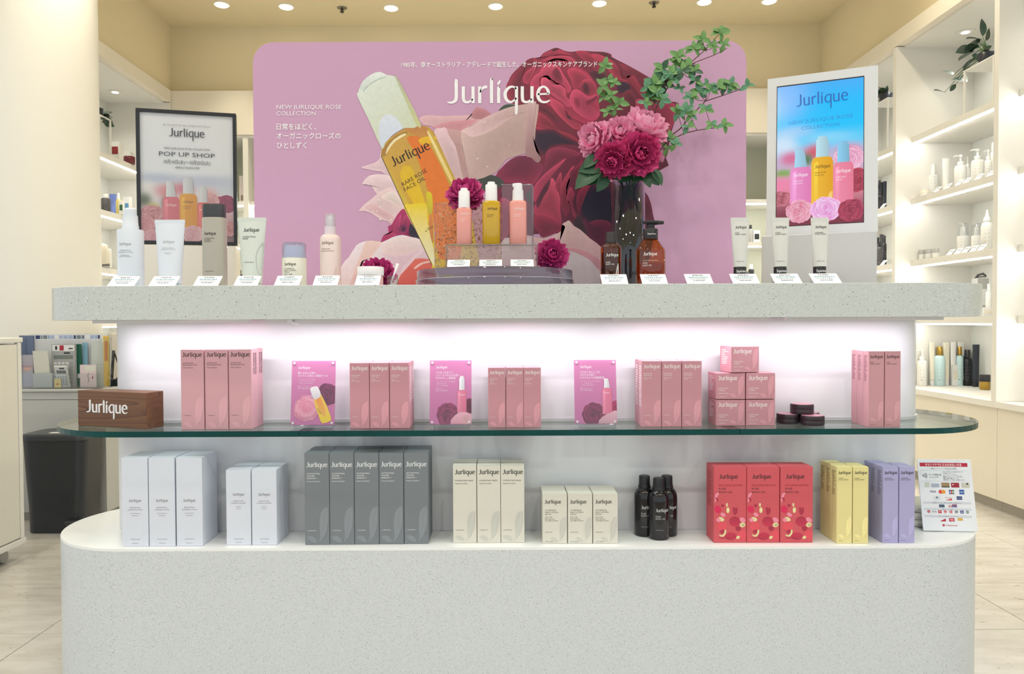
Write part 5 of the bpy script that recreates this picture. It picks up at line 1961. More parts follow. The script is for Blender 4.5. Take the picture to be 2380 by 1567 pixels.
for s, py in (('UV DEFENCE', 628), ('DAILY LOTION', 632), ('SPF 50+', 636), ('UVA / UVB', 641)):
    P.text(s, -.019, hz(684, py, Y), size=.0046, col=(50, 52, 54))
P.build('label_print', M_print, t)

# --- rose mist spray
Y = .14
x = atY(768, 600, Y).x
r = pxw(744, 792, Y) / 2
loc = (x, Y, ZT)
t = thing('mist_spray_bottle', 'blush pink spray bottle with clear capped nozzle in front of the pink panel', 'bottle', loc)
H0 = hz(768, 546, Y)
MB().lathe([(r * .95, 0), (r, .003), (r, H0 - .014), (r * .95, H0 - .007), (r * .78, H0 - .001), (r * .55, H0)], 36, loc).build('body', pm('blush_glass', (240, 220, 214), .25, coat=.5), t)
MB().lathe([(r * .54, H0), (r * .54, hz(768, 527, Y))], 28, loc).build('collar', pm('frosted_clear', (228, 216, 224), .3), t)
MB().lathe([(r * .50, hz(768, 527, Y)), (r * .48, hz(768, 500, Y)), (r * .42, hz(768, 498, Y))], 28, loc).build('overcap', glass('mist_cap', (246, 244, 248), .05, 2.0, body=.35, bodycol=(236, 234, 240)), t)
MB().lathe([(r * .3, hz(768, 526, Y)), (r * .3, hz(768, 508, Y)), (r * .2, hz(768, 503, Y))], 18, loc).build('nozzle', M_wp, t)
P = Print(cylmap(x, Y, r, ZT))
P.logo(-.0185, hz(768, 570, Y), .032, (96, 74, 70), bold=1.1)
P.text('ROSEWATER', -.0185, hz(768, 582.5, Y), size=.0042, col=(110, 86, 80))
P.text('BALANCING MIST', -.0185, hz(768, 587, Y), size=.0042, col=(110, 86, 80))
P.poly([(.010, .004), (.016, .012), (.014, .03), (.017, .045), (.022, .05), (.021, .03), (.018, .012)], (222, 198, 192), smooth=3)
P.build('label_print', M_print, t)

# --- cream jar
Y = .10
x = atY(861, 600, Y).x
r = pxw(830, 892, Y) / 2
loc = (x, Y, ZT)
t = thing('cream_jar', 'low pink cream jar with a broad white lid', 'jar', loc)
H0, H1 = hz(861, 641, Y), hz(861, 621, Y)
MB().lathe([(r * .88, 0), (r * .95, .003), (r * .95, H0 - .002), (r * .9, H0 - .0005)], 40, loc).build('body', pm('jar_pink', (236, 186, 186), .2, coat=.6), t)
MB().lathe([(r * .99, H0), (r, H0 + .001), (r, H1 - .002), (r * .96, H1)], 40, loc).build('lid', M_wp, t)

# --- little clear pot with a white spatula
Y = .11
x = atY(912, 600, Y).x
loc = (x, Y, ZT)
t = thing('spatula_pot', 'small clear acrylic pot beside the cream jar', 'pot', loc)
MB().lathe([(.013, 0), (.0145, .002), (.0145, .028), (.0132, .028), (.0132, .004), (.001, .004)], 24, loc, cap=False).build('cup', M_clear, t)
s0 = thing('spatula', 'white plastic spatula leaning out of the small clear pot', 'spatula', (x - .006, Y, ZT + .0045))
e = atY(925, 613, Y)
MB().tube([(x - .006, Y, ZT + .005), ((x - .006 + e.x) / 2, Y, (ZT + .005 + e.z) / 2), (e.x, Y, e.z)], [.0018, .0022, .0042], 10).build('blade', M_wp, s0)

# --- amber bottles
M_amber = glass('amber_glass', (232, 158, 60), .03, 1.6, body=.10, bodycol=(110, 56, 14))
M_oil = pm('dark_amber_oil', (34, 22, 18), .15, coat=.5)
Y = .13
x = atY(1420, 600, Y).x
r = pxw(1396, 1444.5, Y) / 2
loc = (x, Y, ZT)
t = thing('amber_oil_bottle', 'small amber oil bottle with black screw cap beside the glass vase', 'bottle', loc)
hh = lambda py: hz(1420, py, Y)
MB().lathe([(r * .92, 0), (r, .003), (r, hh(580)), (r * .95, hh(574)), (r * .80, hh(569)), (r * .55, hh(565.5))], 36, loc).build('body', M_amber, t)
MB().lathe([(r * .86, .003), (r * .93, .006), (r * .93, hh(588))], 32, loc).build('oil', M_oil, t)
MB().lathe([(r * .58, hh(567)), (r * .58, hh(561)), (r * .52, hh(559)), (r * .50, hh(542)), (r * .44, hh(540))], 30, loc).build('cap', M_blackcap, t)
P = Print(cylmap(x, Y, r, ZT))
P.logo(-.0165, hh(598), .033, (244, 244, 240))
P.text('ROSE', -.0165, hh(613), size=.0048, col=(240, 240, 236))
P.text('BODY OIL', -.0165, hh(617.5), size=.0048, col=(240, 240, 236))
P.poly([(.010, .012), (.008, .03), (.012, .05), (.016, .056), (.017, .03), (.014, .012)], (206, 204, 200), smooth=3)
P.build('label_print', M_print, t)

Y = .12
x = atY(1512, 600, Y).x
r = pxw(1478, 1546, Y) / 2
loc = (x, Y, ZT)
t = thing('amber_pump_bottle', 'larger amber bottle with black pump dispenser and printed petals', 'bottle', loc)
hh = lambda py: hz(1512, py, Y)
MB().lathe([(r * .93, 0), (r, .003), (r, hh(586)), (r * .96, hh(580)), (r * .78, hh(571)), (r * .58, hh(561)), (r * .44, hh(556))], 36, loc, sy=.8).build('body', M_amber, t)
MB().lathe([(r * .86, .003), (r * .92, .006), (r * .92, hh(612))], 32, loc, sy=.8).build('oil', pm('amber_oil', (150, 78, 30), .15, coat=.5), t)
MB().lathe([(r * .50, hh(557)), (r * .50, hh(534)), (r * .46, hh(532.5))], 30, loc).build('collar', M_blackcap, t)
P = Print(cylmap(x, Y, r * .5, ZT))
P.text('Experience', 0, hh(547), size=.006, width=.021, col=(240, 240, 240), align='C')
P.build('collar_print', M_print, t)
hd = MB().lathe([(r * .30, hh(532.5)), (r * .26, hh(520))], 24, loc)
zt = hh(518) + ZT
hd.lathe([(r * .50, hh(520)), (r * .54, hh(517)), (r * .50, hh(514)), (r * .2, hh(513))], 28, (x - .001, Y, ZT), sx=1.0, sy=.8)
hd.tube([(x, Y, zt), (x + r * .5, Y - .004, zt), (x + r * .86, Y - .008, zt - .001)], [.006, .0055, .004], 12)
hd.build('pump_head', M_blackcap, t)
P = Print(lambda u, v, h: (x + (r + h) * math.sin(u / r), Y - (r * .8 + h) * math.cos(u / r) - .0003, ZT + v))
P.logo(-.024, hh(596), .035, (246, 244, 240))
P.text('EXCLUSIVE EDITION', -.025, hh(609), size=.0042, col=(210, 190, 160))
P.text('ROSE', -.025, hh(615), size=.005, col=(240, 236, 230))
P.text('BODY OIL', -.025, hh(620.5), size=.005, col=(240, 236, 230))
for (u, v, a, b, c) in ((-.02, .020, .007, .010, (222, 120, 110)), (-.008, .022, .005, .008, (236, 150, 130)), (.018, .016, .007, .010, (226, 130, 116)), (0.006, .012, .008, .008, (190, 60, 60)), (-.012, .008, .008, .006, (206, 90, 90))):
    P.ell(u, v, a, b, c, shade(c, .8))
P.build('label_print', M_print, t)


# --- price cards on little acrylic easels
def price_card(px0, px1, label, z0, pyt=640, Y=.022, hs=.040, lines=('敏感肌用', '')):
    xc = (px0 + px1) / 2
    x = atY(xc, 650, Y).x
    w = pxw(px0, px1, Y) * .93
    t = thing('price_card', label, 'price card', (x, Y + .02, z0), 'white price cards on acrylic easels')
    an = math.radians(38)
    dy, dz = math.cos(an) * hs, math.sin(an) * hs
    th = .0022
    V = [(x - w / 2, Y, z0 + .001), (x + w / 2, Y, z0 + .001), (x + w / 2, Y + dy, z0 + .001 + dz), (x - w / 2, Y + dy, z0 + .001 + dz)]
    nx_, nz_ = -math.sin(an) * th, math.cos(an) * th
    m = MB()
    lo = [(v[0], v[1] - nx_, v[2] - 0) for v in V]
    m.add([(v[0], v[1], v[2]) for v in V] + [(v[0], v[1] + math.sin(an) * th, v[2] - math.cos(an) * th + (.0012 if i < 2 else 0)) for i, v in enumerate(V)], [(0, 1, 2, 3), (7, 6, 5, 4), (0, 4, 5, 1), (1, 5, 6, 2), (2, 6, 7, 3), (3, 7, 4, 0)])
    m.build('card', pm('white_card', (246, 248, 250), .4), t)
    MB().box(x - w / 2 + .004, x + w / 2 - .004, Y + .001, Y + dy + .004, z0, z0 + .0010).box(x - w / 2 + .004, x + w / 2 - .004, Y + dy, Y + dy + .0018, z0 + .001, z0 + dz * .86).build('easel', M_clear, t)
    P = Print(lambda u, v, h: (x - w / 2 + u * w, Y + v * dy - math.sin(an) * h, z0 + .001 + v * dz + math.cos(an) * h))
    rnd = random.Random(int(px0))
    for (v, a, b, hgt, c) in ((.80, .30, .70, .10, (110, 116, 122)), (.60, .14, .86, .09, (96, 160, 176)), (.44, .18, .8, .06, (150, 160, 168)), (.26, .28, .72, .08, (110, 130, 150))):
        u = a
        while u < b:
            l = rnd.uniform(.03, .07)
            P.rect(u, v, min(b, u + l), v + hgt, c)
            u += l + rnd.uniform(.012, .03)
    P.build('card_print', M_print, t)


lbs = ['before the tall white lotion bottle', 'before the white squeeze tube', 'before the dark-capped frosted bottle', 'before the sage squeeze tube', 'before the clear-domed sun lotion pump', 'before the pink spray bottle', 'before the low cream jar',
       'before the small amber oil bottle', 'before the amber pump bottle', 'standing alone between the amber pump bottle and the hand creams', 'before the hand cream tube nearest the pink panel', 'before the middle hand cream tube', 'before the rightmost hand cream tube']
for (a, b), lb in zip(((246, 313), (342, 408), (446, 508), (540, 600), (634, 697), (724, 786), (822, 883), (1397, 1463), (1491, 1555), (1595, 1661), (1702, 1769), (1799, 1868), (1890, 1960)), lbs):
    price_card(a, b, 'small white slanted price card ' + lb, ZT)

# --- round acrylic platform
pc = atY(1150, 640, .235)
R0 = .208
M_plat = glass('platform_acrylic', (222, 226, 236), .03, 1.4, body=.16, bodycol=(176, 178, 196))
zt1, zt2 = atY(1150, 641, .235 - R0).z, atY(1150, 618, .235 - R0).z
plats = []
for k, (za, zb, R, lb) in enumerate(((ZT, zt1 - .0004, R0, 'thick clear round acrylic disc lying on the countertop'), (zt1, zt2, R0 - .003, 'clear round acrylic disc stacked on the lower disc under the three bottles'))):
    t = thing('acrylic_disc', lb, 'display stand', (pc.x, .235, za), 'stacked clear discs')
    c = (pc.x, .235, za)
    hgt = zb - za
    MB().lathe([(R - .0008, 0), (R, .0008), (R, hgt - .0008), (R - .0008, hgt)], 72, c).build('disc', M_plat, t)
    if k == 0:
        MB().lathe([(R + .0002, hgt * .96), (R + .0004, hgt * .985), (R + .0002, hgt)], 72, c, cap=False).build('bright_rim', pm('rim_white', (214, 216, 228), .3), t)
ZD = zt2 + .0003

# --- textured crystal block and clear plates on the platform
Y = .20
xa_, xb_ = atY(1009, 560, Y).x, atY(1166, 560, Y).x
zb_ = atY(1040, 471, Y).z
t = thing('crystal_block', 'clear rippled acrylic block with golden flecks behind the three bottles', 'display stand', ((xa_ + xb_) / 2, Y + .02, ZD))
MB().box(xa_, xb_, Y, Y + .04, ZD, zb_, bev=.003).build('block', glass('rippled_acrylic', (252, 246, 236), .05, 2.2, bump=1.0, bscale=70), t)
fl = MB()
rnd = random.Random(4)
for k in range(520):
    cx, cz = rnd.uniform(xa_ + .005, xb_ - .005), rnd.uniform(ZD + .004, zb_ - .004)
    cy = Y + rnd.uniform(.004, .012)
    a = rnd.uniform(0, PI)
    L = rnd.uniform(.002, .006)
    wq = rnd.uniform(.0006, .0016)
    dx, dz = math.cos(a) * L, math.sin(a) * L
    fl.add([(cx - dx, cy, cz - dz), (cx + dz / L * wq, cy + .0004, cz - dx / L * wq), (cx + dx, cy, cz + dz), (cx - dz / L * wq, cy - .0004, cz + dx / L * wq)], [(0, 1, 2, 3)], rnd.choice((0, 0, 0, 1, 1, 2)))
fo = fl.build('flecks', [pm('gold_fleck', (206, 146, 96), .35), pm('pale_fleck', (236, 220, 196), .3), pm('dark_fleck', (92, 60, 76), .4)], t)
fo['kind'] = 'stuff'
# upright clear back plate with rounded frame
xa2, xb2 = atY(1150, 560, .21).x, atY(1240, 560, .21).x
z2 = atY(1200, 424, .21).z
t = thing('acrylic_plate', 'upright clear acrylic plate behind the pink pump bottle', 'display stand', ((xa2 + xb2) / 2, .215, ZD))
m = MB()
m.box(xa2 + .0175, xb2, .2425, .247, ZD, z2, bev=.002)
m.build('plate', M_clear, t)
MB().tube([(xa2 + .0175, .2445, z2), (xb2 - .004, .2445, z2), (xb2, .2445, z2 - .004), (xb2, .2445, ZD)], .0024, 8).build('polished_edge', M_clearedge, t)
# front riser
Yr = .13
xr0, xr1 = atY(1035, 590, Yr).x, atY(1251, 590, Yr).x
zr = atY(1140, 569, Yr + .02).z
t = thing('acrylic_riser', 'clear acrylic riser block carrying the three bottles', 'display stand', ((xr0 + xr1) / 2, Yr + .03, ZD))
MB().box(xr0, xr1, Yr, Yr + .058, ZD, zr, bev=.004).build('riser', glass('riser_acrylic', (250, 246, 244), .03, 1.8, body=.06, bodycol=(240, 232, 228), bump=.12, bscale=45), t)
MB().tube([(xr0 + .003, Yr + .001, ZD + .004), (xr0 + .003, Yr + .001, zr - .004), (xr0 + .007, Yr + .001, zr - .001), (xr1 - .007, Yr + .001, zr - .001), (xr1 - .003, Yr + .001, zr - .004), (xr1 - .003, Yr + .001, ZD + .004)], .0013, 6).build('polished_edge', M_clearedge, t)
for (a, b, lb) in ((1037, 1094, 'beneath the pink serum dropper'), (1112, 1169, 'beneath the golden oil bottle'), (1185, 1243, 'beneath the pink pump bottle')):
    price_card(a, b, 'small white price card on the clear discs ' + lb, ZD, Y=.072, hs=.031)


# --- the three bottles on the riser
def square_bottle(label, px0, px1, cx0, cx1, yt, yc, yb, mat, ink, lines, pump=False, capmat=M_wp):
    Y = Yr + .029
    xc = (px0 + px1) / 2
    x = atY(xc, 500, Y).x
    w = pxw(px0, px1, Y) / 2
    c = pxw(cx0, cx1, Y) / 2
    z0 = zr + .0003
    loc = (x, Y, z0)
    hh = lambda py: atY(xc, py, Y).z - z0
    t = thing('serum_bottle', label, 'bottle', loc, 'rose collection bottles on the riser')
    H = hh(yc)
    MB().lathe([(w * .92, 0), (w, .003), (w, H - .006), (w * .93, H - .0015), (w * .78, H)], 40, loc, sy=.85, power=3.5).build('body', mat, t)
    Ht = hh(yt)
    if pump:
        MB().lathe([(c, H), (c * .93, H + (Ht - H) * .62)], 28, loc).build('collar', capmat, t)
        hd = MB().lathe([(c * .78, H + (Ht - H) * .62), (c * .78, H + (Ht - H) * .9), (c * .70, Ht)], 24, loc)
        hd.box(x - c * .95, x, Y - c * .35, Y + c * .35, z0 + H + (Ht - H) * .80, z0 + Ht, bev=.001)
        hd.build('pump_head', capmat, t)
    else:
        MB().lathe([(c, H), (c * .96, H + (Ht - H) * .84), (c * .90, H + (Ht - H) * .86)], 28, loc).build('dropper_cap', capmat, t)
        MB().lathe([(c * .62, H + (Ht - H) * .86), (c * .62, Ht - .0008), (c * .55, Ht)], 24, loc).build('dropper_button', capmat, t)
    P = Print(lambda u, v, h: (x + u, Y - w * .85 - .0002 - h, z0 + v), base=.0004)
    P.logo(-w * .45, hh(lines[0]), w * 1.15, ink)
    for s, py in lines[1]:
        P.text(s, -w * .48, hh(py), size=w * .155, col=ink)
    P.build('label_print', M_print, t)


ROSEG = pm('rose_glass', (236, 160, 150), .15, coat=.6)
square_bottle('slim pink serum bottle with white dropper cap on the riser', 1061.5, 1096.5, 1066, 1093, 438, 484, 567, ROSEG, (252, 238, 236), (501, [('RARE ROSE', 513), ('SERUM', 517)]))
square_bottle('golden oil bottle with white dropper cap on the riser', 1121, 1163, 1127.5, 1156, 423.5, 468.5, 567, pm('golden_oil', (206, 164, 6), .12, coat=.7), (70, 54, 10), (490, [('RARE ROSE', 503), ('FACE OIL', 507)]))
square_bottle('pink emulsion bottle with white pump on the riser', 1184, 1224, 1190, 1216.5, 427, 468, 567, ROSEG, (252, 238, 236), (490, [('RARE ROSE', 502.5), ('EMULSION', 506)]), pump=True)

# ================================================================== ROSES
def petal_mesh(name, mat, width=1.0, cup=.35, curl=.18, n=6, m=5, ruffle=.04, seed=1):
    """unit petal: base at origin, grows along +Z, outer face towards -Y (bulges to -Y)"""
    rnd = random.Random(seed)
    V, Fc = [], []
    ph = rnd.random() * 6
    for j in range(m + 1):
        t = j / m
        hw = width * .5 * math.sin(PI * (.12 + .70 * t) ) ** .7
        for i in range(n + 1):
            s = -1 + 2 * i / n
            x = s * hw
            bul = math.sin(PI * min(1, t * .9)) * cup
            y = -bul * (1 - .55 * s * s) - curl * t ** 4
            z = t * (1 - .10 * s * s * t) + ruffle * math.sin(s * 5 + ph) * t * t
            y += ruffle * .8 * math.cos(s * 6 + ph * 1.3) * t * t
            V.append((x, y, z))
    for j in range(m):
        for i in range(n):
            a = j * (n + 1) + i
            Fc.append((a, a + 1, a + n + 2, a + n + 1))
    mb = MB().add(V, Fc, 0, True)
    return mb.mesh(name, mat)


def petal_mat(name, base, tip, rough=.55):
    m = bpy.data.materials.new(name)
    m.use_nodes = True
    nt = m.node_tree
    b = nt.nodes['Principled BSDF']
    b.inputs['Roughness'].default_value = rough
    tc = nt.nodes.new('ShaderNodeTexCoord')
    sp = nt.nodes.new('ShaderNodeSeparateXYZ')
    nt.links.new(tc.outputs['Object'], sp.inputs[0])
    n = nt.nodes.new('ShaderNodeTexNoise')
    n.inputs['Scale'].default_value = 3.0
    nt.links.new(tc.outputs['Object'], n.inputs['Vector'])
    ad = nt.nodes.new('ShaderNodeMath')
    ad.operation = 'MULTIPLY_ADD'
    ad.inputs[1].default_value = .5
    nt.links.new(n.outputs['Fac'], ad.inputs[0])
    nt.links.new(sp.outputs[2], ad.inputs[2])
    cr = nt.nodes.new('ShaderNodeValToRGB')
    e = cr.color_ramp.elements
    e[0].position = .35
    e[0].color = lin(base)
    e[1].position = 1.15 if False else 1.0
    e[1].color = lin(tip)
    nt.links.new(ad.outputs[0], cr.inputs[0])
    nt.links.new(cr.outputs[0], b.inputs['Base Color'])
    return m


PM_MAG = petal_mat('magenta_petal', (142, 18, 88), (216, 76, 148))
PM_PINK = petal_mat('pink_petal', (248, 84, 158), (255, 184, 214))
PM_DARK = petal_mat('plum_petal', (150, 20, 86), (220, 76, 140))
PETALS = {}
for nm, mt in (('mag', PM_MAG), ('pink', PM_PINK), ('dark', PM_DARK)):
    PETALS[nm] = [petal_mesh('petal', mt, 1.0, .34, .20, seed=1, ruffle=.06), petal_mesh('petal', mt, .9, .30, .05, seed=2, ruffle=.08), petal_mesh('petal', mt, .7, .22, -.10, seed=3, ruffle=.08)]
M_leaf = pm('dark_green_leaf', (38, 82, 52), .4, vary=.2, vscale=30)
M_leaf2 = pm('fresh_green_leaf', (104, 150, 84), .45, vary=.25, vscale=20)
M_leaf3 = pm('blue_green_leaf', (88, 142, 106), .45, vary=.2, vscale=20)
M_stem = pm('brown_twig', (92, 62, 58), .6)
M_gstem = pm('green_stem', (70, 98, 52), .5)


def leaf_mesh(name, mat, width=.5, fold=.12, droop=.18):
    V, Fc = [], []
    m = 6
    for j in range(m + 1):
        t = j / m
        hw = width * .5 * math.sin(PI * t ** .85) ** .8 if 0 < t < 1 else .004
        zc = -droop * t * t
        V += [(-hw, t, zc + fold * hw * 2), (0, t, zc), (hw, t, zc + fold * hw * 2)]
    for j in range(m):
        a = j * 3
        Fc += [(a, a + 1, a + 4, a + 3), (a + 1, a + 2, a + 5, a + 4)]
    return MB().add(V, Fc, 0, True).mesh(name, mat)


LEAF_D = leaf_mesh('leaf', M_leaf, .6)
LEAF_F = leaf_mesh('leaf', M_leaf2, .62, .2, .25)
LEAF_B = leaf_mesh('leaf', M_leaf3, .62, .2, .25)


def orient(direction, roll=0.0):
    return Vector(direction).to_track_quat('Z', 'Y') @ Matrix.Rotation(roll, 4, 'Z').to_quaternion()


def bloom(parent, c, R, kind, facing, rings, seed=1):
    """rings: (n petals, opening angle from the axis, length factor, mesh index, base radius)"""
    rnd = random.Random(seed)
    q0 = orient(facing)
    pw = wloc(parent)
    for (n, ang, ln, mi, br) in rings:
        off = rnd.random() * 6
        for k in range(n):
            a = off + 2 * PI * k / n + rnd.uniform(-.15, .15)
            op = ang + rnd.uniform(-.10, .10)
            # petal local: tilt about X by -op so that +Z leans towards -Y... then turn about Z
            M = q0.to_matrix().to_4x4() @ Matrix.Rotation(a, 4, 'Z') @ Matrix.Translation((0, -br * R, -.15 * R)) @ Matrix.Rotation(op, 4, 'X')
            s = R * ln * rnd.uniform(.9, 1.08)
            o = bpy.data.objects.new('petal', PETALS[kind][mi])
            COL.objects.link(o)
            o.parent = parent
            o.matrix_local = Matrix.Translation(Vector(c) - pw) @ M @ Matrix.Scale(s, 4)


RINGS_FULL = [(4, .05, .62, 2, .02), (6, .28, .72, 2, .06), (7, .55, .84, 1, .09), (8, .85, .95, 1, .11), (9, 1.2, 1.0, 0, .12), (8, 1.55, 1.0, 0, .13)]
RINGS_BIG = RINGS_FULL + [(9, 1.9, .92, 0, .13)]


def lying_rose(label, px, py, rpx, Y, zsurf, kind, facing, rings=RINGS_FULL, seed=1):
    c = atY(px, py, Y)
    R = pxw(0, rpx, Y)
    t = thing('preserved_rose', label, 'rose', (c.x, Y, zsurf), 'cut rose heads on the display')
    bloom(t, (c.x, Y, c.z), R, kind, facing, rings, seed)
    f = Vector(facing).normalized()
    MB().tube([Vector((c.x, Y, c.z)) - f * R * .1, Vector((c.x, Y, c.z)) - f * R * .42], [R * .16, R * .10], 10).build('calyx', M_gstem, t)


lying_rose('magenta rose head lying behind the white-lidded cream jar', 878, 630, 38, .165, ZT, 'mag', (.1, -.75, .65), RINGS_BIG, 11)
lying_rose('magenta rose head resting on top of the golden flecked block', 1080, 446, 40, .205, zb_, 'mag', (-.1, -.7, .7), RINGS_BIG, 12)
lying_rose('magenta rose head on the clear discs beside the riser', 1284, 592, 35, .16, ZD, 'mag', (.15, -.95, .25), RINGS_BIG, 13)

# ================================================================== VASE AND BOUQUET
Yv = .33
vx = atY(1459, 500, Yv).x
vr = pxw(1420, 1499, Yv) / 2
vz1 = atY(1459, 424, Yv).z
vase = thing('glass_vase', 'tall clear cylinder vase holding the bouquet beside the amber bottles', 'vase', (vx, Yv, ZT))
c = (vx, Yv, ZT)
hv = vz1 - ZT
MB().lathe([(vr * .97, 0), (vr, .003), (vr, hv), (vr - .004, hv), (vr - .004, .016), (.001, .016)], 40, c, cap=False).build('cylinder', glass('vase_glass', (196, 204, 214), .02, 2.0, body=.05, bodycol=(60, 64, 90)), vase)
MB().lathe([(.001, .017), (vr - .0045, .0171), (vr - .0045, hv * .5), (.001, hv * .5)], 32, c, cap=False).build('water', glass('vase_water', (214, 218, 226), .02, 1.0), vase)


def flower(label, px, py, rpx, Y, kind, facing, seed, rings=RINGS_BIG, foot=(0, 0)):
    cc_ = atY(px, py, Y)
    R = pxw(0, rpx, Y)
    ft = Vector((vx + foot[0], Yv + foot[1], ZT + .0185))
    t = thing('cut_flower', label, 'flower', ft, 'blooms in the vase')
    bloom(t, tuple(cc_), R, kind, facing, rings, seed)
    f = Vector(facing).normalized()
    b = Vector(cc_) - f * R * .5
    midp = Vector((vx + foot[0] * 1.2, Yv + foot[1], vz1 - .01))
    MB().tube([ft, (ft + midp) / 2 + Vector((.002, .002, 0)), midp, (midp + b) / 2 + Vector((0, 0, .008)), b, Vector(cc_) - f * R * .1], [.0026, .0028, .0028, .003, .004, .007], 8).build('stem', M_gstem, t)
    return t


flower('pale pink bloom at the bouquet edge facing the gold bottle', 1380, 325, 41, .300, 'pink', (-.75, -.75, .1), 31, foot=(-.014, -.008))
flower('pink bloom in the middle of the bouquet above the plum ones', 1440, 308, 38, .290, 'pink', (-.05, -.9, .35), 32, foot=(-.004, -.014))
flower('large pink bloom at the top of the bouquet', 1500, 293, 54, .315, 'pink', (.25, -.6, .7), 33, foot=(.008, -.006))
flower('small pink bloom at the far side of the bouquet, low behind the plum rose', 1534, 352, 25, .350, 'pink', (.9, -.3, -.1), 34, rings=RINGS_FULL, foot=(.014, .006))
flower('plum rose at the bottom of the bouquet, nearer the pink panel lettering', 1424, 376, 40, .262, 'dark', (-.25, -.9, -.3), 35, foot=(-.010, .010))
flower('larger plum rose low in the bouquet, facing outward', 1488, 358, 46, .258, 'dark', (.1, -.95, -.1), 36, foot=(.004, .014))


def leafq(dd, rnd):
    """leaf lies along dd with its face turned towards the aisle"""
    y = Vector(dd).normalized()
    z = Vector((rnd.uniform(-.5, .5), -1.0, rnd.uniform(0, .9)))
    z = (z - y * z.dot(y)).normalized()
    x = y.cross(z)
    return Matrix((x, y, z)).transposed().to_quaternion()


def spray(label, pts, Y0, Y1, leaves, lm, seed, foot, twig=True, group='leafy branches in the vase'):
    """pts: pixel path of the branch; leaves: [(px,py,n,size px)] whorls"""
    rnd = random.Random(seed)
    P3 = []
    n = len(pts)
    for i, (a, b) in enumerate(pts):
        P3.append(atY(a, b, Y0 + (Y1 - Y0) * i / (n - 1)))
    ft = Vector((vx + foot[0], Yv + foot[1], ZT + .0185))
    t = thing('leafy_branch', label, 'branch', ft, group)
    path = [ft, Vector((vx + foot[0], Yv + foot[1], vz1 - .02))] + P3
    MB().tube(path, [.002] * 2 + [.0020 - .0011 * i / (n - 1) for i in range(n)], 6).build('stem', M_stem if twig else M_gstem, t)
    for (a, b, k, sz) in leaves:
        # hang each whorl on the nearest branch point by a thin twig
        best = min(range(n), key=lambda i: (pts[i][0] - a) ** 2 + (pts[i][1] - b) ** 2)
        Yl = Y0 + (Y1 - Y0) * best / (n - 1) + rnd.uniform(-.012, .004)
        c = atY(a, b, Yl)
        if (c - P3[best]).length > .008:
            MB().tube([P3[best], (P3[best] + c) / 2 + Vector((0, 0, -.003)), c], [.0009, .0008, .0006], 5).build('twig', M_stem if twig else M_gstem, t)
        s = pxw(0, sz, Yl)
        off = rnd.random() * 6
        for q in range(k):
            an = off + 2 * PI * q / k + rnd.uniform(-.3, .3)
            d = Vector((math.cos(an), rnd.uniform(-.35, .15), .8 * math.sin(an) + rnd.uniform(0, .35))).normalized()
            qt = leafq(d, rnd)
            o = bpy.data.objects.new('leaf', lm if not isinstance(lm, (list, tuple)) else rnd.choice(lm))
            COL.objects.link(o)
            o.parent = t
            o.matrix_local = Matrix.Translation(c - ft) @ qt.to_matrix().to_4x4() @ Matrix.Scale(s * rnd.uniform(.95, 1.35), 4)


spray('leafy branch rising highest past the top edge of the pink panel', [(1490, 330), (1530, 240), (1560, 190), (1600, 150), (1640, 115), (1672, 78)], .34, .36,
      [(1674, 76, 5, 21), (1632, 92, 4, 18), (1612, 112, 5, 19), (1625, 110, 4, 17), (1660, 110, 4, 17), (1684, 105, 4, 15), (1575, 132, 5, 18), (1590, 150, 5, 20), (1570, 150, 4, 18)], LEAF_F, 41, (.012, .012))
spray('dense leafy branch in the middle of the sprays', [(1485, 330), (1510, 260), (1530, 220), (1550, 190), (1580, 165), (1615, 145), (1660, 128), (1690, 112)], .33, .345,
      [(1540, 160, 5, 20), (1555, 172, 5, 20), (1535, 180, 5, 20), (1520, 195, 5, 21), (1545, 200, 5, 20), (1560, 185, 5, 20), (1600, 158, 5, 22), (1585, 165, 5, 22), (1615, 165, 4, 18), (1525, 215, 5, 20), (1510, 230, 5, 19), (1505, 205, 4, 18), (1540, 232, 5, 18), (1500, 240, 4, 16), (1615, 188, 4, 17), (1580, 205, 4, 14)], (LEAF_F, LEAF_B, LEAF_D), 42, (.004, .016))
spray('leafy branch reaching out past the side edge of the pink panel', [(1540, 330), (1580, 300), (1610, 265), (1640, 235), (1680, 222), (1720, 208), (1738, 198)], .33, .35,
      [(1738, 200, 3, 18), (1690, 198, 5, 20), (1668, 200, 4, 18), (1700, 195, 4, 18), (1652, 210, 4, 17), (1625, 214, 5, 19), (1605, 226, 5, 20), (1645, 196, 3, 15)], (LEAF_F, LEAF_B), 43, (.016, .002))
spray('low leafy branch trailing over the pink panel below the longest one', [(1530, 345), (1560, 325), (1590, 310), (1620, 303), (1655, 298), (1680, 295)], .32, .34,
      [(1682, 292, 4, 18), (1654, 292, 4, 15), (1600, 296, 4, 16), (1575, 262, 5, 22), (1592, 258, 5, 20), (1605, 268, 5, 18), (1640, 254, 4, 17), (1570, 335, 4, 18), (1558, 322, 4, 16), (1550, 345, 3, 16)], (LEAF_B, LEAF_F), 44, (.018, -.004))
spray('thin leafy sprig standing upright before the printed crimson rose', [(1440, 290), (1428, 250), (1412, 210), (1408, 180), (1405, 155)], .33, .335,
      [(1406, 154, 5, 17), (1415, 190, 5, 16), (1400, 200, 4, 18), (1428, 192, 4, 14), (1405, 225, 4, 18), (1422, 222, 4, 17), (1440, 240, 4, 18), (1412, 260, 4, 17), (1430, 255, 4, 16)], LEAF_F, 45, (-.012, .012), twig=False)
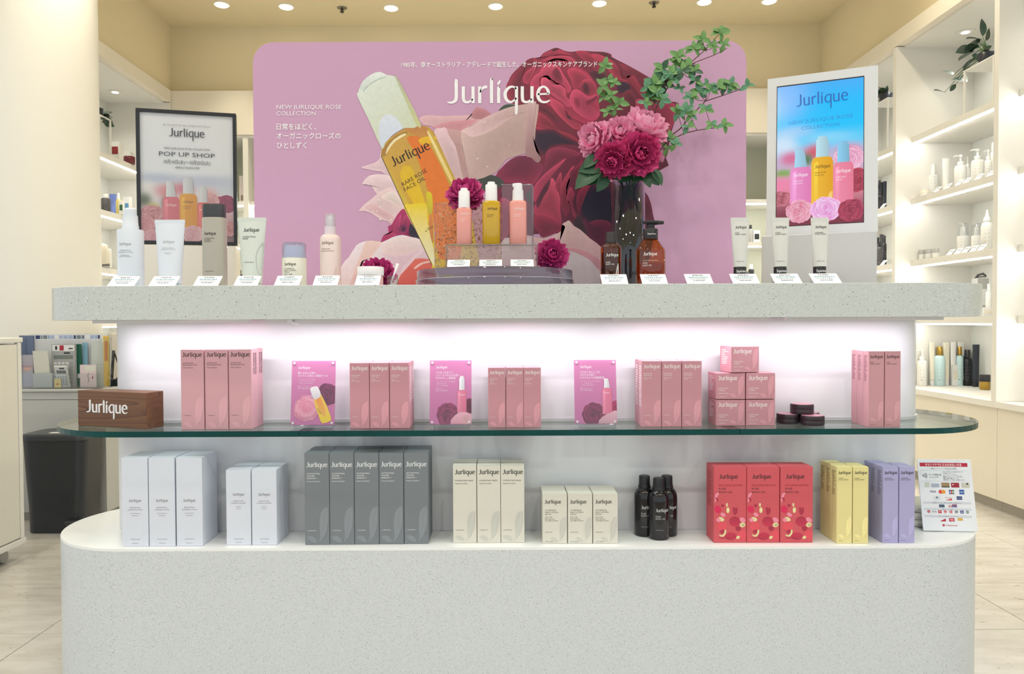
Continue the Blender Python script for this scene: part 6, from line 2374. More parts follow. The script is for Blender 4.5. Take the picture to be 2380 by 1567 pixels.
# dark leaves collar under the blooms
t = thing('leaf_stem', 'stem of dark green leaves spreading under the bouquet at the vase rim', 'foliage', (vx - .002, Yv + .002, ZT + .0185), 'leafy branches in the vase')
MB().tube([(vx - .002, Yv + .002, ZT + .0185), (vx - .002, Yv + .002, vz1 + .01)], .0025, 6).build('stem', M_gstem, t)
for (a, b, e, f) in ((1400, 385, 1338, 428), (1405, 395, 1366, 425), (1412, 402, 1392, 442), (1420, 372, 1350, 392), (1450, 410, 1425, 412), (1470, 412, 1440, 418), (1495, 405, 1512, 432), (1505, 398, 1530, 428), (1515, 392, 1541, 425), (1480, 412, 1495, 418), (1500, 400, 1470, 420), (1390, 360, 1358, 385)):
    A3, B3 = atY(a, b, .29), atY(e, f, .275)
    d = B3 - A3
    qt = leafq(d, random.Random(int(a)))
    o = bpy.data.objects.new('leaf', LEAF_D)
    COL.objects.link(o)
    o.parent = t
    o.matrix_local = Matrix.Translation(A3 - wloc(t)) @ qt.to_matrix().to_4x4() @ Matrix.Scale(d.length * 1.05, 4)


# ================================================================== ACRYLIC PICTURE CARDS ON THE GLASS SHELF
def acard(label, px0, px1, yt, yb, draw, seed):
    xc = (px0 + px1) / 2
    p = surf(xc, yb + 6, ZG)
    Y = p.y
    x = p.x
    w = pxw(px0, px1, Y)
    z0 = ZG + .0003
    H = (atY(xc, yt, Y + .025).z - z0)
    t = thing('picture_card', label, 'display card', (x, Y + .02, z0), 'acrylic picture cards on the glass shelf')
    lean = .022
    def q(u, v, o=0.0):
        return (x - w / 2 + u, Y + lean * (v / H) - o, z0 + .006 + v)
    def slab(y0, y1, mat, name, h0=0.0, h1=H - .006, inset=0.0):
        V = [q(inset, h0, -y0), q(w - inset, h0, -y0), q(w - inset, h1, -y0), q(inset, h1, -y0), q(inset, h0, -y1), q(w - inset, h0, -y1), q(w - inset, h1, -y1), q(inset, h1, -y1)]
        return MB().add(V, [(0, 1, 2, 3), (7, 6, 5, 4), (0, 4, 5, 1), (1, 5, 6, 2), (2, 6, 7, 3), (3, 7, 4, 0)]).build(name, mat, t)
    slab(.0032, .0040, pm('card_backing', (222, 140, 198), .5), 'insert')
    kx, ky = w / 100.0, (H - .006) / 150.0
    P = Print(lambda u, v, h: q(u * kx, (150 - v) * ky, -.0031 + h), step=.000006, flip=True, clip=(0, 0, 100, 150), base=.00015)
    draw(P)
    P.build('insert_print', print_mat('card_ink', .4), t)
    slab(.0, .0022, glass('card_acrylic', (252, 250, 252), .02, 1.0), 'front_sheet')
    slab(.0045, .0062, glass('card_acrylic', (252, 250, 252), .02, 1.0), 'back_sheet')
    MB().box(x - w * .40, x + w * .46, Y - .010, Y + .03, z0, z0 + .0055, bev=.001).build('base', M_clear, t)
    for (u, v) in ((.06, .965), (.94, .965), (.06, .03), (.94, .03)):
        a = Vector(q(u * w, v * (H - .006), .0))
        MB().lathe([(.0022, -.0022), (.0030, -.0010), (.0030, 0.0)], 12, (0, 0, 0)).xform(Matrix.Translation(a) @ Matrix.Rotation(-PI / 2, 4, 'X').inverted()).build('magnet_stud', M_wp, t)
    return t


PKB = (214, 112, 180)


def c_text(P, head, l2, foot):
    P.rect(0, 0, 100, 150, (226, 138, 190), (216, 126, 182))
    P.logo(14, 19, 28, (252, 244, 250), bold=1.2)
    y = 31
    for s in head:
        P.text(s, 14, y, size=6.2, col=(252, 244, 250), bold=True, xs=.86)
        y += 6.6
    y += 1
    for s in l2:
        P.text(s, 14, y, size=3.4, col=(250, 236, 246))
        y += 4.6
    y += 3
    for s in foot:
        P.text(s, 14, y, size=3.6, col=(250, 236, 246))
        y += 4.2


def c1(P):
    c_text(P, ['輝くなめらか肌へ', 'さらりと心地よい美容オイル'], ['・ローズヒップオイル配合', '・うるおいを与えるオイル', '・べたつかずなめらかに'], ['販売 フェイスオイル', '30mL 8,800円(税込)'])
    print_rose(P, 82, 80, 26, ((70, 16, 50), (120, 30, 84), (176, 60, 120)), 51)
    print_rose(P, 36, 112, 30, ((226, 110, 150), (246, 160, 190), (255, 206, 222)), 52)
    P.poly([(50, 84), (68, 78), (92, 132), (88, 142), (76, 146), (68, 140)], (240, 196, 90), (246, 220, 60), smooth=2)
    P.poly([(56, 92), (66, 86), (80, 120), (74, 130)], (238, 150, 70), (240, 190, 90), smooth=2)
    P.poly([(43, 68), (47, 62), (57, 60), (62, 64), (68, 80), (62, 88), (52, 90)], (246, 246, 248), (216, 216, 222), smooth=2)
    P.logo(58, 112, 18, (140, 90, 30), rot=.9)


def c2(P):
    c_text(P, ['うるおいをまとう、', 'ふっくりやわらかな肌へ', 'みずみずしい美容液'], ['・ローズコンプレックス™配合', '・肌をひきしめる', '・ハリつやのある肌'], ['販売 セラム', '30mL 9,350円(税込)'])
    P.poly([(70, 150), (60, 126), (76, 116), (100, 118), (100, 150)], (226, 170, 190), (210, 140, 170), smooth=2)
    print_rose(P, 44, 128, 28, ((54, 14, 40), (150, 34, 96), (206, 70, 130)), 53)
    print_rose(P, 96, 108, 18, ((54, 14, 40), (110, 24, 64), (150, 50, 90)), 54)
    bottle_print(P, 66, 88, 37, 70, 124, (232, 138, 168), (220, 116, 150), (246, 248, 250))
    P.logo(70, 83, 15, (250, 226, 236))
    P.poly([(50, 150), (60, 130), (78, 122), (100, 128), (100, 150)], (244, 190, 204), (226, 160, 180), smooth=2)
    print_rose(P, 88, 140, 12, ((206, 140, 150), (240, 186, 196), (250, 214, 220)), 55)


def c3(P):
    c_text(P, ['うるおいをとじこめ、', 'やわらかな肌へ', 'とろけるような保湿乳液'], ['・ローズコンプレックス™配合', '・しっとりなめらか', '・うるおいが続く肌へ'], ['販売 エマルジョン', '50mL 8,580円(税込)'])
    print_rose(P, 46, 128, 28, ((50, 14, 40), (140, 30, 88), (196, 62, 120)), 56)
    print_rose(P, 98, 112, 16, ((110, 20, 60), (190, 50, 100), (216, 80, 130)), 57)
    bottle_print(P, 66, 89, 43, 66, 128, (232, 138, 168), (222, 116, 150), (246, 248, 250), pump=True)
    P.logo(70, 79, 14, (250, 226, 236))
    P.poly([(56, 150), (66, 134), (86, 124), (100, 120), (100, 150)], (236, 190, 204), (206, 160, 176), smooth=2)


acard('acrylic card showing a tilted golden dropper bottle with roses', 674, 777, 839, 988, c1, 1)
acard('acrylic card showing a pink dropper bottle, beside the serum boxes', 998, 1096, 838, 986, c2, 2)
acard('acrylic card showing a pink pump bottle, beside the emulsion boxes', 1336, 1435, 837, 985, c3, 3)

# ================================================================== PAYMENT SIGN ON THE PLINTH
pbl, pbr = surf(2152, 1238.5, ZB), surf(2266.8, 1235.2, ZB)
ux = Vector((pbr.x - pbl.x, pbr.y - pbl.y, 0))
wS = ux.length
yawS = math.atan2(ux.y, ux.x)
mS = (pbl + pbr) / 2
t = thing('payment_sign', 'slanted white acrylic sign listing payment methods at the end of the plinth', 'sign', (mS.x, mS.y, ZB + .0003), rotz=yawS - .16)
HS, LS = .172, .036
qS = lambda u, v, o: (-wS / 2 + u, LS * v / HS - o, .002 + v)


def slabS(y0, y1, h0, h1, mat, name, ins=0.0):
    V = [qS(ins, h0, -y0), qS(wS - ins, h0, -y0), qS(wS - ins, h1, -y0), qS(ins, h1, -y0), qS(ins, h0, -y1), qS(wS - ins, h0, -y1), qS(wS - ins, h1, -y1), qS(ins, h1, -y1)]
    meshobj(name, MB().add(V, [(0, 1, 2, 3), (7, 6, 5, 4), (0, 4, 5, 1), (1, 5, 6, 2), (2, 6, 7, 3), (3, 7, 4, 0)]).mesh(name, mat), t)


slabS(0, .003, 0, HS, pm('sign_white', (238, 241, 246), .35), 'panel')
meshobj('foot', MB().box(-wS / 2 + .002, wS / 2 - .002, 0.003, .060, 0, .0025).mesh('foot', M_clear), t)
P = Print(lambda u, v, h: qS(u * wS / 100, HS - v * HS / 150, h), flip=True, step=.000006, clip=(1, 1, 99, 149))
RD = (190, 30, 62)
BK = (40, 42, 48)
P.rect(4, 7, 93, 15, RD)
P.text('タカシマヤで使えるお支払い方法', 48, 13.4, size=6, width=68, col=(250, 244, 246), align='C', bold=True)
P.text('各種クレジットカード(VISA/Master/JCB他)', 48, 20.5, size=3, width=48, col=BK, align='C')
P.line([(4, 23), (94, 23), (94, 46), (4, 46), (4, 23)], .3, (170, 176, 186))
for k in range(4):
    P.line([(7.5 + 2.2 * k + (1.6 + k * .5) * math.sin(a) * 0 + (2 + k) * (math.cos(a) - .7), 34.5 + (3 + 1.6 * k) * math.sin(a)) for a in [(-.8 + 1.6 * j / 6) for j in range(7)]], 1.0, BK)
P.text('タッチ決済 OK', 19, 34, size=4.2, width=24, col=BK, bold=True)
P.text('Touch Less OK', 19, 38.5, size=3, width=18, col=BK)
for k, (s, b) in enumerate((('※カード会社により取扱が異なります', 0), ('ご利用いただけるカード', 0), ('コンタクトレス対応マーク', 0), ('●電子マネー iD・QUICPay', 1), ('●交通系電子マネー', 1), ('●各種コード決済がご利用できます', 1))):
    P.text(s, 46, 27 + 3.4 * k, size=2.5, width=(38, 24, 34, 36, 30, 40)[k], col=(90, 96, 104) if not b else BK)
for (x0, c) in ((10, (206, 212, 200)), (22, (176, 186, 206)), (41, (166, 138, 96)), (59, (164, 36, 52)), (78, (206, 204, 190))):
    P.rect(x0, 49, x0 + (9 if x0 == 10 else 15), 59, c)
P.rect(41, 57, 56, 59, (40, 60, 50))
P.ell(62.5, 53, 1.4, 1.4, (240, 230, 230), n=8)
P.rect(22, 49, 37, 51, (236, 240, 246))
P.ell(89, 51, 2, 2, (50, 50, 54), n=8)
P.text('VISA', 18, 70, size=6, col=(28, 40, 110), bold=True)
P.ell(38.5, 68.3, 4, 4, (222, 60, 50), n=16)
P.ell(43.5, 68.3, 4, 4, (240, 160, 50), n=16)
for k, c in enumerate(((40, 80, 160), (190, 40, 60), (40, 130, 80))):
    P.rect(54 + 3.2 * k, 64, 56.8 + 3.2 * k, 73, c)
P.text('JCB', 54.3, 70, size=4, width=8.8, col=(250, 250, 250), bold=True)
P.rect(73, 63.5, 82, 73, (40, 96, 176))
P.text('AMEX', 77.5, 69.5, size=3, width=8, col=(250, 250, 250), align='C', bold=True)
P.rect(24, 77, 37, 86, (226, 230, 234))
P.ell(30.5, 80.5, 2.4, 2.4, (120, 140, 160), n=10)
P.text('DISCOVER', 46, 81.5, size=2.6, width=12, col=(190, 50, 60))
P.poly([(46, 86), (58, 82), (58, 86)], (214, 70, 60))
P.rect(67, 77.5, 77, 84.5, (32, 52, 120))
P.text('PiTaPa', 68, 82, size=2.6, width=8, col=(240, 240, 246))
for (y, w, s) in ((89.5, 54, '交通系電子マネー(Suica・PASMO・ICOCA他) 一部売場を除きます'), (103, 20, '各種バーコード決済'), (117.5, 36, 'タカシマヤ商品券・ギフトカード')):
    P.rect(4, y, 92, y + 4, (214, 218, 228))
    P.text(s, 48, y + 3.1, size=2.6, width=w, col=BK, align='C')
P.rect(33, 95, 43, 101, (70, 96, 120))
P.text('iD', 50.5, 100.8, size=7, col=RD, bold=True)
P.rect(57, 94.5, 66, 100.5, (150, 80, 110))
P.rect(57, 97.5, 66, 100.5, (96, 116, 170))
for k, (c, s) in enumerate(((RD, 'd'), ((110, 116, 126), 'BTN'), ((200, 30, 40), 'P'), ((220, 60, 70), 'm'), ((206, 40, 60), 'R'), ((70, 74, 80), 'Q'), ((30, 60, 140), 'A'), ((60, 90, 100), 'W'))):
    x = 13 + 10.2 * k
    if k in (2, 6):
        P.rect(x - 3, 107, x + 3, 113, c)
        P.text(s, x, 111.8, size=5, col=(250, 250, 250), align='C', bold=True)
    elif k == 1:
        P.text(s, x, 112, size=5, width=8, col=c, align='C')
    else:
        P.ell(x, 110, 2.8, 2.8, c, n=12)
        P.text(s, x, 111.6, size=4.4, col=(250, 250, 250), align='C', bold=True)
P.poly([(32, 130), (43, 124), (43, 130)], (190, 30, 60))
P.rect(49, 123, 59, 130, (200, 60, 80))
P.text('TK', 54, 128.4, size=5, col=(250, 240, 240), align='C', bold=True)
P.rect(65, 122.5, 74, 128, (226, 180, 80))
P.ell(38, 138, 2.2, 2.2, RD, n=12)
P.text('Takashimaya', 41.5, 139.5, size=4.4, width=22, col=RD)
meshobj('sign_print', P.mesh('sign_print', M_print), t)

# folded cloths and a coiled white cable behind it
M_cloth = pm('pale_cloth', (224, 222, 212), .9, bump=.3, bscale=90)
cx, cy = surf(2141, 1222, ZB).x + .012, .205
names = ['lowest', 'middle', 'topmost']
for k in range(3):
    z0 = ZB + .0004 + k * .0185
    t = thing('folded_cloth', 'folded off-white cloth, %s of the stack behind the payment sign' % names[k], 'cloth', (cx, cy, z0), 'folded cloths on the plinth')
    rr = []
    for j, zz_ in enumerate((0.0, .004, .009, .0135, .0178)):
        g_ = (-.004, .0, .001, .0, -.004)[j]
        rr.append([(x, y, z0 + zz_ + .0006 * math.sin(x * 300 + k)) for x, y in rrect(cx - .040 - g_ + k * .002, cx + .040 + g_ + k * .002, cy - .055 - g_, cy + .055 + g_, .012, 4)])
    MB().loft(rr).build('layers', M_cloth, t)
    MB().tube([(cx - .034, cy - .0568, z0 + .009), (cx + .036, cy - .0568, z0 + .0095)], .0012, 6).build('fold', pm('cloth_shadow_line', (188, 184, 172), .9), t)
cp = surf(2262, 1214, ZB)
t = thing('cable_coil', 'small coil of white cable behind the edge of the payment sign', 'cable', (cp.x, cp.y + .02, ZB + .0004))
pts = []
for k in range(60):
    a = k * .42
    pts.append((cp.x - .008 + (.016 + .002 * math.sin(k)) * math.cos(a), cp.y + .03 + .016 * math.sin(a), ZB + .006 + .0007 * k))
MB().tube(pts, .0045, 8).build('coil', M_wp, t)


# ================================================================== SHELF STOCK
SM = {
    'white': pm('stock_white', (240, 240, 236), .35), 'cream': pm('stock_cream', (236, 230, 212), .4), 'black': pm('stock_black', (34, 36, 42), .3),
    'gold': pm('stock_gold', (176, 142, 66), .25, .8), 'teal': pm('stock_teal', (196, 224, 226), .2, coat=.4), 'copper': pm('stock_copper', (206, 150, 110), .3, .5),
    'blue': pm('stock_blue', (112, 132, 200), .4), 'navy': pm('stock_navy', (40, 46, 60), .35), 'yellow': pm('stock_yellow', (222, 204, 120), .35),
    'green': pm('stock_green', (60, 104, 76), .45), 'sky': pm('stock_sky', (96, 150, 190), .45), 'wine': pm('stock_wine', (110, 34, 48), .3), 'grey': pm('stock_grey', (178, 178, 176), .4),
    'red': pm('stock_red', (150, 50, 56), .45), 'dgrey': pm('stock_dark_grey', (84, 84, 88), .4),
    'clear': glass('stock_clear', (238, 240, 240), .04, 1.6, body=.12, bodycol=(230, 232, 236)),
}


def product(kind, label, pos, r, H, body, cap='white', group=None, yaw=0.0, name=None):
    """a small shelf product standing at pos; r = half width"""
    nm = name or {'bottle': 'bottle', 'pump': 'pump_bottle', 'tube': 'squeeze_tube', 'box': 'product_box', 'spray': 'spray_bottle', 'jar': 'jar', 'nozzle': 'nozzle_bottle', 'dome': 'domed_bottle'}[kind]
    cat = {'tube': 'tube', 'box': 'box', 'jar': 'jar'}.get(kind, 'bottle')
    t = thing(nm, label, cat, pos, group)
    c = tuple(pos)
    B, K = SM[body], SM[cap]
    x, y, z = c
    if kind == 'box':
        MB().box(x - r, x + r, y - r * .8, y + r * .8, z, z + H, bev=.001).build('body', B, t)
        MB().box(x - r * .7, x + r * .7, y - r * .8 - .0012, y - r * .8 - .0002, z + H * .3, z + H * .72).build('label_panel', K, t)
    elif kind == 'tube':
        n = 18
        rings = []
        for i in range(6):
            q = i / 5
            rings.append([(x + r * (.78 + .22 * q) * math.cos(2 * PI * k / n), y + (r * .8 * (1 - q) + .001) * math.sin(2 * PI * k / n), z + H * (.13 + .87 * q)) for k in range(n)])
        MB().loft(rings).build('body', B, t)
        MB().lathe([(r * .74, 0), (r * .76, H * .125)], 18, c).build('cap', K, t)
    elif kind == 'jar':
        MB().lathe([(r * .92, 0), (r, .002), (r, H * .55)], 22, c).build('body', B, t)
        MB().lathe([(r * 1.02, H * .56), (r * 1.02, H * .97), (r * .97, H)], 22, c).build('lid', K, t)
    elif kind == 'dome':
        MB().lathe([(r * .94, 0), (r, .002), (r, H * .62)], 22, c).build('body', B, t)
        MB().lathe([(r * .6, H * .62), (r * .45, H * .9)], 18, c).build('pump_head', SM['white'], t)
        MB().lathe([(r * .97, H * .625), (r * .94, H * .98), (r * .85, H)], 22, c).build('clear_cap', SM['clear'], t)
    elif kind == 'nozzle':
        MB().lathe([(r * .94, 0), (r, .003), (r, H * .58), (r * .8, H * .68), (r * .42, H * .72)], 22, c).build('body', B, t)
        MB().lathe([(r * .6, H * .72), (r * .58, H * .80), (r * .3, H * .84), (r * .12, H)], 18, c).build('nozzle', K, t)
    else:
        sh = .70 if kind != 'bottle' else .78
        MB().lathe([(r * .94, 0), (r, .003), (r, H * (sh - .08)), (r * .85, H * (sh - .02)), (r * .45, H * sh)], 22, c).build('body', B, t)
        if kind == 'bottle':
            MB().lathe([(r * .56, H * sh), (r * .56, H * .985), (r * .5, H)], 18, c).build('cap', K, t)
        elif kind == 'spray':
            MB().lathe([(r * .45, H * sh), (r * .45, H * .82), (r * .36, H * .83), (r * .34, H * .97), (r * .2, H)], 18, c).build('spray_head', K, t)
        else:
            MB().lathe([(r * .5, H * sh), (r * .5, H * .80), (r * .16, H * .81), (r * .16, H * .93)], 16, c).build('collar', K, t)
            dx, dy = math.cos(yaw), math.sin(yaw)
            MB().lathe([(r * .3, H * .93), (r * .34, H * .96), (r * .25, H)], 14, c).tube([(x, y, z + H * .965), (x + dx * r * .8, y + dy * r * .8, z + H * .97), (x + dx * r * 1.25, y + dy * r * 1.25, z + H * .945)], [r * .16, r * .14, r * .1], 8).build('pump_head', K, t)
    if kind in ('bottle', 'pump', 'spray', 'nozzle', 'dome'):
        # a small printed block of text towards the aisle
        an = math.atan2(CAM.y - y, CAM.x - x)
        P = Print(lambda u, v, h: (x + (r + h) * math.cos(an + u / r), y + (r + h) * math.sin(an + u / r), z + v))
        ink = (60, 60, 62) if body not in ('black', 'navy', 'dgrey', 'wine') else (214, 214, 214)
        for (v, a) in ((.52, .42), (.44, .3), (.34, .36), (.24, .3), (.16, .2)):
            P.rect(-r * a, H * v * .95, r * a, H * v * .95 + H * .018, ink)
        P.build('label_print', M_print, t)
    return t


def shelf_px(kind, label, px0, px1, ytop, zsurf, X, body, cap='white', group=None, yaw=PI, hmax=None):
    xc = (px0 + px1) / 2
    p = atX(xc, 600, X)
    d = p.y - CAM.y
    r = (px1 - px0) / 2 * d / F
    H = CAM.z + (atX(xc, ytop, X).z - CAM.z) - zsurf
    H = max(H, .02)
    return product(kind, label, (X, p.y, zsurf + .0004), r, H, body, cap, group, yaw)


G1 = 'white stock on the upper lit shelf'
z1, z2_, z3_, z4_ = 2.0785, 1.6985, 1.3185, .9685
shelf_px('jar', 'low white jar at the far end of the second lit shelf', 2137, 2157, 444, z2_, 2.60, 'white', 'cream', G1)
shelf_px('spray', 'white spray bottle on the second lit shelf, nearest the kiosk', 2156, 2179, 383, z2_, 2.68, 'white', 'white', G1)
shelf_px('tube', 'tall white squeeze tube standing between spray bottle and pump bottles', 2188, 2205, 369, z2_, 2.64, 'white', 'white', G1)
shelf_px('pump', 'white pump bottle, first of the row after the squeeze tube', 2218, 2244, 361, z2_, 2.66, 'white', 'white', G1)
shelf_px('pump', 'slim white pump bottle half hidden behind two others', 2241, 2254, 365, z2_, 2.78, 'white', 'white', G1)
shelf_px('pump', 'large white pump bottle in the middle of the row', 2257, 2283, 347, z2_, 2.66, 'white', 'white', G1)
shelf_px('pump', 'white pump bottle nearest the dividing panel', 2286, 2303, 349, z2_, 2.70, 'white', 'white', G1)
shelf_px('bottle', 'tall white bottle cut off by the dividing panel', 2300, 2312, 333, z2_, 2.72, 'white', 'white', G1)
G2 = 'white stock on the middle lit shelf'
shelf_px('dome', 'white bottle under a clear cap, nearer the kiosk on the third lit shelf', 2226, 2251, 520, z3_, 2.70, 'white', 'white', G2)
shelf_px('dome', 'white bottle under a clear cap, nearer the nozzle bottle', 2259, 2281, 521, z3_, 2.72, 'white', 'white', G2)
shelf_px('nozzle', 'tall white bottle with pointed nozzle beside the dividing panel', 2281, 2306, 488, z3_, 2.64, 'white', 'white', G2)
for k, a in enumerate((2128, 2143, 2158, 2175)):
    shelf_px('jar', 'tiny white numbered pot on the third lit shelf, %s from the kiosk' % ('first', 'second', 'third', 'fourth')[k], a - 7, a + 7, 582 - k * 1.2, z3_, 2.60, 'white', 'grey', G2)
G3 = 'white packs on the lit shelf at counter height'
for k, a in enumerate((2150, 2178, 2206, 2234, 2262, 2290)):
    shelf_px('box', 'low white pack at countertop height, %s from the counter end' % ('first', 'second', 'third', 'fourth', 'fifth', 'sixth')[k], a - 12, a + 12, 718 - 3 * (k % 2), z4_, 2.66, 'white', ('yellow', 'cream')[k % 2], G3)
shelf_px('bottle', 'white bottle standing behind the low packs beside the dividing panel', 2293, 2306, 660, z4_, 2.74, 'white', 'white', G3)
t = thing('hair_clip', 'black curved clip lying on a white pack beside the dividing panel', 'clip', (2.70, 2.10, 1.09))
pB = shelf_px('box', 'taller white pack under the black clip', 2266, 2292, 648, z4_, 2.76, 'grey', 'white', G3)
bt = atX(2279, 646, 2.76)
t.location = (2.76, bt.y, bt.z + .004)
MB().tube([(2.76, bt.y - .05, bt.z + .008), (2.76, bt.y - .02, bt.z + .022), (2.76, bt.y + .02, bt.z + .018), (2.76, bt.y + .045, bt.z + .003)], [.003, .007, .007, .004], 8).build('arm', SM['black'], t)
MB().tube([(2.76, bt.y - .045, bt.z + .004), (2.76, bt.y, bt.z + .006), (2.76, bt.y + .04, bt.z + .004)], .003, 8).build('lower_arm', SM['black'], t)
G4 = 'bottles and tubes on the lowest shelf'
zb = BASE_Z + .0005


def low(kind, label, px0, px1, yt, ybot, body, cap='white', yaw=PI):
    xc = (px0 + px1) / 2
    p = atZ(xc, ybot, zb)
    p = atY(xc, ybot, min(p.y, 2.855 - (px1 - px0) / 2 * 4.6 / F))
    d = p.y - CAM.y
    H = atY(xc, yt, p.y).z - zb
    product(kind, label, (p.x, p.y, zb), (px1 - px0) / 2 * d / F, H, body, cap, G4, yaw)


low('pump', 'white pump bottle on the lowest shelf, nearest the counter', 2132, 2153, 812, 884, 'white', 'white')
low('tube', 'tall white tube between the pump and the gold-capped clear bottle', 2159, 2173, 795, 878, 'cream', 'white')
low('bottle', 'clear aqua bottle with gold cap, nearer the counter', 2172, 2195, 806, 886, 'teal', 'gold')
low('tube', 'tall cream tube just behind the aqua bottle', 2191, 2207, 796, 882, 'cream', 'white')
low('tube', 'tall white tube in the middle of the lowest shelf', 2208, 2222, 795, 884, 'white', 'white')
low('bottle', 'clear aqua bottle with gold cap behind the white carton', 2222, 2238, 806, 882, 'teal', 'gold')
low('tube', 'tall white tube standing behind the second gold cap', 2226, 2241, 795, 876, 'white', 'gold')
low('box', 'small white carton in front of the black ones', 2210, 2224, 848, 895, 'white', 'cream')
low('box', 'stepped black carton beside the small white carton', 2224, 2237, 828, 893, 'black', 'navy')
low('bottle', 'black bottle with copper shoulder, nearer the cartons', 2238, 2258, 813, 895, 'black', 'black')
low('tube', 'tall black squeeze tube between the two copper-banded bottles', 2259, 2276, 801, 899, 'navy', 'black')
low('bottle', 'black bottle with copper shoulder beside the dividing panel', 2280, 2300, 813, 897, 'black', 'black')
low('jar', 'golden jar with a black lid in front of the last black bottle', 2278, 2300, 871, 906, 'gold', 'black')
G5 = 'dark bottles in the shadowed bay'
for k, (a, b, yt, zs) in enumerate(((2036, 2048, 420, z2_), (2045, 2055, 424, z2_), (2052, 2060, 422, z2_), (2040, 2052, 446, z2_), (2034, 2046, 552, z3_), (2044, 2054, 545, z3_), (2052, 2060, 548, z3_), (2038, 2050, 562, z3_))):
    shelf_px('tube' if k in (1, 2, 5) else 'bottle', 'dark bottle in the shadowed bay, %s shelf, %s from the kiosk' % ('upper' if k < 4 else 'lower', ('first behind', 'second', 'third', 'first in front')[k % 4]), a, b, yt, zs, 2.62 if k % 4 == 3 else 2.72, ('navy', 'black', 'navy', 'black', 'dgrey', 'dgrey', 'black', 'dgrey')[k], 'black', G5)

# slanted shelf cards
def shelf_card(label, px, X, z, w=.05, h=.045, side=1):
    p = atX(px, 600, X)
    t = thing('shelf_card', label, 'price card', (X, p.y, z), 'small cards along the lit shelves')
    x0 = X
    V = [(x0, p.y - w / 2, z + .0006), (x0, p.y + w / 2, z + .0006), (x0 + side * h * .6, p.y + w / 2, z + h * .75), (x0 + side * h * .6, p.y - w / 2, z + h * .75)]
    V += [(v[0] + side * .002, v[1], v[2]) for v in V]
    MB().add(V, [(0, 1, 2, 3), (7, 6, 5, 4), (0, 4, 5, 1), (1, 5, 6, 2), (2, 6, 7, 3), (3, 7, 4, 0)]).build('card', pm('white_card', (246, 248, 250), .4), t)
    P = Print(lambda u, v, q: (x0 + side * h * .6 * v - side * q, p.y + side * (-w / 2 + u * w) * 1.0, z + h * .75 * v))
    P.rect(.2, .62, .8, .72, (90, 90, 90)); P.rect(.15, .42, .85, .48, (150, 150, 150)); P.rect(.3, .2, .7, .28, (110, 110, 110))
    P.build('card_print', M_print, t)


for k, (a, zc_) in enumerate(((2172, z2_), (2196, z2_), (2222, z2_), (2240, z2_), (2268, z2_), (2296, z2_), (2204, z3_), (2222, z3_), (2240, z3_), (2258, z3_), (2276, z3_))):
    shelf_card('small white card on the %s lit shelf, %s counted away from the kiosk' % ('second' if zc_ == z2_ else 'third', ('first', 'second', 'third', 'fourth', 'fifth', 'sixth')[k if k < 6 else k - 6]), a, 2.562, zc_)
shelf_card('white card on the upper shadowed shelf below the dark bottles', 2047, 2.562, z2_)
shelf_card('white card on the lower shadowed shelf below the dark bottles', 2049, 2.562, z3_)


# plant on a white riser, upper right
def riser(label, xa, xb, ya, yb, z0, z1_):
    t = thing('wire_riser', label, 'riser', ((xa + xb) / 2, (ya + yb) / 2, z0), 'white risers carrying plants')
    MB().box(xa, xb, ya, yb, z1_ - .006, z1_).build('top', SM['white'], t)
    for (x, y) in ((xa + .006, ya + .006), (xb - .006, ya + .006), (xa + .006, yb - .006), (xb - .006, yb - .006)):
        MB().box(x - .005, x + .005, y - .005, y + .005, z0, z1_ - .006).build('leg', SM['white'], t)


def trailing_plant(label, base, leaves, seed, mat_me):
    t = thing('trailing_plant', label, 'plant', base, 'trailing green plants on risers')
    b = Vector(base)
    MB().lathe([(.035, 0), (.042, .05), (.040, .052)], 18, base).build('pot', SM['navy'], t)
    rnd = random.Random(seed)
    for k, (e, d, s) in enumerate(leaves):
        e = Vector(e)
        st = b + Vector((0, 0, .05))
        MB().tube([st, (st + e) / 2 + Vector((0, 0, .02)), e], [.0028, .0022, .0014], 6).build('stem', M_gstem, t)
        dd = Vector(d).normalized()
        qt = leafq(dd, rnd)
        o = bpy.data.objects.new('leaf', mat_me)
        COL.objects.link(o)
        o.parent = t
        o.matrix_local = Matrix.Translation(e - b) @ qt.to_matrix().to_4x4() @ Matrix.Scale(s, 4)
    return t


LEAF_R = leaf_mesh('leaf', pm('rubber_plant_leaf', (52, 78, 62), .35, vary=.2, vscale=25), .5, .1, .12)
pr = [atX(2268, 150, 2.62), atX(2340, 150, 2.62)]
ztop = atX(2285, 153, 2.62).z
yr0, yr1 = atX(2330, 600, 2.62).y, atX(2258, 600, 2.62).y
riser('white open-legged riser under the leafy plant on the top shelf', 2.565, 2.86, yr0, yr1, z1 + .0003, ztop)
X0 = 2.61
pl = []
for (a, b, e, f) in ((2284, 85, 2285, 45), (2290, 95, 2302, 66), (2280, 92, 2250, 85), (2278, 98, 2243, 103), (2275, 105, 2245, 112), (2262, 112, 2228, 118), (2272, 118, 2230, 133), (2268, 132, 2238, 160), (2284, 125, 2300, 108), (2265, 125, 2285, 140), (2288, 98, 2296, 105), (2272, 100, 2255, 122), (2215, 175, 2193, 160), (2218, 182, 2245, 183), (2222, 195, 2208, 212), (2195, 215, 2174, 207), (2288, 120, 2302, 112)):
    A3, B3 = atX(a, b, X0), atX(e, f, X0 - .01)
    pl.append((tuple(A3), tuple(B3 - A3), (B3 - A3).length * 1.08))


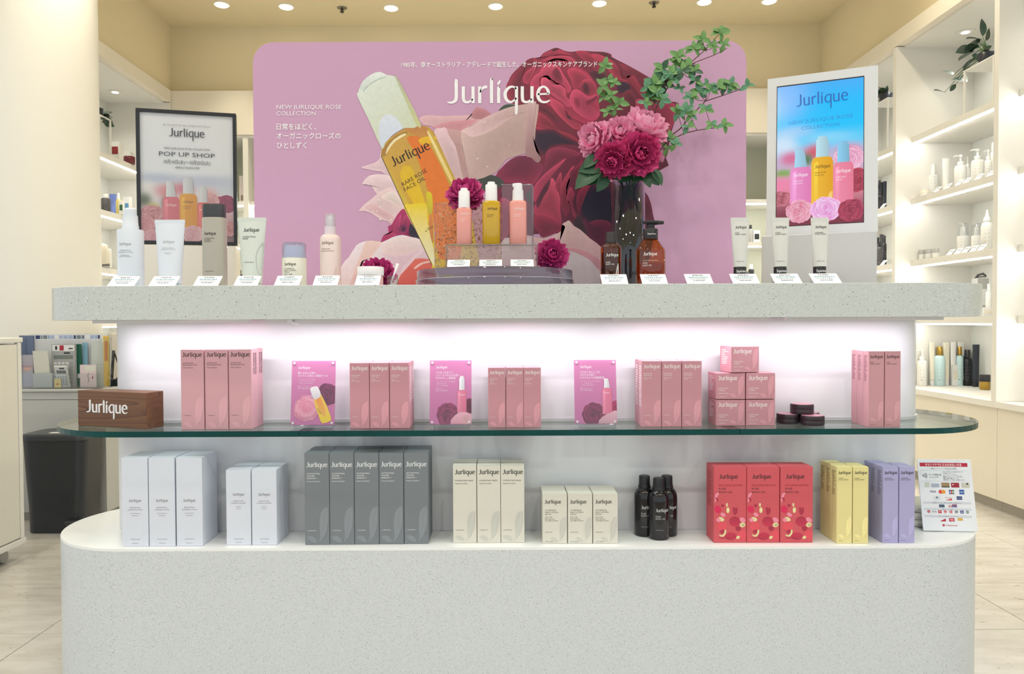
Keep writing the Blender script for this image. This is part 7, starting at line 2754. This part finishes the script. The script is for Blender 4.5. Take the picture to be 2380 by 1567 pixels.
trailing_plant('dark green trailing plant on the white riser of the top shelf', (X0, atX(2292, 150, X0).y, ztop + .0004), pl, 5, LEAF_R)
t = thing('wicker_basket', 'pale woven basket under the white riser on the top shelf', 'basket', (2.78, (yr0 + yr1) / 2, z1 + .0004))
yc = (yr0 + yr1) / 2
MB().box(2.70, 2.84, yc - .05, yc + .08, z1 + .0004, z1 + .15, bev=.008).build('body', pm('pale_wicker', (206, 200, 186), .8, bump=.6, bscale=120), t)
MB().box(2.695, 2.845, yc - .055, yc + .085, z1 + .150, z1 + .166, bev=.004).build('rim', pm('pale_wicker', (206, 200, 186), .8), t)
pl = []
rnd = random.Random(9)
Xf = 2.62
yb_ = atX(2056, 600, Xf).y
for k in range(14):
    a, b = rnd.uniform(2040, 2062), rnd.uniform(205, 236)
    A3, B3 = atX(a, b, Xf), atX(a + rnd.uniform(-12, 8), b + rnd.uniform(-9, 9), Xf)
    pl.append((tuple(A3), tuple(B3 - A3), .06))
zf = atX(2052, 240, Xf).z
riser('white riser under the small plant behind the kiosk', 2.58, 2.80, yb_ - .1, yb_ + .12, z1 + .0003, zf)
trailing_plant('small dark plant half hidden behind the kiosk edge', (Xf, yb_, zf + .0004), pl, 6, LEAF_R)

# ------------------------------------------------------------------ left bay stock
XLb = -2.64
GL = 'stock on the shelves beside the column'


def lshelf(kind, label, px0, px1, yt, zs, body, cap='white', X=XLb, group=GL):
    shelf_px(kind, label, px0, px1, yt, zs, X, body, cap, group, 0.0)


ya_, yb2 = atX(236, 600, XLb).y - .12, atX(257, 600, XLb).y
zpl = atX(250, 278, XLb).z
riser('white riser with a plant beside the round column', -2.74, -2.62, ya_, yb2, z1 + .0003, zpl)
pl = []
for k in range(9):
    a, b = 236 + (k % 3) * 3, 262 + k * 1.2
    A3, B3 = atX(a, b + 8, XLb), atX(a + 14 - k, b - 8 + 2.5 * k, XLb)
    pl.append((tuple(A3), tuple(B3 - A3), .11))
trailing_plant('dark pointed leaves peeping past the round column', (XLb - .03, atX(240, 600, XLb).y, zpl + .0004), pl, 8, LEAF_R)
lshelf('box', 'white carton with red edge beside the round column', 265, 285, 333, z1, 'white', 'red')
lshelf('box', 'low white carton next to the dark red bottle', 287, 312, 356, z1, 'white', 'cream', -2.74)
lshelf('jar', 'round dark red bottle beside the black-framed sign', 292, 316, 366, z1, 'wine', 'wine', -2.62)
lshelf('bottle', 'dark amber bottle beside the column with white cap', 238, 258, 452, z2_, 'dgrey', 'white')
lshelf('tube', 'periwinkle blue tube on the second shelf beside the column', 256, 273, 452, z2_, 'blue', 'blue', -2.74)
lshelf('spray', 'pale yellow bottle with white sprayer on the second shelf', 272, 284, 449, z2_, 'yellow', 'white')
lshelf('box', 'white and green carton on the second shelf beside the column', 280, 290, 468, z2_, 'white', 'green', -2.60)
lshelf('box', 'sky blue picture carton on the second shelf beside the column', 290, 306, 459, z2_, 'white', 'sky', -2.70)
lshelf('pump', 'white pump bottle on the third shelf beside the column', 241, 253, 570, z3_, 'white', 'white')
lshelf('jar', 'silver and black jar low on the third shelf beside the column', 238, 254, 626, z3_, 'grey', 'dgrey', -2.60)
t = thing('white_hairdryer', 'white rounded appliance on a hook of the third shelf beside the column', 'appliance', (XLb, atX(252, 600, XLb).y, z3_ + .0004))
q0 = atX(243, 612, XLb + .03)
MB().lathe([(.03, 0), (.035, .02), (.04, .07), (.036, .12), (.02, .13)], 20, (0, 0, 0)).xform(Matrix.Translation((q0.x, q0.y, z3_ + .03)) @ Matrix.Rotation(.35, 4, 'X')).build('barrel', SM['cream'], t)
MB().box(q0.x - .02, q0.x + .02, q0.y + .03, q0.y + .06, z3_ + .0006, z3_ + .13, bev=.006).build('grip', SM['white'], t)

# ------------------------------------------------------------------ back wall stock
GB = 'small stock on the back wall shelves'
for (label, px, yt, z, kind, body, cap, r) in (
        ('black bottle in the slit between panel and kiosk, upper shelf', 1744, 523, 1.5605, 'bottle', 'grey', 'black', .022),
        ('white carton with dark print in the slit between panel and kiosk', 1757, 536, 1.5605, 'box', 'white', 'black', .026),
        ('dark bottle with white label in the slit, lower shelf', 1746, 615, 1.2305, 'bottle', 'black', 'white', .022),
        ('white pot low in the slit beside the first hand cream tube', 1735, 632, 1.2305, 'jar', 'white', 'dgrey', .022),
        ('dark bottle on the low back shelf beside the sage tube', 556, 628, 1.2305, 'bottle', 'navy', 'black', .026)):
    p = atY(px, yt, 4.14)
    product(kind, label, (p.x, 4.14, z), r, max(.05, p.z - z), body, cap, GB)
t = thing('framed_card', 'small framed photo card of bottles on the back shelf beside the panel edge', 'card', (atY(572, 440, 4.12).x, 4.12, 1.8905))
q0, q1 = atY(556, 409, 4.12), atY(590, 466, 4.12)
MB().box(q0.x, q1.x, 4.118, 4.124, 1.8905, q0.z).build('frame', SM['cream'], t)
P = Print(lambda u, v, h: (q0.x + (q1.x - q0.x) * u, 4.118 - h, 1.8905 + (q0.z - 1.8905) * v))
P.rect(.06, .05, .94, .95, (214, 202, 200), (226, 218, 216))
for k in range(4):
    P.rect(.32 + .14 * k, .34, .42 + .14 * k, .70, (130, 112, 110))
P.rect(.1, .1, .9, .3, (150, 136, 130)); P.ell(.5, .2, .2, .1, (220, 222, 196)); P.rect(.3, .8, .7, .84, (150, 130, 128))
P.build('card_print', M_print, t)
# pale leaflets on the ledge behind the frosted bottle
for k in range(3):
    p = atY(452 + 8 * k, 640, 1.15)
    t = thing('leaflet', 'pale pink leaflet leaning behind the frosted bottle, %s of three' % ('leftmost', 'middle', 'rightmost')[k], 'leaflet', (p.x, 1.15, 1.0), 'leaflets behind the counter')
    hgt = atY(452, 608 - 3 * k, 1.15).z
    MB().add([(p.x - .03, 1.14, 1.0005), (p.x + .03, 1.15, 1.0005), (p.x + .04, 1.17, hgt), (p.x - .02, 1.16, hgt), (p.x - .03, 1.143, 1.0005), (p.x + .03, 1.153, 1.0005), (p.x + .04, 1.173, hgt), (p.x - .02, 1.163, hgt)], [(0, 1, 2, 3), (7, 6, 5, 4), (0, 4, 5, 1), (1, 5, 6, 2), (2, 6, 7, 3), (3, 7, 4, 0)]).build('sheet', (pm('leaflet_white', (240, 232, 228), .5), pm('leaflet_pink', (236, 206, 206), .5), pm('leaflet_tan', (206, 184, 176), .5))[k], t)
t = thing('back_counter', 'low white service counter behind the display, mostly hidden', 'counter', (-.95, 1.25, 0))
MB().box(-1.35, -.55, 1.05, 1.45, .06, .97).build('carcass', M_cab, t)
MB().box(-1.37, -.53, 1.03, 1.47, .9705, 1.0).build('worktop', M_white, t)
MB().box(-1.33, -.57, 1.08, 1.42, 0, .06).build('plinth', pm('grey_skirting', (176, 170, 158), 0.5), t)

# ================================================================== LEFT SIDE: ROLLING CABINET, BIN, GREY CABINET, STATIONERY
t = thing('rolling_cabinet', 'white cabinet on casters cut off by the left edge of the picture', 'cabinet', (-2.2, .95, 0))
xs_, y0_, y1_ = -1.925, .62, 1.255
M_roll = pm('roll_white', (242, 242, 238), .5)
M_gap = pm('dark_gap', (70, 70, 70), .6)
MB().box(-2.45, xs_ - .012, y0_, y1_, .085, .87).build('carcass', M_roll, t)
MB().box(-2.46, xs_ + .004, y0_ - .01, y1_ + .01, .875, .895, bev=.003).build('top', M_roll, t)
MB().box(-2.46, xs_ + .004, y0_ - .01, y1_ + .01, .062, .086, bev=.003).build('bottom_board', M_roll, t)
d = MB().box(xs_ - .0115, xs_, y0_, y1_ - .024, .092, .868).build('side_panel', pm('roll_panel', (238, 236, 228), .5), t)
MB().box(xs_ - .0115, xs_ - .009, y1_ - .0235, y1_ - .0215, .09, .87).build('panel_gap', M_gap, t)
MB().box(xs_ - .0115, xs_ + .001, y1_ - .021, y1_ + .001, .088, .874).build('corner_post', M_roll, t)
for (x, y) in ((xs_ - .05, y1_ - .06), (xs_ - .05, y0_ + .06), (-2.40, y1_ - .06), (-2.40, y0_ + .06)):
    w_ = MB().lathe([(.024, -.010), (.026, -.006), (.026, .006), (.024, .010)], 18, (0, 0, 0)).xform(Matrix.Translation((x, y, .026)) @ Matrix.Rotation(PI / 2, 4, 'Y')).build('caster', SM['grey'], t)
    MB().box(x - .014, x + .014, y - .02, y + .02, .045, .0618).build('fork', SM['white'], w_)

# grey cabinet with the bin in front
gx0, gx1 = atY(40, 1000, 1.83).x, atY(246, 1000, 1.83).x
ztop = atY(150, 905, 1.83).z
t = thing('grey_cabinet', 'pale grey low cabinet carrying the stationery tray beside the round column', 'cabinet', ((gx0 + gx1) / 2, 1.98, 0))
M_gc = pm('pale_grey_laminate', (196, 198, 196), .5)
MB().box(gx0, gx1, 1.83, 2.13, .04, ztop - .012).build('carcass', M_gc, t)
MB().box(gx0 - .004, gx1 + .004, 1.82, 2.135, ztop - .0115, ztop, bev=.002).build('top', M_gc, t)
MB().box(gx0 + .01, gx1 - .01, 1.835, 2.12, 0, .04).build('plinth', pm('plinth_grey', (150, 150, 146), .5), t)
MB().box(gx0 + .002, gx1 - .002, 1.8285, 1.83, ztop - .05, ztop - .0485).build('door_gap', M_gap, t)

px0_, px1_ = atY(44, 1100, 1.60).x, atY(196, 1100, 1.60).x
bzt = atY(120, 1010, 1.60).z
t = thing('pedal_bin', 'black pedal bin standing before the pale grey cabinet', 'bin', ((px0_ + px1_) / 2, 1.70, 0))
M_bin = pm('bin_black', (46, 50, 56), .35)
M_bin2 = pm('bin_dark_side', (58, 62, 68), .3)
rings = []
bc = (px0_ + px1_) / 2
hw = (px1_ - px0_) / 2
for (zz_, k, dd) in ((0.0, .86, .92), (.12, .88, .94), (bzt * .55, .94, .97), (bzt - .03, 1.0, 1.0)):
    rings.append([(x, y, zz_) for x, y in rrect(bc - hw * k, bc + hw * k, 1.70 - .10 * dd, 1.70 + .10 * dd, .045, 6)])
MB().loft(rings, smooth=True).build('bucket', M_bin, t)
rings = []
for (zz_, k) in ((bzt - .029, 1.02), (bzt - .010, 1.03), (bzt - .002, .99), (bzt, .93)):
    rings.append([(x, y, zz_) for x, y in rrect(bc - hw * k, bc + hw * k, 1.70 - .104 * k, 1.70 + .104 * k, .045, 6)])
l_ = MB().loft(rings).build('lid', M_bin2, t)
MB().box(bc - .03, bc + .05, 1.63, 1.66, bzt, bzt + .002, bev=.0008).build('lid_badge', SM['white'], l_)
MB().box(bc + hw * .45, bc + hw * .98, 1.575, 1.61, .045, .062, bev=.004).build('pedal', M_bin2, t)
MB().box(bc + hw * .50, bc + hw * .70, 1.60, 1.64, .0, .05).build('pedal_arm', M_bin2, t)

# beige drawer unit farther back
t = thing('beige_drawer_unit', 'beige drawer unit glimpsed behind the counter next to the grey cabinet', 'cabinet', (-1.9, 2.5, 0))
bx_0, bx_1 = -2.14, -1.62
MB().box(bx_0, bx_1, 2.32, 2.75, .05, .90).build('carcass', M_beige, t)
dr = MB().box(bx_0 + .008, bx_1 - .008, 2.305, 2.3195, atY(260, 1040, 2.31).z, .89).build('drawer', M_beige, t)
dr = MB().box(bx_0 + .008, bx_1 - .008, 2.305, 2.3195, .06, atY(260, 1046, 2.31).z).build('door', M_beige, t)
MB().box(bx_0 + .014, bx_1 - .014, 2.292, 2.3048, atY(260, 1075, 2.31).z, atY(260, 1052, 2.31).z, bev=.006).build('door_grip', pm('pale_beige', (240, 230, 208), .5), dr)
MB().box(bx_0 + .01, bx_1 - .01, 2.34, 2.74, 0, .05).build('plinth', pm('grey_skirting', (176, 170, 158), 0.5), t)
t = thing('white_tray', 'white framed tray with pale blue paper on the beige drawer unit', 'tray', (-1.95, 2.5, .9005))
q0, q1 = atY(233, 780, 2.36), atY(290, 742, 2.36)
MB().box(-2.10, -1.80, 2.35, 2.55, .9005, .915).box(-2.10, -2.09, 2.35, 2.55, .915, .955).box(-1.81, -1.80, 2.35, 2.55, .915, .955).build('frame', M_white, t)
MB().box(-2.088, -1.812, 2.352, 2.54, .9155, .935).build('paper', pm('pale_blue_paper', (176, 196, 216), .6), t)

# stationery in and around a clear tray
YT = 1.90
zs0 = ztop + .0005
tx0, tx1 = atY(47, 840, YT).x, atY(243, 840, YT).x
tz = atY(150, 776, YT).z
t = thing('stationery_tray', 'clear acrylic stationery holder on the pale grey cabinet', 'holder', ((tx0 + tx1) / 2, YT + .04, zs0))
MB().box(tx0, tx1, YT - .045, YT + .075, zs0, zs0 + .004).build('floor_panel', M_clear, t)
MB().box(tx0, tx1, YT + .072, YT + .075, zs0 + .004, tz).build('back_panel', M_clear, t)
MB().box(tx0, tx1, YT - .045, YT - .042, zs0 + .004, zs0 + .075).build('front_panel', M_clear, t)
MB().box(tx0, tx0 + .003, YT - .042, YT + .072, zs0 + .004, tz - .02).build('end_panel', M_clear, t)
MB().box(tx1 - .003, tx1, YT - .042, YT + .072, zs0 + .004, tz - .02).build('end_panel', M_clear, t)
zf0 = zs0 + .0045


def sheet(name, label, cat, px0, px1, yt, yb, Y, col, th=.004, draw=None, skew=0.0, parts=(), rough=.5, matn=None):
    a, b = atY(px0, yt, Y), atY(px1, yb, Y)
    z0 = max(zf0, b.z) if yb > 890 else b.z
    z0 = zf0
    t = thing(name, label, cat, ((a.x + b.x) / 2, Y, z0), 'stationery in the clear holder')
    x0, x1, z1q = a.x, b.x, a.z
    s = skew
    V = [(x0, Y - th / 2, z0), (x1, Y - th / 2, z0), (x1 + s, Y - th / 2, z1q), (x0 + s, Y - th / 2, z1q)]
    V += [(v[0], Y + th / 2, v[2]) for v in V]
    MB().add(V, [(0, 1, 2, 3), (7, 6, 5, 4), (0, 4, 5, 1), (1, 5, 6, 2), (2, 6, 7, 3), (3, 7, 4, 0)]).build('body', pm(matn or ('sheet_%d_%d_%d' % col), col, rough), t)
    if draw:
        P = Print(lambda u, v, h: (x0 + (x1 - x0) * u + s * v, Y - th / 2 - h, z0 + (z1q - z0) * v))
        draw(P)
        P.build('print', M_print, t)
    return t, (x0, x1, z0, z1q)


sheet('blue_pouch', 'slate blue flat pouch at the end of the stationery holder', 'pouch', 46, 79, 780, 825, YT + .055, (108, 122, 150), .012)


def d_pouch(P):
    P.rect(.05, .62, .95, .66, (190, 150, 146)); P.ell(.6, .56, .3, .05, (222, 180, 170)); P.rect(.1, .1, .9, .4, (176, 176, 190))


sheet('paper_packet', 'lilac paper packet standing at the end of the holder', 'packet', 45, 78, 825, 906, YT + .02, (186, 180, 192), .006, d_pouch)


def d_head(P):
    rnd = random.Random(2)
    P.rect(.0, .90, 1, 1.0, (226, 230, 236))
    x = .02
    while x < .97:
        w = rnd.uniform(.02, .07)
        P.rect(x, .915, x + w, .985, rnd.choice(((50, 62, 110), (150, 170, 206), (120, 130, 140), (236, 238, 240), (172, 186, 214))))
        x += w + .01


sheet('brochure', 'wide pale brochure with a blue patterned strip at the back of the holder', 'brochure', 80, 238, 778, 906, YT + .062, (214, 216, 218), .003, d_head)
sheet('notepad', 'white notepad leaning forward in the holder', 'notepad', 82, 118, 816, 872, YT - .008, (214, 214, 202), .006, lambda P: P.rect(.0, .36, 1, .38, (180, 180, 168)), -.012)
sheet('paper_pouch', 'crumpled clear paper pouch under the notepad', 'pouch', 78, 122, 868, 900, YT - .022, (190, 192, 188), .008)


def d_calc(P):
    P.rect(.04, .84, .96, .98, (232, 234, 234)); P.rect(.34, .85, .52, .97, (176, 34, 60)); P.ell(.2, .91, .05, .05, (40, 40, 40)); P.rect(.72, .88, .9, .91, (50, 50, 50))
    P.rect(.52, .77, .78, .81, (60, 62, 66)); P.rect(.1, .65, .9, .74, (118, 126, 120))
    for r_ in range(6):
        for c_ in range(5):
            P.rect(.1 + .165 * c_, .08 + .088 * r_, .22 + .165 * c_, .14 + .088 * r_, (214, 216, 216) if c_ < 4 else (150, 152, 154))


sheet('calculator', 'large grey calculator standing in the holder', 'calculator', 121, 178, 800, 905, YT + .018, (168, 170, 170), .012, d_calc)


def d_calc2(P):
    P.rect(.0, .94, 1, 1.0, (240, 240, 240)); P.rect(.38, .83, .78, .9, (70, 72, 76)); P.rect(.12, .62, .88, .78, (110, 114, 112))
    for r_ in range(4):
        for c_ in range(4):
            P.rect(.12 + .2 * c_, .1 + .11 * r_, .25 + .2 * c_, .18 + .11 * r_, (150, 152, 152))


sheet('pocket_calculator', 'small white-rimmed calculator tilted before the large one', 'calculator', 134, 164, 850, 905, YT - .012, (196, 198, 196), .008, d_calc2, -.016)
sheet('sticky_note', 'yellow sticky note low in the holder', 'note', 126, 142, 881, 906, YT - .032, (232, 206, 110), .002, lambda P: P.rect(.3, .3, .7, .5, (206, 120, 80)))
sheet('green_folder', 'narrow dark green folder in the middle of the holder', 'folder', 178, 190, 800, 850, YT + .03, (22, 92, 76), .005, lambda P: P.rect(.2, .2, .8, .3, (220, 224, 222)))
sheet('blue_card', 'light blue card behind the price leaflet', 'card', 192, 204, 797, 850, YT + .045, (132, 182, 206), .003)
sheet('pink_leaflet', 'pale pink leaflet with handwriting in the holder', 'leaflet', 186, 224, 848, 906, YT - .006, (232, 212, 214), .004, lambda P: (P.rect(.3, .72, .95, .95, (226, 228, 214)), P.line([(.5, .2), (.56, .35), (.48, .5), (.55, .62)], .03, (90, 84, 84)), P.line([(.78, .35), (.82, .5), (.74, .42)], .04, (190, 60, 60))))
sheet('clear_file', 'milky clear file standing at the end of the holder', 'file', 210, 256, 797, 906, YT + .05, (206, 212, 206), .003, lambda P: (P.line([(.35, .9), (.35, .1)], .01, (170, 178, 172)), P.line([(.3, .5), (.9, .5)], .01, (170, 178, 172))), .006)
sheet('sticky_tag', 'orange and yellow sticky tag on the corner of the clear file', 'note', 240, 253, 781, 802, YT + .044, (238, 196, 80), .002, lambda P: P.rect(.2, .5, .8, .9, (206, 120, 40)))
t = thing('tablet_stand', 'black folding stand behind the clear file at the counter edge', 'stand', (atY(268, 850, 2.0).x, 2.0, zs0))
q0, q1, q2 = atY(259, 905, 2.0), atY(264, 815, 2.0), atY(284, 868, 2.0)
MB().tube([(q0.x, 2.0, zs0 + .006), (q1.x, 2.0, q1.z)], .007, 8).build('upright', SM['black'], t)
MB().tube([(q1.x, 2.0, q1.z), (q2.x, 2.0, q2.z - .01)], .004, 8).build('brace', SM['black'], t)
MB().tube([(q2.x, 2.0, q2.z + .005), (q1.x, 2.0, zs0 + .02)], .004, 8).build('lower_brace', SM['black'], t)
MB().box(q0.x - .002, q2.x, 1.985, 2.02, zs0, zs0 + .035, bev=.003).build('foot', SM['black'], t)
